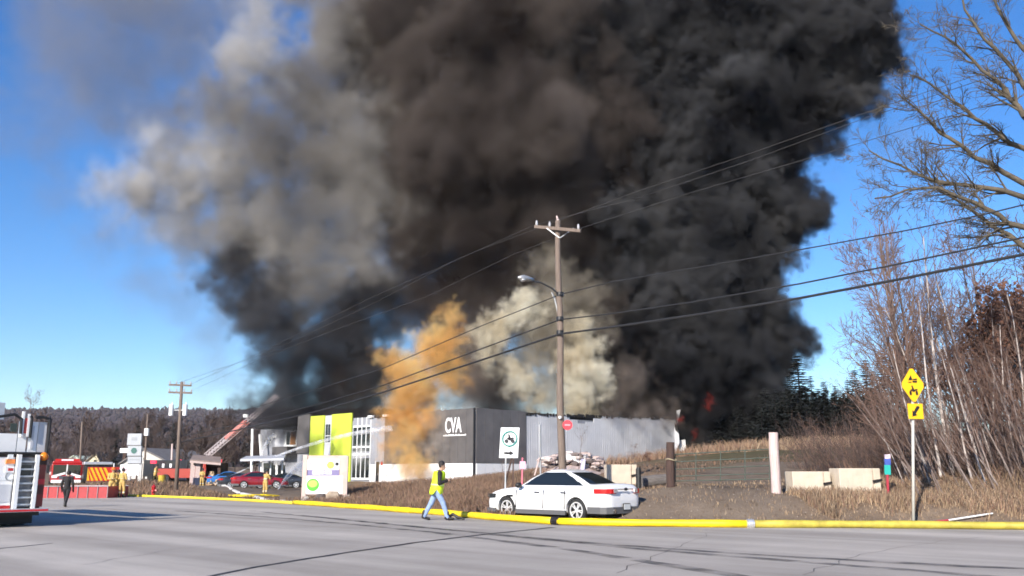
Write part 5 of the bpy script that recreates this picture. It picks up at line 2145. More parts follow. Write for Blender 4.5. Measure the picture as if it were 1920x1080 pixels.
# red beacons of hidden vehicles, drum, hydrant, kerb stops
for (u, v, Y, lb_) in ((288, 868, 100, 'red warning light on a vehicle left of the utility pole'), (337, 866, 106, 'round red beacon just right of the utility pole'), (412, 866, 98, 'small red beacon at the right end of the firewood shed')):
    q = P(u, v, Y)
    t = thing('beacon', lb_, 'warning light', Vector((q.x, q.y, gz(q.x, q.y))))
    MB().tube([Vector((q.x, q.y, gz(q.x, q.y) - .1)), q], .05, 8).build('stand', BLACK, t)
    MB().box(q + Vector((0, 0, .1)), (.6 if u < 300 else .4, .3, .32)).build('red_lens', mat('lit_red_beacon', (.7, .03, .06), .3, emit=(1, .02, .08, .6)), t)
vz = on_ground(315, 901, 104)
t = thing('command_truck', 'dark box truck parked left of the utility pole', 'truck', vz, math.radians(12))
part(t, 'body', DARKP, [((-2.6, 2.2), (-1.1, 1.1), (.5, 2.35))], .08)
part(t, 'cab', DARKP, [((2.2, 3.6), (-1.0, 1.0), (.5, 1.9))], .15)
part(t, 'side_window', SIGNW, [((-.6, -.35), (-1.13, -1.1), (1.5, 1.95)), ((.2, .45), (-1.13, -1.1), (1.5, 1.95))])
for x in (-1.7, 2.5):
    for s in (1, -1):
        part(t, 'wheel', RUBBER, [loc_tube(t, [(x, .85 * s, .4), (x, 1.12 * s, .4)], .4, 18)])
q = on_ground(303, 904, 81)
mb = MB()
mb.tube([q, q + Vector((0, 0, .75))], .3, 16)
for z in (.02, .27, .5, .74):
    mb.tube([q + Vector((0, 0, z - .02)), q + Vector((0, 0, z + .02))], .325, 16)
tag(mb.build('drum', mat('drum_yellow', (.5, .36, .03), .6)), 'squat yellow drum beside the walking firefighter', 'drum')
q = on_ground(287, 931, 60)
hy = thing('fire_hydrant', 'red fire hydrant at the foot of the grassy bank', 'hydrant', q)
MB().tube([q - Vector((0, 0, .1)), q + Vector((0, 0, .1)), q + Vector((0, 0, .12)), q + Vector((0, 0, .62))], [.17, .17, .12, .12], 14).build('barrel', REDP, hy)
MB().ball(q + Vector((0, 0, .64)), (.15, .15, .13), 12, 8).build('bonnet', REDP, hy)
for dx in (-.16, .16):
    MB().tube([q + Vector((dx * .5, 0, .42)), q + Vector((dx * 1.3, 0, .42))], .06, 10).build('outlet', REDP, hy)
MB().tube([q + Vector((0, -.08, .38)), q + Vector((0, -.2, .38))], .075, 10).build('pumper_outlet', REDP, hy)
MB().tube([q + Vector((0, 0, .74)), q + Vector((0, 0, .84))], .035, 6).build('operating_nut', REDP, hy)
KP = [(402, 911, 104), (412, 914, 94), (423, 917.5, 85), (435, 921, 77), (450, 925.5, 69), (472, 931, 61), (496, 935.5, 55), (522, 939, 50.5), (547, 942, 47.5)]
ks = [on_ground(*q) for q in KP]
for i in range(len(ks) - 1):
    a, b = ks[i], ks[i + 1]
    d = (b - a)
    c0, c1 = a + d * .18, a + d * .86
    o = MB().bar(c0 + Vector((0, 0, .08)), c1 + Vector((0, 0, .08)), .24, .16).build('kerb_stop', mat('kerb_white', (.62, .6, .57), .85, .15, 3), None, .03)
    tag(o, ['white kerb stop farthest up the parking lot edge', 'white kerb stop in front of the blue car', 'white kerb stop just right of the blue car front', 'white kerb stop before the dark grey car', 'white kerb stop left of the dark red car',
            'white kerb stop in front of the dark red car', 'white kerb stop under the lone firefighter', 'white kerb stop nearest the billboard'][i], 'kerb stop', 'kerb stops along the parking lot edge')

# ------------------------------------------------------------------ gate, posts, blocks and rubble on the right
q = on_ground(1258, 914, 31)
o = MB().tube([q - Vector((0, 0, .4)), q + Vector((0, 0, .7)), P(1257, 829, 31)], [.15, .145, .14], 14).build('gate_post', DWOOD, None, .01)
tag(o, 'dark brown round gate post left of the green gate', 'post')
rw = P(1258, 862, 31)
o = MB().tube([rw + Vector((.18 * math.cos(a), .18 * math.sin(a), .03 * math.sin(a * 2))) for a in np.linspace(0, 6.3, 18)], .018, 6).build('rope', mat('pale_rope', (.4, .34, .22), .9))
tag(o, 'pale rope looped round the dark gate post', 'rope')
q = on_ground(1455, 921, 30)
t_ = P(1450, 811, 30)
o = MB().tube([q - Vector((0, 0, .4)), q.lerp(t_, .3) + Vector((.01, 0, 0)), q.lerp(t_, .65) - Vector((.01, 0, 0)), t_], [.16, .155, .16, .15], 14).build('gate_post', PALEWOOD, None, .01)
tag(o, 'pale bleached gate post right of the green gate', 'post')
gt = thing('field_gate', 'dull green tube gate between the dark post and the pale post', 'gate', on_ground(1355, 912, 31))
GG = mat('dull_green_tube', (.05, .065, .05), .6, .2, 4)
gl, gr = (1266, 31.1), (1443, 30.4)


def gpt(f, v0, v1):
    return P(gl[0] + (gr[0] - gl[0]) * f, v0 + (v1 - v0) * f, gl[1] + (gr[1] - gl[1]) * f)


for v0, v1 in ((852, 842), (866, 858), (880, 873), (893, 888), (902, 898)):
    MB().tube([gpt(0, v0, v1), gpt(1, v0, v1)], .019, 8).build('rail', GG, gt)
for f in (0, .22, .48, .74, 1):
    MB().tube([gpt(f, 850.5, 840.5), gpt(f, 904, 900)], .019, 8).build('stile', GG, gt)


def block(u0, u1, vt, vb, Y, yaw, label, seed):
    a, b = P(u0, vb, Y), P(u1, vb, Y)
    wd, ht = (b.x - a.x), P((u0 + u1) / 2, vt, Y).z - P((u0 + u1) / 2, vb, Y).z
    t = thing('concrete_block', label, 'concrete block', ((a.x + b.x) / 2, Y, P((u0 + u1) / 2, vb, Y).z - .06), yaw, 'concrete blocks beside the drive')
    rg = random.Random(seed)
    M = world_matrix(t)
    # front face with a lifting recess near its right end: built from pieces round the gap
    w2 = wd / 2
    x1, x2 = w2 * .60, w2 * .67
    dp = .75
    mb = MB()

    def bx(x0, x1_, z0, z1, y0=0, y1=dp):
        lo = [M @ Vector((x, y, z0)) for x, y in ((x0, y0), (x1_, y0), (x1_, y1), (x0, y1))]
        hi = [M @ Vector((x, y, z1)) for x, y in ((x0, y0), (x1_, y0), (x1_, y1), (x0, y1))]
        mb.hexa(lo, hi)
    h_ = ht + .06
    bx(-w2, x1, 0, h_)
    bx(x2, w2, 0, h_, .03)
    bx(x1, x2, 0, h_, .05)
    o = mb.build('block', CONC, t, .03)
    mb = MB()
    lo = M @ Vector((x1 - .02, -.03, h_ * .44))
    hi = M @ Vector((w2 + .02, .0, h_ * .50))
    mb.bar(lo, hi, .05, .07)
    mb.build('lifting_bar', SIGNB, t)
    return t


block(1487, 1561, 884, 922, 30.2, math.radians(3), 'cream concrete block nearer the pale gate post', 1)
block(1574, 1656, 878, 918, 30.0, math.radians(6), 'cream concrete block nearer the red marker post', 2)
block(1140, 1196, 871, 906, 41, math.radians(8), 'cream concrete block above the boot of the white car', 3)
q = on_ground(1197, 907, 38)
mb = MB()
mb.tube([q - Vector((0, 0, .2)), P(1197, 880, 38), P(1197, 876, 38)], [.11, .11, .07], 12)
mb.tube([P(1192, 893, 37.95), P(1202, 892, 37.95)], .05, 8)
tag(mb.build('bollard', BLACK), 'short black bollard right of the cream block behind the car', 'bollard')
a, b = on_ground(1203, 909, 39), on_ground(1250, 909, 39.4)
mb = MB()
mb.tube([a + Vector((0, 0, .26)), a.lerp(b, .5) + Vector((0, 0, .27)), b + Vector((0, 0, .24))], [.27, .26, .24], 12)
tag(mb.build('log', mat('grey_old_log', (.13, .115, .105), .9, .3, 3, bump=.5, stretch=(.5, 4, 4))), 'dark grey log lying left of the dark gate post', 'log')
# rubble heap behind the car
rg = random.Random(21)
RUB = [mat('rubble_pale', (.56, .50, .47), .9, .2, 3, bump=.4), mat('rubble_pink', (.42, .33, .3), .9, .2, 3, bump=.4), mat('rubble_dark', (.15, .12, .11), .9, .3, 3, bump=.4)]
hc = on_ground(1075, 884, 47)
for i, mt in enumerate(RUB):
    mb = MB()
    for k in range((70, 70, 60)[i]):
        f = rg.betavariate(2, 2)
        u = 1000 + 145 * f
        prof_ = 868 - 17 * math.sin(min(1, max(0, f)) * math.pi) if f > .1 else 884
        v = rg.uniform(prof_, 886)
        c = P(u, v, 47 + rg.uniform(-1.2, 1.2))
        s_ = rg.uniform(.12, .34)
        mb.ball(c, (s_, s_ * rg.uniform(.6, 1), s_ * rg.uniform(.35, .7)), 6, 4, .3, rg)
    tag(mb.build('rubble', mt), ['pale broken rubble heaped behind the white car', 'pinkish broken rubble heaped behind the white car', 'dark charred rubble heaped behind the white car'][i], 'rubble', kind='stuff')
mb = MB()
prof_ = [(1000, 886), (1015, 876), (1040, 866), (1070, 862), (1100, 866), (1130, 878), (1145, 888)]
V = []
for dy in (-2.6, -1.2, 0, 1.2, 2.6):
    for u, v in prof_:
        q = P(u, v + (3 + abs(dy) ** 1.5 * 6), 47 + dy)
        V.append(q)
n_ = len(prof_)
mb.add(V, [(j * n_ + i, j * n_ + i + 1, (j + 1) * n_ + i + 1, (j + 1) * n_ + i) for j in range(4) for i in range(n_ - 1)])
tag(mb.build('rubble_mound', RUB[1]), 'mound of earth under the rubble', kind='structure')
rock('boulder', P(1075, 862, 46.6), (.85, .6, .3), WHITE, 'large white slab on top of the rubble heap', 77)
tag(MB().bar(P(1091, 888, 45.5), P(1094, 861, 45.5), .2, .2).build('stake', mat('pale_violet_paint', (.45, .44, .62), .6)), 'pale violet stake on the rubble heap right of the pole', 'stake')
q = on_ground(978, 900, 34)
t = thing('survey_stake', 'pink topped survey stake right of the trail sign', 'stake', q)
MB().bar(q - Vector((0, 0, .3)), P(979.5, 858, 34), .055).build('stake', mat('pink_stake', (.62, .16, .22), .7), t)
MB().box(P(980, 872, 33.95), (.22, .02, .28)).build('ribbon', mat('pale_pink_ribbon', (.72, .42, .52), .7), t)
t = thing('thin_post', 'thin grey steel post standing left of the tall utility pole', 'post', on_ground(1014, 892, 44))
MB().tube([Vector(t.location) - Vector((0, 0, .3)), P(1012, 796, 44)], .045, 8).build('post_shaft', STEEL, t)
MB().bar(P(1002, 892, 43.9), P(1011, 858, 43.9), .06).build('brace', PALEWOOD, t)
# ------------------------------------------------------------------ vegetation
BARKG = mat('grey_brown_bark', (.16, .12, .105), .95, .25, 3)
BARKD = mat('dark_twig_bark', (.085, .06, .055), .95, .25, 3)
TWIG = mat('purplish_twigs', (.175, .108, .082), .95, .3, .5)
BIRCH = mat('white_birch_bark', (.50, .44, .40), .85, .25, 2, stretch=(1, 1, 2))
BIGB = mat('lichen_grey_bark', (.10, .082, .058), .95, .4, 5, bump=.5)
LEAFB = mat('dead_brown_leaves', (.15, .07, .045), .9, .3, 1)
NEEDLE = mat('dark_spruce_needles', (.010, .014, .011), .9, .4, .8)
DRY = mat('dry_grass', (.25, .17, .105), .95, .35, .5)
DRYR = mat('reddish_dead_weeds', (.21, .125, .085), .95, .35, .5)


PALESTEM = mat('pale_grey_stems', (.25, .20, .18), .9, .25, 2)


def seg_mesh(S, n):
    """S: array (m, 8) p0, p1, r0, r1 -> tapered open tubes with n sides"""
    S = np.asarray(S, float)
    p0, p1, r0, r1 = S[:, :3], S[:, 3:6], S[:, 6], S[:, 7]
    d = p1 - p0
    d /= np.linalg.norm(d, axis=1, keepdims=True) + 1e-9
    ref = np.where(np.abs(d[:, 2:3]) < .9, np.array([[0, 0, 1.]]), np.array([[1., 0, 0]]))
    x = np.cross(d, ref)
    x /= np.linalg.norm(x, axis=1, keepdims=True) + 1e-9
    y = np.cross(x, d)
    a = 2 * np.pi * np.arange(n) / n
    c, s = np.cos(a)[None, :, None], np.sin(a)[None, :, None]
    e = x[:, None] * c + y[:, None] * s
    A = p0[:, None] + e * r0[:, None, None]
    B = p1[:, None] + e * r1[:, None, None]
    V = np.concatenate([A, B], 1).reshape(-1, 3)
    m = len(S)
    k = np.arange(n)
    f = np.stack([k, (k + 1) % n, (k + 1) % n + n, k + n], 1)
    F = (np.arange(m)[:, None, None] * 2 * n + f[None]).reshape(-1, 4)
    return V, F


def grow(rg, p, d, L, r, lvl, maxl, out, prm):
    n = prm['seg'][lvl]
    d = d.copy()
    pts = []
    for i in range(n):
        d += rg.normal(0, prm['wob'][lvl], 3) + np.array([0, 0, prm['up'][lvl]])
        d /= np.linalg.norm(d)
        q = p + d * (L / n)
        ra, rb = r * (1 - i / n * .8), r * (1 - (i + 1) / n * .8)
        out[lvl].append(np.concatenate([p, q, [ra, rb]]))
        pts.append((p.copy(), d.copy(), ra, (i + .5) / n))
        p = q
    if lvl < maxl:
        for k in range(prm['kids'][lvl]):
            f = rg.uniform(prm['from'][lvl], 1)
            i = min(n - 1, int(f * n))
            pp, dd, rr, _ = pts[i]
            o = rg.normal(0, 1, 3)
            o -= dd * o.dot(dd)
            o /= np.linalg.norm(o)
            an = rg.uniform(*prm['ang'])
            nd = dd * math.cos(an) + o * math.sin(an)
            ll = L * rg.uniform(*prm['len']) * (1.15 - .6 * f)
            grow(rg, pp + dd * (f * n - i) * (L / n), nd, ll, rr * prm['rk'], lvl + 1, maxl, out, prm)


def tree_meshes(seed, H, r, prm, tw, bark, twig, leaves=0):
    rg = np.random.default_rng(seed)
    out = [[] for _ in range(5)]
    grow(rg, np.zeros(3), np.array([0, 0, 1.]), H, r, 0, prm['lv'], out, prm)
    V, F = seg_mesh(out[0], 7)
    res = []
    o = mesh_np('trunk', V, F, bark, smooth=True)
    res.append(o.data)
    bpy.data.objects.remove(o)
    Vs, Fs, off = [], [], 0
    for l in range(1, 5):
        if out[l]:
            S = np.array(out[l])
            S[:, 6:] = np.maximum(S[:, 6:], tw)
            V, F = seg_mesh(S, 4 if l == 1 else 3)
            Vs.append(V)
            Fs.append(F + off)
            off += len(V)
    mi = None
    if leaves:
        tips = np.array(out[prm['lv']])[:, 3:6]
        c = tips[rg.integers(0, len(tips), leaves)] + rg.normal(0, .25, (leaves, 3))
        a, b = rg.normal(0, 1, (2, leaves, 3))
        sz = rg.uniform(.05, .11, (leaves, 1))
        a *= sz / np.linalg.norm(a, axis=1, keepdims=True)
        b *= sz / np.linalg.norm(b, axis=1, keepdims=True)
        V = np.stack([c - a, c - b, c + a, c + b], 1).reshape(-1, 3)
        F = np.arange(leaves * 4).reshape(-1, 4)
        n0 = sum(len(f) for f in Fs)
        Vs.append(V)
        Fs.append(F + off)
        mi = np.concatenate([np.zeros(n0, int), np.ones(leaves, int)])
    o = mesh_np('crown', np.concatenate(Vs), np.concatenate(Fs), [twig, LEAFB] if leaves else twig, mi=mi)
    res.append(o.data)
    bpy.data.objects.remove(o)
    return res


SLIM = dict(lv=3, seg=[9, 5, 4, 3], wob=[.035, .10, .14, .16], up=[.01, .07, .06, .05], kids=[15, 5, 4], ang=(.4, .85), len=(.22, .42), rk=.45)
SLIM['from'] = [.28, .25, .2]
BUSHY = dict(lv=3, seg=[7, 6, 4, 3], wob=[.05, .12, .15, .16], up=[.01, .05, .05, .04], kids=[18, 7, 5], ang=(.4, 1.0), len=(.32, .55), rk=.5)
BUSHY['from'] = [.2, .2, .15]


def plant(name, label, cat, ms, base, scale, lean=(0, 0), rz=0.0, group=None, trunk_mat=None):
    t = thing(name, label, cat, base, 0, group)
    R = Matrix.Rotation(math.atan(lean[0]), 4, 'Y') @ Matrix.Rotation(-math.atan(lean[1]), 4, 'X') @ Matrix.Rotation(rz, 4, 'Z')
    t.rotation_euler = R.to_euler()
    t.scale = (scale[0], scale[0], scale[1])
    for i, me in enumerate(ms):
        o = bpy.data.objects.new(me.name.split('.')[0], me)
        COL.objects.link(o)
        o.parent = t
        if i == 0 and trunk_mat is not None:
            o.material_slots[0].link = 'OBJECT'
            o.material_slots[0].material = trunk_mat
    return t


slim = [tree_meshes(100 + i, 10, .085, SLIM, .006, BARKG, TWIG) for i in range(6)]
bushy = [tree_meshes(200 + i, 8, .10, BUSHY, .009, BARKG, TWIG) for i in range(3)]
leafy = [tree_meshes(300 + i, 7, .08, BUSHY, .009, BARKG, BARKD, 2600) for i in range(2)]

rg = np.random.default_rng(77)
# white birches leaning left: base column, top position, distance
BL = [(1790, 1683, 440, 33), (1852, 1790, 515, 34), (1745, 1655, 640, 31), (1765, 1702, 560, 32), (1800, 1720, 600, 34), (1842, 1795, 590, 32), (1880, 1835, 560, 36), (1905, 1868, 600, 34), (1930, 1898, 540, 35),
      (1825, 1752, 640, 31), (1700, 1640, 640, 36), (1870, 1812, 660, 33), (1760, 1690, 560, 35), (1815, 1742, 500, 37), (1850, 1770, 690, 30)]
lab = 'slender white birch leaning left in the bare thicket behind the yellow sign'
ORD = 'first second third fourth fifth sixth seventh eighth ninth tenth eleventh twelfth thirteenth fourteenth fifteenth sixteenth seventeenth eighteenth'.split()
BL.sort()
for i, (ub, ut, vt, Y) in enumerate(BL):
    lab = 'leftmost leaning white birch in the thicket behind the yellow sign' if i == 0 else '%s leaning white birch from the left in the right hand thicket' % ORD[i]
    b = on_ground(ub, 900, Y)
    tp_ = P(ut, vt, Y + rg.uniform(-1, 1))
    hgt = tp_.z - b.z
    plant('birch_tree', lab, 'tree', slim[i % 6], b - Vector((0, 0, .1)), (1.0 * hgt / 10, hgt / 10), ((tp_.x - b.x) / hgt, (tp_.y - b.y) / hgt), rg.uniform(0, 6.3), 'white birches in the thicket', BIRCH)
lab = 'grey brown bare tree in the thicket on the right'
for i in range(34):
    ub = rg.uniform(1705, 2080)
    Y = rg.uniform(33, 50)
    b = on_ground(ub, 890, Y)
    vt = np.interp(ub, [1640, 1680, 1760, 1850, 1930, 2080], [640, 430, 400, 420, 440, 380]) + rg.uniform(-15, 150)
    hgt = P(ub, vt, Y).z - b.z
    ms = slim[i % 6] if rg.random() < .62 else bushy[i % 3]
    ln = -rg.uniform(.02, .22)
    q = hgt / (10 if ms in slim else 8.6)
    plant('bare_tree', lab, 'tree', ms, b - Vector((0, 0, .1)), (q * rg.uniform(.8, 1.05), q), (ln, rg.uniform(-.05, .05)), rg.uniform(0, 6.3), 'bare trees in the thicket')
lab = 'reddish brown tree keeping its dead leaves at the right edge'
for i, (u, Y, vt) in enumerate(((1905, 37, 545), (1880, 39, 590), (1945, 36, 530), (1850, 41, 640), (1925, 42, 570))):
    b = on_ground(u, 890, Y)
    hgt = P(u, vt, Y).z - b.z
    plant('leafy_tree', lab, 'tree', leafy[i % 2], b - Vector((0, 0, .1)), (hgt / 8.2, hgt / 8.2), (-.06, 0), rg.uniform(0, 6), 'trees with dead leaves')
lab = 'leaning bare sapling at the front of the thicket on the right'
for i in range(84):
    ub = rg.uniform(1690, 2050)
    Y = rg.uniform(28.5, 35)
    b = on_ground(ub, 920, Y)
    hgt = rg.uniform(2.2, 5.2)
    plant('sapling', lab, 'tree', slim[rg.integers(6)], b - Vector((0, 0, .1)), (hgt / 10 * .9, hgt / 10), (-rg.uniform(.15, .65), rg.uniform(-.15, .15)), rg.uniform(0, 6.3), 'saplings in the thicket', (BIRCH if rg.random() < .1 else PALESTEM) if rg.random() < .6 else None)
# outliers left of the thicket, in front of the building and on the field
for (u, v, Y, vt, ms, sc, ln, lb_) in ((1083, 884, 44, 800, slim[1], .9, .05, 'thin bare sapling in front of the pale siding right of the tall pole'), (1190, 878, 60, 834, bushy[0], 1.2, 0, 'brown shrub before the pale siding left of the dark gate post'),
                                       (1213, 880, 62, 846, leafy[0], 1.3, 0, 'rusty shrub before the pale siding nearest the dark gate post'), (945, 905, 38, 862, slim[3], 1, -.1, 'thin bare sapling on the bank right of the white base wall'),
                                       (1690, 880, 60, 700, slim[1], 1, -.03, 'bushy bare tree at the left end of the thicket'), (1655, 870, 74, 720, slim[2], 1, -.0, 'bare tree between the spruces and the thicket'),
                                       (42, 900, 250, 742, bushy[0], .7, 0, 'lone bare tree rising above the ladder truck into the sky')):
    b = on_ground(u, v, Y)
    hgt = P(u, vt, Y).z - b.z
    q = hgt / (10 if ms in slim else 8.4)
    plant('bare_tree' if hgt > 3 else 'shrub', lb_, 'tree' if hgt > 3 else 'shrub', ms, b - Vector((0, 0, .05)), (q * sc, q), (ln, 0), 1.0)

# the big tree whose limbs reach in from the right; its trunk stands outside the frame
bt_base = on_ground(2140, 940, 27)
big = thing('roadside_tree', 'big bare tree reaching knotty limbs in from the top right', 'tree', bt_base)
LIMBS = [([(2130, 470), (1990, 395), (1920, 370), (1846, 352), (1772, 343), (1735, 333), (1689, 310), (1629, 282)], 26), ([(2130, 420), (2000, 330), (1920, 278), (1874, 252), (1828, 222), (1791, 192), (1744, 157), (1705, 140)], 27),
         ([(2130, 360), (1990, 270), (1920, 218), (1893, 185), (1865, 148), (1823, 111), (1772, 69), (1725, 45)], 25.5), ([(2130, 300), (1990, 240), (1920, 162), (1888, 116), (1846, 74), (1809, 18), (1790, -40)], 26.5),
         ([(2130, 240), (1980, 160), (1920, 93), (1888, 46), (1860, -10), (1850, -80)], 27.5), ([(2135, 500), (2010, 450), (1920, 426), (1874, 403), (1828, 380), (1760, 352), (1700, 356), (1640, 372)], 25),
         ([(2140, 560), (2020, 500), (1920, 463), (1870, 430), (1828, 398), (1790, 372), (1740, 345)], 26), ([(2132, 440), (2000, 380), (1883, 324), (1828, 296), (1781, 259), (1744, 227), (1712, 199), (1684, 176)], 27.2),
         ([(2130, 200), (2020, 60), (1960, -20), (1900, -120)], 26), ([(2130, 330), (2040, 220), (1975, 120), (1940, 30), (1900, -60)], 25)]
LP = dict(lv=4, seg=[6, 5, 5, 4, 3], wob=[.1, .13, .17, .2, .2], up=[0, .015, .02, .03, .03], kids=[6, 6, 5, 3], ang=(.35, .95), len=(.4, .75), rk=.55)
LP['from'] = [.1, .15, .15, .1]
rg2 = np.random.default_rng(5)
off = np.array(bt_base)
Vs, Fs, o_ = [], [], 0
trunkpts = [bt_base - Vector((0, 0, .4)), P(2140, 700, 27), P(2130, 500, 26.8), P(2130, 330, 26.5), P(2130, 180, 26.5), P(2120, 40, 26.5)]
MB().tube(trunkpts, [.42, .36, .31, .24, .17, .1], 12).build('trunk', BIGB, big, 0, True)
allS = [[], [], [], [], []]
for px, Y in LIMBS:
    pts = [np.array(P(u, v, Y + (26.6 - Y) * max(0, (u - 1920) / 210))) for u, v in px]
    n = len(pts)
    r0, r1 = .125, .022
    for i in range(n - 1):
        ra, rb = r0 + (r1 - r0) * (i / (n - 1)) ** .8, r0 + (r1 - r0) * ((i + 1) / (n - 1)) ** .8
        mid = (pts[i] + pts[i + 1]) / 2 + rg2.normal(0, .06, 3)
        allS[0] += [np.concatenate([pts[i], mid, [ra, (ra + rb) / 2]]), np.concatenate([mid, pts[i + 1], [(ra + rb) / 2, rb]])]
        d = pts[i + 1] - pts[i]
        L = np.linalg.norm(d)
        d = d / L
        if pts[i][0] / pts[i][1] > .64:
            continue
        for k in range(4):
            f = rg2.uniform()
            o2 = rg2.normal(0, 1, 3)
            o2[1] *= .8
            o2 -= d * o2.dot(d)
            o2 /= np.linalg.norm(o2)
            an = rg2.uniform(.35, .9)
            nd = d * math.cos(an) + o2 * math.sin(an)
            out = [[] for _ in range(5)]
            grow(rg2, pts[i] + d * L * f, nd, rg2.uniform(.5, 1.5) * (1.25 - .6 * i / n), rb * .55, 1, 3, out, LP)
            for l in range(5):
                allS[l] += out[l]
for l, n_ in ((0, 7), (1, 5), (2, 4), (3, 3)):
    S = np.array(allS[l])
    S[:, 6:] = np.maximum(S[:, 6:], .006)
    V, F = seg_mesh(S, n_)
    Vs.append(V)
    Fs.append(F + o_)
    o_ += len(V)
mesh_np('limbs', np.concatenate(Vs) - off, np.concatenate(Fs), BIGB, big, smooth=False)


# spruces
def spruce(seed):
    rg = np.random.default_rng(seed)
    H = 14.0
    V, F = seg_mesh([np.array([0, 0, 0, 0, 0, H * .97, .17, .015])], 6)
    o = mesh_np('trunk', V, F, BARKD)
    res = [o.data]
    bpy.data.objects.remove(o)
    Vs = []
    z = .8
    while z < H:
        f = z / H
        R = 2.9 * (1 - f) ** .85 * rg.uniform(.75, 1.15) + .12
        for k in range(int(5 + 6 * (1 - f))):
            a = rg.uniform(0, 6.28)
            ln = R * rg.uniform(.65, 1.1)
            c, s = math.cos(a), math.sin(a)
            dr = -.25 * ln
            m = max(2, int(ln / .28))
            for j in range(m):
                t0 = (j + .3) / m
                b = np.array([c * ln * t0, s * ln * t0, z + dr * t0 + .12 * ln * t0 * t0])
                wd = .32 * (1.15 - t0) + .1
                e = np.array([-s, c, 0]) * wd * rg.uniform(.6, 1.2)
                tip = b + np.array([c, s, -.22]) * .42
                Vs += [b - e + [0, 0, rg.uniform(-.18, .02)], b + [0, 0, .05], b + e + [0, 0, rg.uniform(-.18, .02)], tip]
        z += rg.uniform(.26, .42)
    Vs = np.array(Vs)
    o = mesh_np('crown', Vs, np.arange(len(Vs)).reshape(-1, 4), NEEDLE)
    res.append(o.data)
    bpy.data.objects.remove(o)
    return res


SPR = [spruce(900 + i) for i in range(4)]
rg = np.random.default_rng(31)
lab = 'dark spruce at the edge of the field behind the gate'
SP = [(1508, 664, 112), (1488, 690, 118), (1530, 700, 110), (1552, 712, 112), (1470, 720, 124), (1574, 718, 108), (1596, 708, 112), (1612, 690, 104), (1632, 672, 106), (1648, 690, 98), (1440, 730, 132), (1420, 735, 130), (1400, 745, 138),
      (1585, 735, 100), (1560, 735, 118), (1540, 730, 122), (1605, 730, 98), (1518, 722, 126), (1460, 745, 118), (1625, 725, 94), (1665, 660, 110), (1690, 640, 112), (1500, 735, 106), (1660, 715, 90)]
SP += [(1430 + 5.3 * i, 735 + 12 * math.sin(i * 2.3), 104 + 14 * ((i * 7) % 5) / 5) for i in range(42)]
SP += [(1352 + 4.6 * i, 742 + 10 * math.sin(i * 1.7), 122 + 12 * ((i * 5) % 7) / 7) for i in range(60)]
for i, (u, v, Y) in enumerate(SP):
    b = on_ground(u, 838, Y)
    hgt = P(u, v, Y).z - b.z
    plant('spruce_tree', lab, 'tree', SPR[i % 4], b - Vector((0, 0, .2)), (hgt / 14 * rg.uniform(1.3, 1.9), hgt / 14), (rg.uniform(-.02, .02), 0), rg.uniform(0, 6.3), 'spruces behind the field')

# trees beyond the houses on the left
lab1, lab2 = 'bare brown tree in the wood beyond the houses on the left', 'dark spruce in the wood beyond the houses on the left'
fat = [tree_meshes(400 + i, 12, .16, BUSHY, .05, BARKD, mat('far_brown_twigs', (.085, .06, .052), .95, .3, .5)) for i in range(3)]
for i in range(95):
    u = rg.uniform(-60, 560)
    Y = rg.uniform(165, 420)
    vt = rg.uniform(786, 842)
    b = Vector((P(u, 890, Y).x, Y, 0))
    b.z = gz(b.x, b.y) - .5
    hgt = min(P(u, vt, Y).z - b.z, 19)
    if rg.random() < .68:
        plant('bare_tree', lab1, 'tree', fat[i % 3], b, (hgt / 12 * 1.0, hgt / 12), (0, 0), rg.uniform(0, 6), 'bare trees beyond the houses')
    else:
        plant('spruce_tree', lab2, 'tree', SPR[i % 4], b, (hgt / 14 * 1.1, hgt / 14), (0, 0), rg.uniform(0, 6), 'spruces beyond the houses')
for (u, v, Y, vt, lb_) in ((410, 905, 116, 800, 'bare tree just right of the firewood shed'), (372, 905, 122, 790, 'bare tree just behind the firewood shed'), (440, 902, 128, 800, 'bare tree left of the carport'), (468, 902, 132, 812, 'bare tree behind the carport'), (350, 900, 128, 806, 'bare tree right of the left utility pole')):
    b = on_ground(u, v, Y)
    hgt = P(u, vt, Y).z - b.z
    plant('bare_tree', lb_, 'tree', fat[0], b, (hgt / 12 * .8, hgt / 12), (0, 0), u)

# woods on the ridges: small crowns, one mass
rgf = np.random.default_rng(8)
Vs, Fs, o_ = [], [], 0
for R_, cnt, hh in ((HG[0], 18000, (3.5, 7.5)), (HG[1], 10000, (3, 7))):
    nr, nc = R_.shape[:2]
    for k in range(cnt):
        j, i = rgf.integers(4, nr) if rgf.random() > .2 else nr - 1, rgf.integers(0, nc - 1)
        f = rgf.random()
        p = R_[j, i] * (1 - f) + R_[j, i + 1] * f
        h = rgf.uniform(*hh)
        con = rgf.random() < .25
        w_ = h * (.22 if con else .34)
        a = rgf.uniform(0, 6.28) + np.arange(5) * 2 * np.pi / 5
        zr = .15 if con else .55
        ring = np.stack([p[0] + w_ * np.cos(a), p[1] + w_ * np.sin(a), np.full(5, p[2] + h * zr)], 1) + rgf.normal(0, .1 * w_, (5, 3))
        V = np.vstack([ring, [p + [0, 0, h]], [p - [0, 0, 1]]])
        Vs.append(V)
        q = np.arange(5)
        Fs.append(np.concatenate([np.stack([q, (q + 1) % 5, np.full(5, 5)], 1), np.stack([(q + 1) % 5, q, np.full(5, 6)], 1)]) + o_)
        o_ += 7
FARW = mat('far_wood', (.045, .036, .037), 1.0, .0, .02, col2=(.075, .058, .058), spec=.05)
tag(mesh_np('woods', np.concatenate(Vs), np.concatenate(Fs), FARW), 'mixed winter woods covering the far ridges', 'woods', kind='stuff')


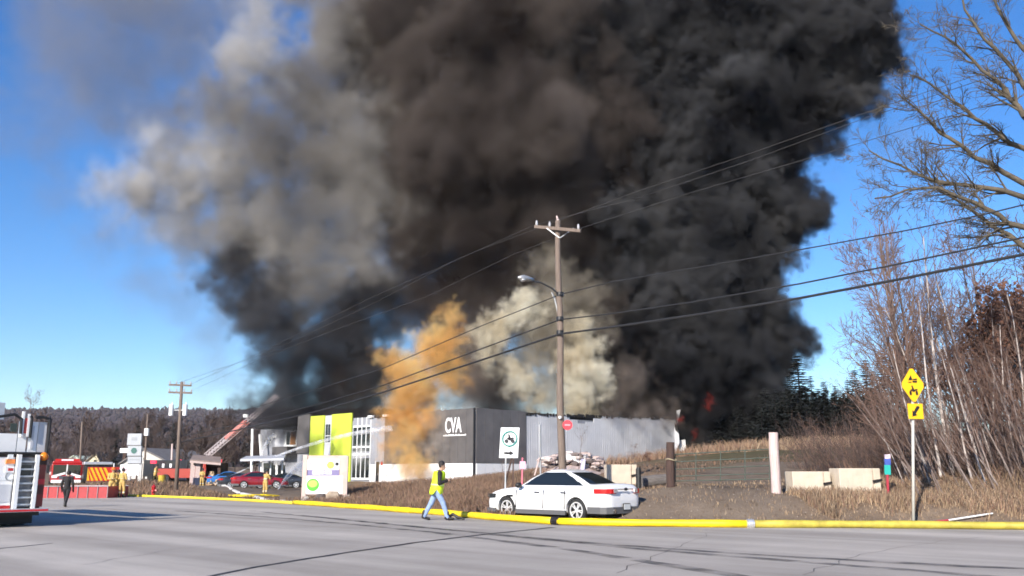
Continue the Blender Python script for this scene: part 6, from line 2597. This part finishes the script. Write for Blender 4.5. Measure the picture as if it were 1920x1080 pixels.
# ------------------------------------------------------------------ dry grass and weeds
def blades(name, x, y, h, wd, ms, label, seed, cat='grass'):
    rg = np.random.default_rng(seed)
    n = len(x)
    z = ground_np(x, y)
    a = rg.uniform(0, 2 * np.pi, n)
    hh = h * rg.uniform(.45, 1.25, n)
    ln = rg.normal(0, .33, (n, 2)) * hh[:, None]
    wx, wy = np.cos(a) * wd, np.sin(a) * wd
    b0 = np.stack([x - wx, y - wy, z - .03], 1)
    b1 = np.stack([x + wx, y + wy, z - .03], 1)
    m0 = np.stack([x + wx * .7 + ln[:, 0] * .4, y + wy * .7 + ln[:, 1] * .4, z + hh * .6], 1)
    m1 = np.stack([x - wx * .7 + ln[:, 0] * .4, y - wy * .7 + ln[:, 1] * .4, z + hh * .6], 1)
    t0 = np.stack([x + ln[:, 0] + wx * .15, y + ln[:, 1] + wy * .15, z + hh], 1)
    t1 = np.stack([x + ln[:, 0] - wx * .15, y + ln[:, 1] - wy * .15, z + hh], 1)
    V = np.stack([b0, b1, m0, m1, t0, t1], 1).reshape(-1, 3)
    k = np.arange(n)[:, None] * 6
    F = np.concatenate([k + np.array([[0, 1, 2, 3]]), k + np.array([[3, 2, 4, 5]])])
    mi = np.tile(rg.integers(0, len(ms), n), 2)
    return tag(mesh_np(name, V, F, ms, mi=mi), label, cat, kind='stuff')


def scatter(n, x0, x1, y0, y1, seed, off=1.0, avoid=True, clump=.5):
    rg = np.random.default_rng(seed)
    x, y = rg.uniform(x0, x1, n * 3), rg.uniform(y0, y1, n * 3)
    k = y > y_edge(x) + off + .4 * np.sin(x * 3.1) + .3 * np.sin(x * 7.7)
    if avoid:
        k &= ~inside(GRAVEL, x, y) & ~inside(LOT, x, y)
    den = .5 + .5 * np.sin(x * .9 + 2 * np.sin(y * .7)) * np.sin(y * 1.1 + x * .35)
    k &= rg.random(n * 3) < (1 - clump) + clump * den
    return x[k][:n], y[k][:n]


GM = [DRY, DRYR, mat('dark_dead_stalks', (.11, .075, .055), .95, .3, .5), mat('straw_stalks', (.34, .25, .16), .95, .25, .5)]
x, y = scatter(52000, -16, 3.0, 30, 52, 1, .9)
blades('dry_grass', x, y, .34, .013, [GM[1], GM[1], GM[2], GM[0]], 'reddish brown dead weeds on the bank before the building', 1)
x, y = scatter(38000, 8.0, 21, 22.5, 33, 2, 2.0)
blades('dry_grass', x, y, .27, .011, [GM[1], GM[0], GM[2], GM[3]], 'rusty dead grass around the concrete blocks and the yellow sign', 2)
x, y = scatter(9000, 8.8, 21, 22, 30, 12, .9)
blades('dry_grass', x, y, .07, .012, [GM[0], GM[2], GM[3]], 'short trampled straw along the right road shoulder', 12)
x, y = scatter(26000, 16, 40, 28, 44, 3, 2.0)
blades('dry_grass', x, y, .6, .014, [GM[1], GM[2], GM[2], GM[0]], 'tall dead weeds under the thicket', 3)
x, y = scatter(9000, 5, 52, 34, 66, 4, 2.0)
blades('dry_grass', x, y, .18, .02, [GM[2], GM[2], GM[1]], 'thin dead grass on the field behind the gate', 4)
x, y = scatter(2600, 2, 12, 25, 36, 15, 1.2, False, .9)
blades('dry_grass', x, y, .10, .012, [GM[0], GM[2], GM[3]], 'sparse pale grass growing through the gravel drive', 15)
x, y = scatter(5000, 22, 52, 84, 96, 5, 2.0)
blades('dry_reeds', x, y, 1.0, .035, [GM[0], GM[3], GM[1]], 'tan reeds along the far edge of the field', 5, 'reeds')
x, y = scatter(15000, -48, -16, 50, 84, 6, 1.0)
blades('dry_grass', x, y, .35, .025, [GM[0], GM[1], GM[2]], 'dead grass on the bank left of the parking lot', 6)
x, y = scatter(7000, 9, 26, 88, 118, 7, 1.0)
blades('dry_reeds', x, y, 1.3, .035, [GM[0], GM[1]], 'tan weeds against the pale siding', 7, 'reeds')
# tangled brush: bent stems under the trees
rgb = np.random.default_rng(9)
S = []
for k in range(7500):
    xx, yy = rgb.uniform(14.2, 42), rgb.uniform(29.5, 47)
    if yy < 28.5 + (18 - xx) * 1.2:
        continue
    z0 = gz(xx, yy) if k % 8 == 0 else z0_ if k else 0
    z0_ = z0
    p = np.array([xx, yy, 0.0])
    d = np.array([-rgb.uniform(.0, .8), rgb.normal(0, .25), 1.0])
    d /= np.linalg.norm(d)
    L = rgb.uniform(.8, 2.6)
    r = rgb.uniform(.006, .016)
    n = 4
    for i in range(n):
        d = d + rgb.normal(0, .14, 3)
        d /= np.linalg.norm(d)
        q = p + d * L / n
        S.append(np.concatenate([p, q, [r * (1 - i / n * .7), r * (1 - (i + 1) / n * .7)]]))
        if i > 0:
            for t in range(2):
                dd = d + rgb.normal(0, .55, 3)
                dd /= np.linalg.norm(dd)
                S.append(np.concatenate([q, q + dd * L * .22, [r * .45, r * .2]]))
        p = q
S = np.array(S)
zz = ground_np(S[:, 0], S[:, 1])
S[:, 2] += zz
S[:, 5] += zz
V, F = seg_mesh(S, 3)
tag(mesh_np('brush', V, F, [TWIG, BARKD, BARKD], mi=np.random.default_rng(1).integers(0, 3, len(S)).repeat(3)), 'tangled purplish brush under the thicket trees', 'brush', kind='stuff')
# scattered stones on the shoulder and the drive
rg = np.random.default_rng(14)
Vs, Fs, o_ = [], [], 0
for k in range(420):
    xx = rg.uniform(0, 20)
    yy = y_edge(xx) + rg.uniform(.6, 6)
    if rg.random() > .35 and not inside(GRAVEL, np.array([xx]), np.array([yy]))[0]:
        continue
    s = rg.uniform(.008, .03)
    c = np.array([xx, yy, 0])
    V = rg.normal(0, 1, (6, 3))
    V = np.array([[1, 0, 0], [-1, 0, 0], [0, 1, 0], [0, -1, 0], [0, 0, .7], [0, 0, -.7]]) * s * rg.uniform(.7, 1.3, (6, 1)) + c
    Vs.append(V)
    Fs.append(np.array([[0, 2, 4], [2, 1, 4], [1, 3, 4], [3, 0, 4], [2, 0, 5], [1, 2, 5], [3, 1, 5], [0, 3, 5]]) + o_)
    o_ += 6
V = np.concatenate(Vs)
V[:, 2] += ground_np(V[:, 0], V[:, 1]) + .01
tag(mesh_np('gravel', V, np.concatenate(Fs), mat('gravel_stone', (.3, .25, .21), .9, .3, 3)), 'loose pale stones on the road shoulder and drive', 'gravel', kind='stuff')
# ------------------------------------------------------------------ smoke, steam, water and flames


def vol_mat(name, col, col2=None, scale=.07, aniso=0.0):
    """smoke; colour noise stands in for lit lumps and dark creases, besides uneven soot"""
    m = bpy.data.materials.new(name)
    m.use_nodes = True
    t = m.node_tree
    t.nodes.clear()
    o = t.nodes.new('ShaderNodeOutputMaterial')
    v = t.nodes.new('ShaderNodeVolumePrincipled')
    v.inputs['Color'].default_value = tuple(col) + (1,)
    v.inputs['Density'].default_value = 1
    v.inputs['Anisotropy'].default_value = aniso
    if col2:  # two-tone noise imitates lit billows and shaded creases, along with varying soot
        tc = t.nodes.new('ShaderNodeTexCoord')
        n = t.nodes.new('ShaderNodeTexNoise')
        n.inputs['Scale'].default_value, n.inputs['Detail'].default_value, n.inputs['Distortion'].default_value = scale, 2, .6
        r = t.nodes.new('ShaderNodeValToRGB')
        r.color_ramp.elements[0].position, r.color_ramp.elements[1].position = .36, .64
        r.color_ramp.elements[0].color, r.color_ramp.elements[1].color = tuple(col) + (1,), tuple(col2) + (1,)
        t.links.new(tc.outputs['Object'], n.inputs['Vector'])
        t.links.new(n.outputs[0], r.inputs[0])
        t.links.new(r.outputs[0], v.inputs['Color'])
    t.links.new(v.outputs[0], o.inputs['Volume'])
    return m


def spectral(n, vs, rg, lmax, beta):
    f = np.fft.rfftn(rg.standard_normal(n).astype(np.float32))
    kx, ky, kz = np.fft.fftfreq(n[0])[:, None, None], np.fft.fftfreq(n[1])[None, :, None], np.fft.rfftfreq(n[2])[None, None, :]
    k = np.sqrt(kx ** 2 + ky ** 2 + kz ** 2) / vs
    k[0, 0, 0] = 1
    f *= np.where(k > 1 / lmax, k, 1 / lmax) ** (-beta / 2)
    f[0, 0, 0] = 0
    g = np.fft.irfftn(f, n)
    return (g / g.std()).astype(np.float32)


def plume(name, label, blobs, Y0, vs, dens, edge, col, amp, lmax=9.0, beta=3.3, core=None, seed=1, kids=26, ysq=1.0, aniso=0.0, zmin=.5, pw=1.0, veil='veil', gk=0, col2=None, cs=.07):
    """blobs: (u, v, radius in photo pixels[, dY]) billows placed round distance Y0"""
    rg = np.random.default_rng(seed)
    B = []
    for b in blobs:
        u, v, r = b[:3]
        Y = Y0 + (b[3] if len(b) > 3 else rg.uniform(-.25, .25) * r * Y0 / FPX)
        c = np.array(P(u, v, Y))
        R = r * Y / FPX
        B.append((c, R))
    K = []
    for c, R in B:
        for k in range(kids):
            d = rg.normal(0, 1, 3)
            d /= np.linalg.norm(d)
            q = R * rg.uniform(.22, .46)
            K.append((c + d * (R - q * rg.uniform(.1, .6)), q))
            for j in range(gk):
                d2 = rg.normal(0, 1, 3) + d * .7
                d2 /= np.linalg.norm(d2)
                q2 = q * rg.uniform(.28, .5)
                K.append((K[-1 - j][0] + d2 * (q - q2 * .3), q2))
    allb = B + K
    lo = np.min([c - r * 1.15 - amp * 2 for c, r in allb], 0)
    hi = np.max([c + r * 1.15 + amp * 2 for c, r in allb], 0)
    lo[2] = max(lo[2], zmin)
    hi[2] = min(hi[2], P(960, -230, Y0).z)
    n = tuple(int(q) + 1 for q in np.ceil((hi - lo) / vs))
    S = np.full(n, -20.0, np.float32)
    ax = [lo[i] + np.arange(n[i]) * vs for i in range(3)]
    for c, r in allb:
        pad = 3.5
        sl, ok = [], True
        for i in range(3):
            a, b = int(max(0, (c[i] - r - pad - lo[i]) / vs)), int(min(n[i], (c[i] + r + pad - lo[i]) / vs + 2))
            ok &= b > a
            sl.append(slice(a, b))
        if not ok:
            continue
        d = np.sqrt((ax[0][sl[0]][:, None, None] - c[0]) ** 2 + ((ax[1][sl[1]][None, :, None] - c[1]) / ysq) ** 2 + (ax[2][sl[2]][None, None, :] - c[2]) ** 2)
        np.maximum(S[tuple(sl)], r - d, out=S[tuple(sl)])
    N = spectral(n, vs, rg, lmax, beta)
    S += amp * N
    D = np.clip(S / edge, 0, 1) ** pw * dens
    for i in range(3):
        ix = [slice(None)] * 3
        for e in (0, -1):
            ix[i] = e
            if not (i == 2 and e == -1):
                D[tuple(ix)] = 0
    lo_t = tuple(float(q) for q in lo)
    v = grid_object(veil if core is not None else name, D, lo_t, vs, vol_mat(name + '_volume', col, col2, cs, aniso))
    if core is None:
        return tag(v, label, 'smoke', kind='stuff')
    Q = np.clip(.5 + (S - core) / 8, 0, 1)
    for i in range(3):
        ix = [slice(None)] * 3
        for e in (0, -1):
            ix[i] = e
            Q[tuple(ix)] = 0
    me = grid_object(name, Q, lo_t, vs, mat(name + '_dense_core', [x_ * .35 for x_ in col], 1.0, spec=0.0), surface=.5)
    me.polygons.foreach_set('use_smooth', [True] * len(me.polygons))
    o = bpy.data.objects.new(name, me)
    COL.objects.link(o)
    v.parent = o
    return tag(o, label, 'smoke', kind='stuff')


BK = [(1535, 50, 135), (1580, 115, 98), (1440, 170, 140), (1330, 90, 170), (1375, 290, 108), (1440, 395, 84), (1498, 384, 42), (1385, 465, 84), (1300, 400, 135), (1345, 560, 98), (1425, 612, 72), (1462, 632, 52), (1370, 690, 96), (1480, 420, 34),
      (1310, 660, 125), (1330, 775, 72), (1385, 765, 52), (1250, 560, 130), (1220, 290, 160), (1200, 450, 130), (1190, 650, 105), (1120, 180, 160), (1250, 20, 170), (1480, -60, 150), (1330, -110, 170), (1580, -60, 120), (1280, 765, 56), (1420, 320, 74), (1430, 250, 80),
      (1520, 190, 66), (1425, 720, 44), (1400, 800, 26), (1230, 740, 60), (1200, 770, 44), (1130, 760, 44)]
plume('black_smoke', 'towering black smoke over the right end of the building', BK, 126, .44, 1.4, 1.5, (.016, .016, .019), .95, core=4.4, seed=2, lmax=8, beta=3.2, col2=(.13, .13, .135), cs=.055, gk=6)
BR = [(1010, 260, 175), (860, 300, 165), (930, 420, 150), (800, 450, 115), (1030, 450, 135), (960, 560, 115), (860, 150, 165), (1010, 50, 175), (760, 90, 145), (830, 590, 95), (735, 610, 70), (890, 650, 85), (1060, 600, 105), (1100, 700, 85), (1160, 740, 75), (800, -80, 160), (1000, -120, 170), (930, 705, 85), (1060, 330, 145),
      (890, 700, 85), (880, 640, 90), (905, 760, 70), (1180, 690, 60), (800, 545, 75), (770, 520, 70), (860, 540, 70), (740, 560, 66), (700, 525, 62), (600, 690, 40), (595, 670, 46), (650, 680, 74), (610, 745, 52), (640, 610, 66), (700, 700, 76), (860, 770, 46), (960, 772, 50), (1060, 775, 46), (670, 760, 46), (750, 740, 60), (700, 690, 62), (720, 760, 50), (800, 755, 50), (900, 775, 40), (1000, 765, 50), (660, 560, 70)]
plume('brown_smoke', 'thick dark brown smoke in the middle of the plume', BR, 123, .6, .5, 4.2, (.045, .035, .031), 1.5, core=8.0, seed=3, lmax=14, beta=3.6, col2=(.19, .16, .142), cs=.045)
GR = [(640, 300, 140), (610, 190, 135), (540, 130, 95), (500, 260, 120), (430, 340, 110), (360, 370, 95), (300, 380, 66), (560, 400, 125), (460, 430, 105), (660, 440, 110), (640, 100, 130), (530, 480, 90), (620, 520, 85), (700, -40, 130), (600, -40, 110), (700, 380, 120), (390, 440, 76), (720, 250, 120), (480, 500, 70)]
plume('grey_smoke', 'mid grey smoke billowing out left of the brown smoke', GR, 121, .6, .32, 5.5, (.22, .205, .19), 2.0, seed=4, lmax=16, beta=3.5, pw=1.2, col2=(.52, .495, .46), cs=.045)
PL = [(480, 60, 62), (455, 130, 66), (420, 190, 72), (470, 240, 70), (380, 260, 74), (330, 310, 74), (270, 350, 64), (225, 350, 60), (190, 345, 44), (420, 300, 60), (510, 180, 60), (240, 390, 44), (320, 390, 56), (480, 410, 40), (510, 440, 30), (300, 260, 54)]
plume('pale_smoke', 'pale whitish smoke along the sunlit upper left edge of the plume', PL, 116, .5, .22, 5.5, (.46, .435, .40), 1.7, seed=14, lmax=14, beta=3.5, pw=1.3, col2=(.90, .875, .82), cs=.06)
DC = [(500, 766, 26, -21), (478, 758, 18, -21.5), (522, 752, 26, -20), (515, 780, 34, -12), (555, 790, 46), (560, 775, 56), (545, 735, 60), (535, 690, 62), (545, 645, 62), (515, 600, 66), (490, 560, 64), (450, 525, 54), (600, 800, 36), (640, 690, 52), (660, 610, 60), (690, 560, 60), (620, 740, 50), (690, 690, 52), (510, 775, 34), (430, 495, 50), (690, 760, 36), (640, 770, 38), (520, 540, 56)]
plume('dark_smoke_column', 'dark smoke column rising from the left wing of the building', DC, 120, .5, .65, 2.8, (.05, .05, .058), 1.1, seed=5, beta=3.4, col2=(.13, .13, .14), cs=.08)
TH_ = [(200, 110, 170), (120, 230, 110), (330, 50, 170), (120, 60, 140), (260, 230, 130), (440, -30, 160), (420, 620, 90), (400, 690, 70), (450, 720, 55), (360, 560, 80), (620, 560, 90), (540, 520, 90), (640, 640, 80), (200, -60, 170), (1600, 290, 50), (1560, 330, 35), (1660, 230, 40), (180, 330, 80), (210, 420, 60), (260, 470, 50)]
plume('thin_smoke', 'thin bluish smoke veil across the upper left sky', TH_, 128, .9, .06, 7.0, (.34, .34, .36), 2.6, seed=6, lmax=20, kids=10)
OR = [(762, 866, 34, -2.5), (748, 835, 34, -2), (775, 810, 34, -1.5), (757, 780, 38), (775, 745, 44), (790, 705, 50), (810, 665, 48), (830, 632, 36), (760, 695, 36), (738, 668, 26), (842, 598, 22), (800, 850, 26, -2), (830, 700, 42), (785, 872, 22, -3), (742, 862, 26, -2.5), (800, 785, 30, -1)]
plume('orange_smoke', 'bright orange smoke pouring from the front of the building', OR, 100.5, .25, .75, 2.0, (.92, .50, .15), .62, core=3.4, seed=7, lmax=5, kids=30, gk=3, beta=3.2, col2=(.99, .76, .36), cs=.2)
CR = [(1095, 735, 42), (1112, 702, 34), (1085, 692, 44), (1100, 655, 32), (1122, 722, 24), (1075, 762, 28), (1008, 752, 24), (988, 728, 28), (962, 702, 27), (940, 686, 24), (915, 672, 20), (907, 640, 27), (932, 620, 31), (952, 598, 32), (985, 580, 38), (1080, 622, 30), (1020, 765, 18)]
plume('cream_smoke', 'cream coloured smoke boiling up behind the tall utility pole', CR, 112, .28, .9, 1.3, (.82, .72, .53), .62, core=3.2, seed=8, lmax=4.5, kids=34, gk=4, beta=3.2, col2=(.98, .94, .80), cs=.2)
TG = [(1030, 640, 62), (1000, 665, 52), (1050, 560, 50), (1035, 515, 44), (1080, 600, 50), (1020, 715, 54), (1050, 690, 50), (1040, 750, 34), (990, 620, 46), (1100, 540, 36)]
plume('beige_smoke', 'dull beige smoke between and above the cream billows', TG, 114, .4, .4, 2.6, (.36, .32, .26), .9, seed=18, lmax=6, kids=24, gk=2, beta=3.3, col2=(.62, .56, .45), cs=.14)
TN = [(1160, 745, 36), (1180, 710, 36), (1230, 760, 30), (1260, 765, 24), (1150, 770, 24), (1200, 770, 26), (890, 730, 48), (930, 750, 38), (860, 750, 32), (960, 765, 26), (900, 690, 48), (880, 650, 40)]
plume('tan_smoke', 'thin tan smoke along the roof edge of the building', TN, 113, .45, .32, 2.6, (.36, .30, .26), .8, seed=9, lmax=5)
ST = [(815, 800, 32), (815, 835, 26), (835, 780, 28), (820, 858, 20), (850, 850, 20), (880, 872, 15, -1), (860, 770, 24)]
plume('steam', 'pale steam drifting over the charcoal front left of the lettering', ST, 98.2, .35, .34, 2.0, (.85, .78, .70), .55, seed=10, lmax=4, ysq=.5)
MI = [(676, 852, 15), (670, 866, 12), (684, 842, 10), (690, 862, 9)]
plume('water_spray', 'white water spray splashing on the glazed entrance', MI, 105.5, .2, .5, 1.0, (.98, .98, .98), .3, seed=12, lmax=2)
WS = [(392, 800, 5), (394, 790, 6), (391, 780, 4), (396, 770, 3)]
plume('chimney_smoke', 'small white wisp of chimney smoke against the far ridge', WS, 320, .5, .25, 1.5, (.97, .97, .97), .5, seed=13, lmax=4)

JET = bpy.data.materials.new('water_jet_spray')
JET.use_nodes = True
t = JET.node_tree
b = t.nodes['Principled BSDF']
b.inputs['Base Color'].default_value = (.85, .87, .9, 1)
b.inputs['Roughness'].default_value = .5
no = t.nodes.new('ShaderNodeTexNoise')
no.inputs['Scale'].default_value = 1.6
no.inputs['Detail'].default_value = 5
tc = t.nodes.new('ShaderNodeTexCoord')
mr = t.nodes.new('ShaderNodeMapRange')
mr.inputs['From Min'].default_value, mr.inputs['From Max'].default_value = .35, .7
mr.inputs['To Min'].default_value, mr.inputs['To Max'].default_value = .10, .42
t.links.new(tc.outputs['Object'], no.inputs['Vector'])
t.links.new(no.outputs[0], mr.inputs['Value'])
t.links.new(mr.outputs[0], b.inputs['Alpha'])


def jet(label, a, b, rise, r0, r1):
    A, B = P(*a), P(*b)
    pts = [A.lerp(B, i / 24) + Vector((0, 0, rise * 4 * (i / 24) * (1 - i / 24))) for i in range(25)]
    tag(MB().tube(pts, [r0 + (r1 - r0) * (i / 24) ** 1.3 for i in range(25)], 10).build('water_jet', JET, None, 0, True), label, 'water jet', 'fire hose jets')


jet('long water jet arching over the parking lot to the orange smoke', (402, 908, 92), (735, 803, 99), 1.0, .05, .34)
jet('short water jet aimed from the lot at the billboard corner', (522, 917, 66), (570, 874, 80), .4, .05, .55)
jet('steep water jet beside the white columns of the left wing', (486, 862, 100), (512, 818, 106), .5, .05, .4)


def flame(u, v, r, Y, label, seed):
    """a small soft tongue of fire: glowing gas, brightest where it is densest"""
    o = plume('flame', label, [(u, v, r), (u + r * .3, v - r * .9, r * .7), (u - r * .4, v + r * .8, r * .6)], Y, .16, 1.0, 1.5, (.3, .05, .03), .3, lmax=2.0, seed=seed, kids=8)
    m = o.data.materials[0]
    t_ = m.node_tree
    vi = t_.nodes.new('ShaderNodeVolumeInfo')
    mu = t_.nodes.new('ShaderNodeMath')
    mu.operation = 'MULTIPLY'
    mu.inputs[1].default_value = .32
    pv = [n_ for n_ in t_.nodes if n_.type == 'PRINCIPLED_VOLUME'][0]
    pv.inputs['Emission Color'].default_value = (1, .045, .02, 1)
    t_.links.new(vi.outputs['Density'], mu.inputs[0])
    t_.links.new(mu.outputs[0], pv.inputs['Emission Strength'])
    tag(o, label, 'flame', 'flames in the smoke', 'stuff')


flame(1330, 754, 8, 117.5, 'largest red flame glowing in the black smoke', 61)
flame(1303, 813, 5.5, 117.8, 'low red flame just right of the torn end of the wall', 62)
flame(1273, 787, 5, 117.6, 'small red flame at the torn corner of the wall', 63)

# ------------------------------------------------------------------ haze that pales the far ridges
HZM = bpy.data.materials.new('pale_haze')
HZM.use_nodes = True
t = HZM.node_tree
t.nodes.clear()
o = t.nodes.new('ShaderNodeOutputMaterial')
v = t.nodes.new('ShaderNodeVolumePrincipled')
v.inputs['Color'].default_value = (.86, .9, 1.0, 1)
v.inputs['Density'].default_value = .00007
t.links.new(v.outputs[0], o.inputs['Volume'])
zlo = float(Z.min()) - 2
mb = MB()
mb.box((0, 1300, (zlo + 175) / 2), (7600, 5200, 175 - zlo))
tag(mb.build('haze', HZM), 'thin pale haze over the whole valley', kind='stuff')
print('ground z range', Z.min(), Z.max())
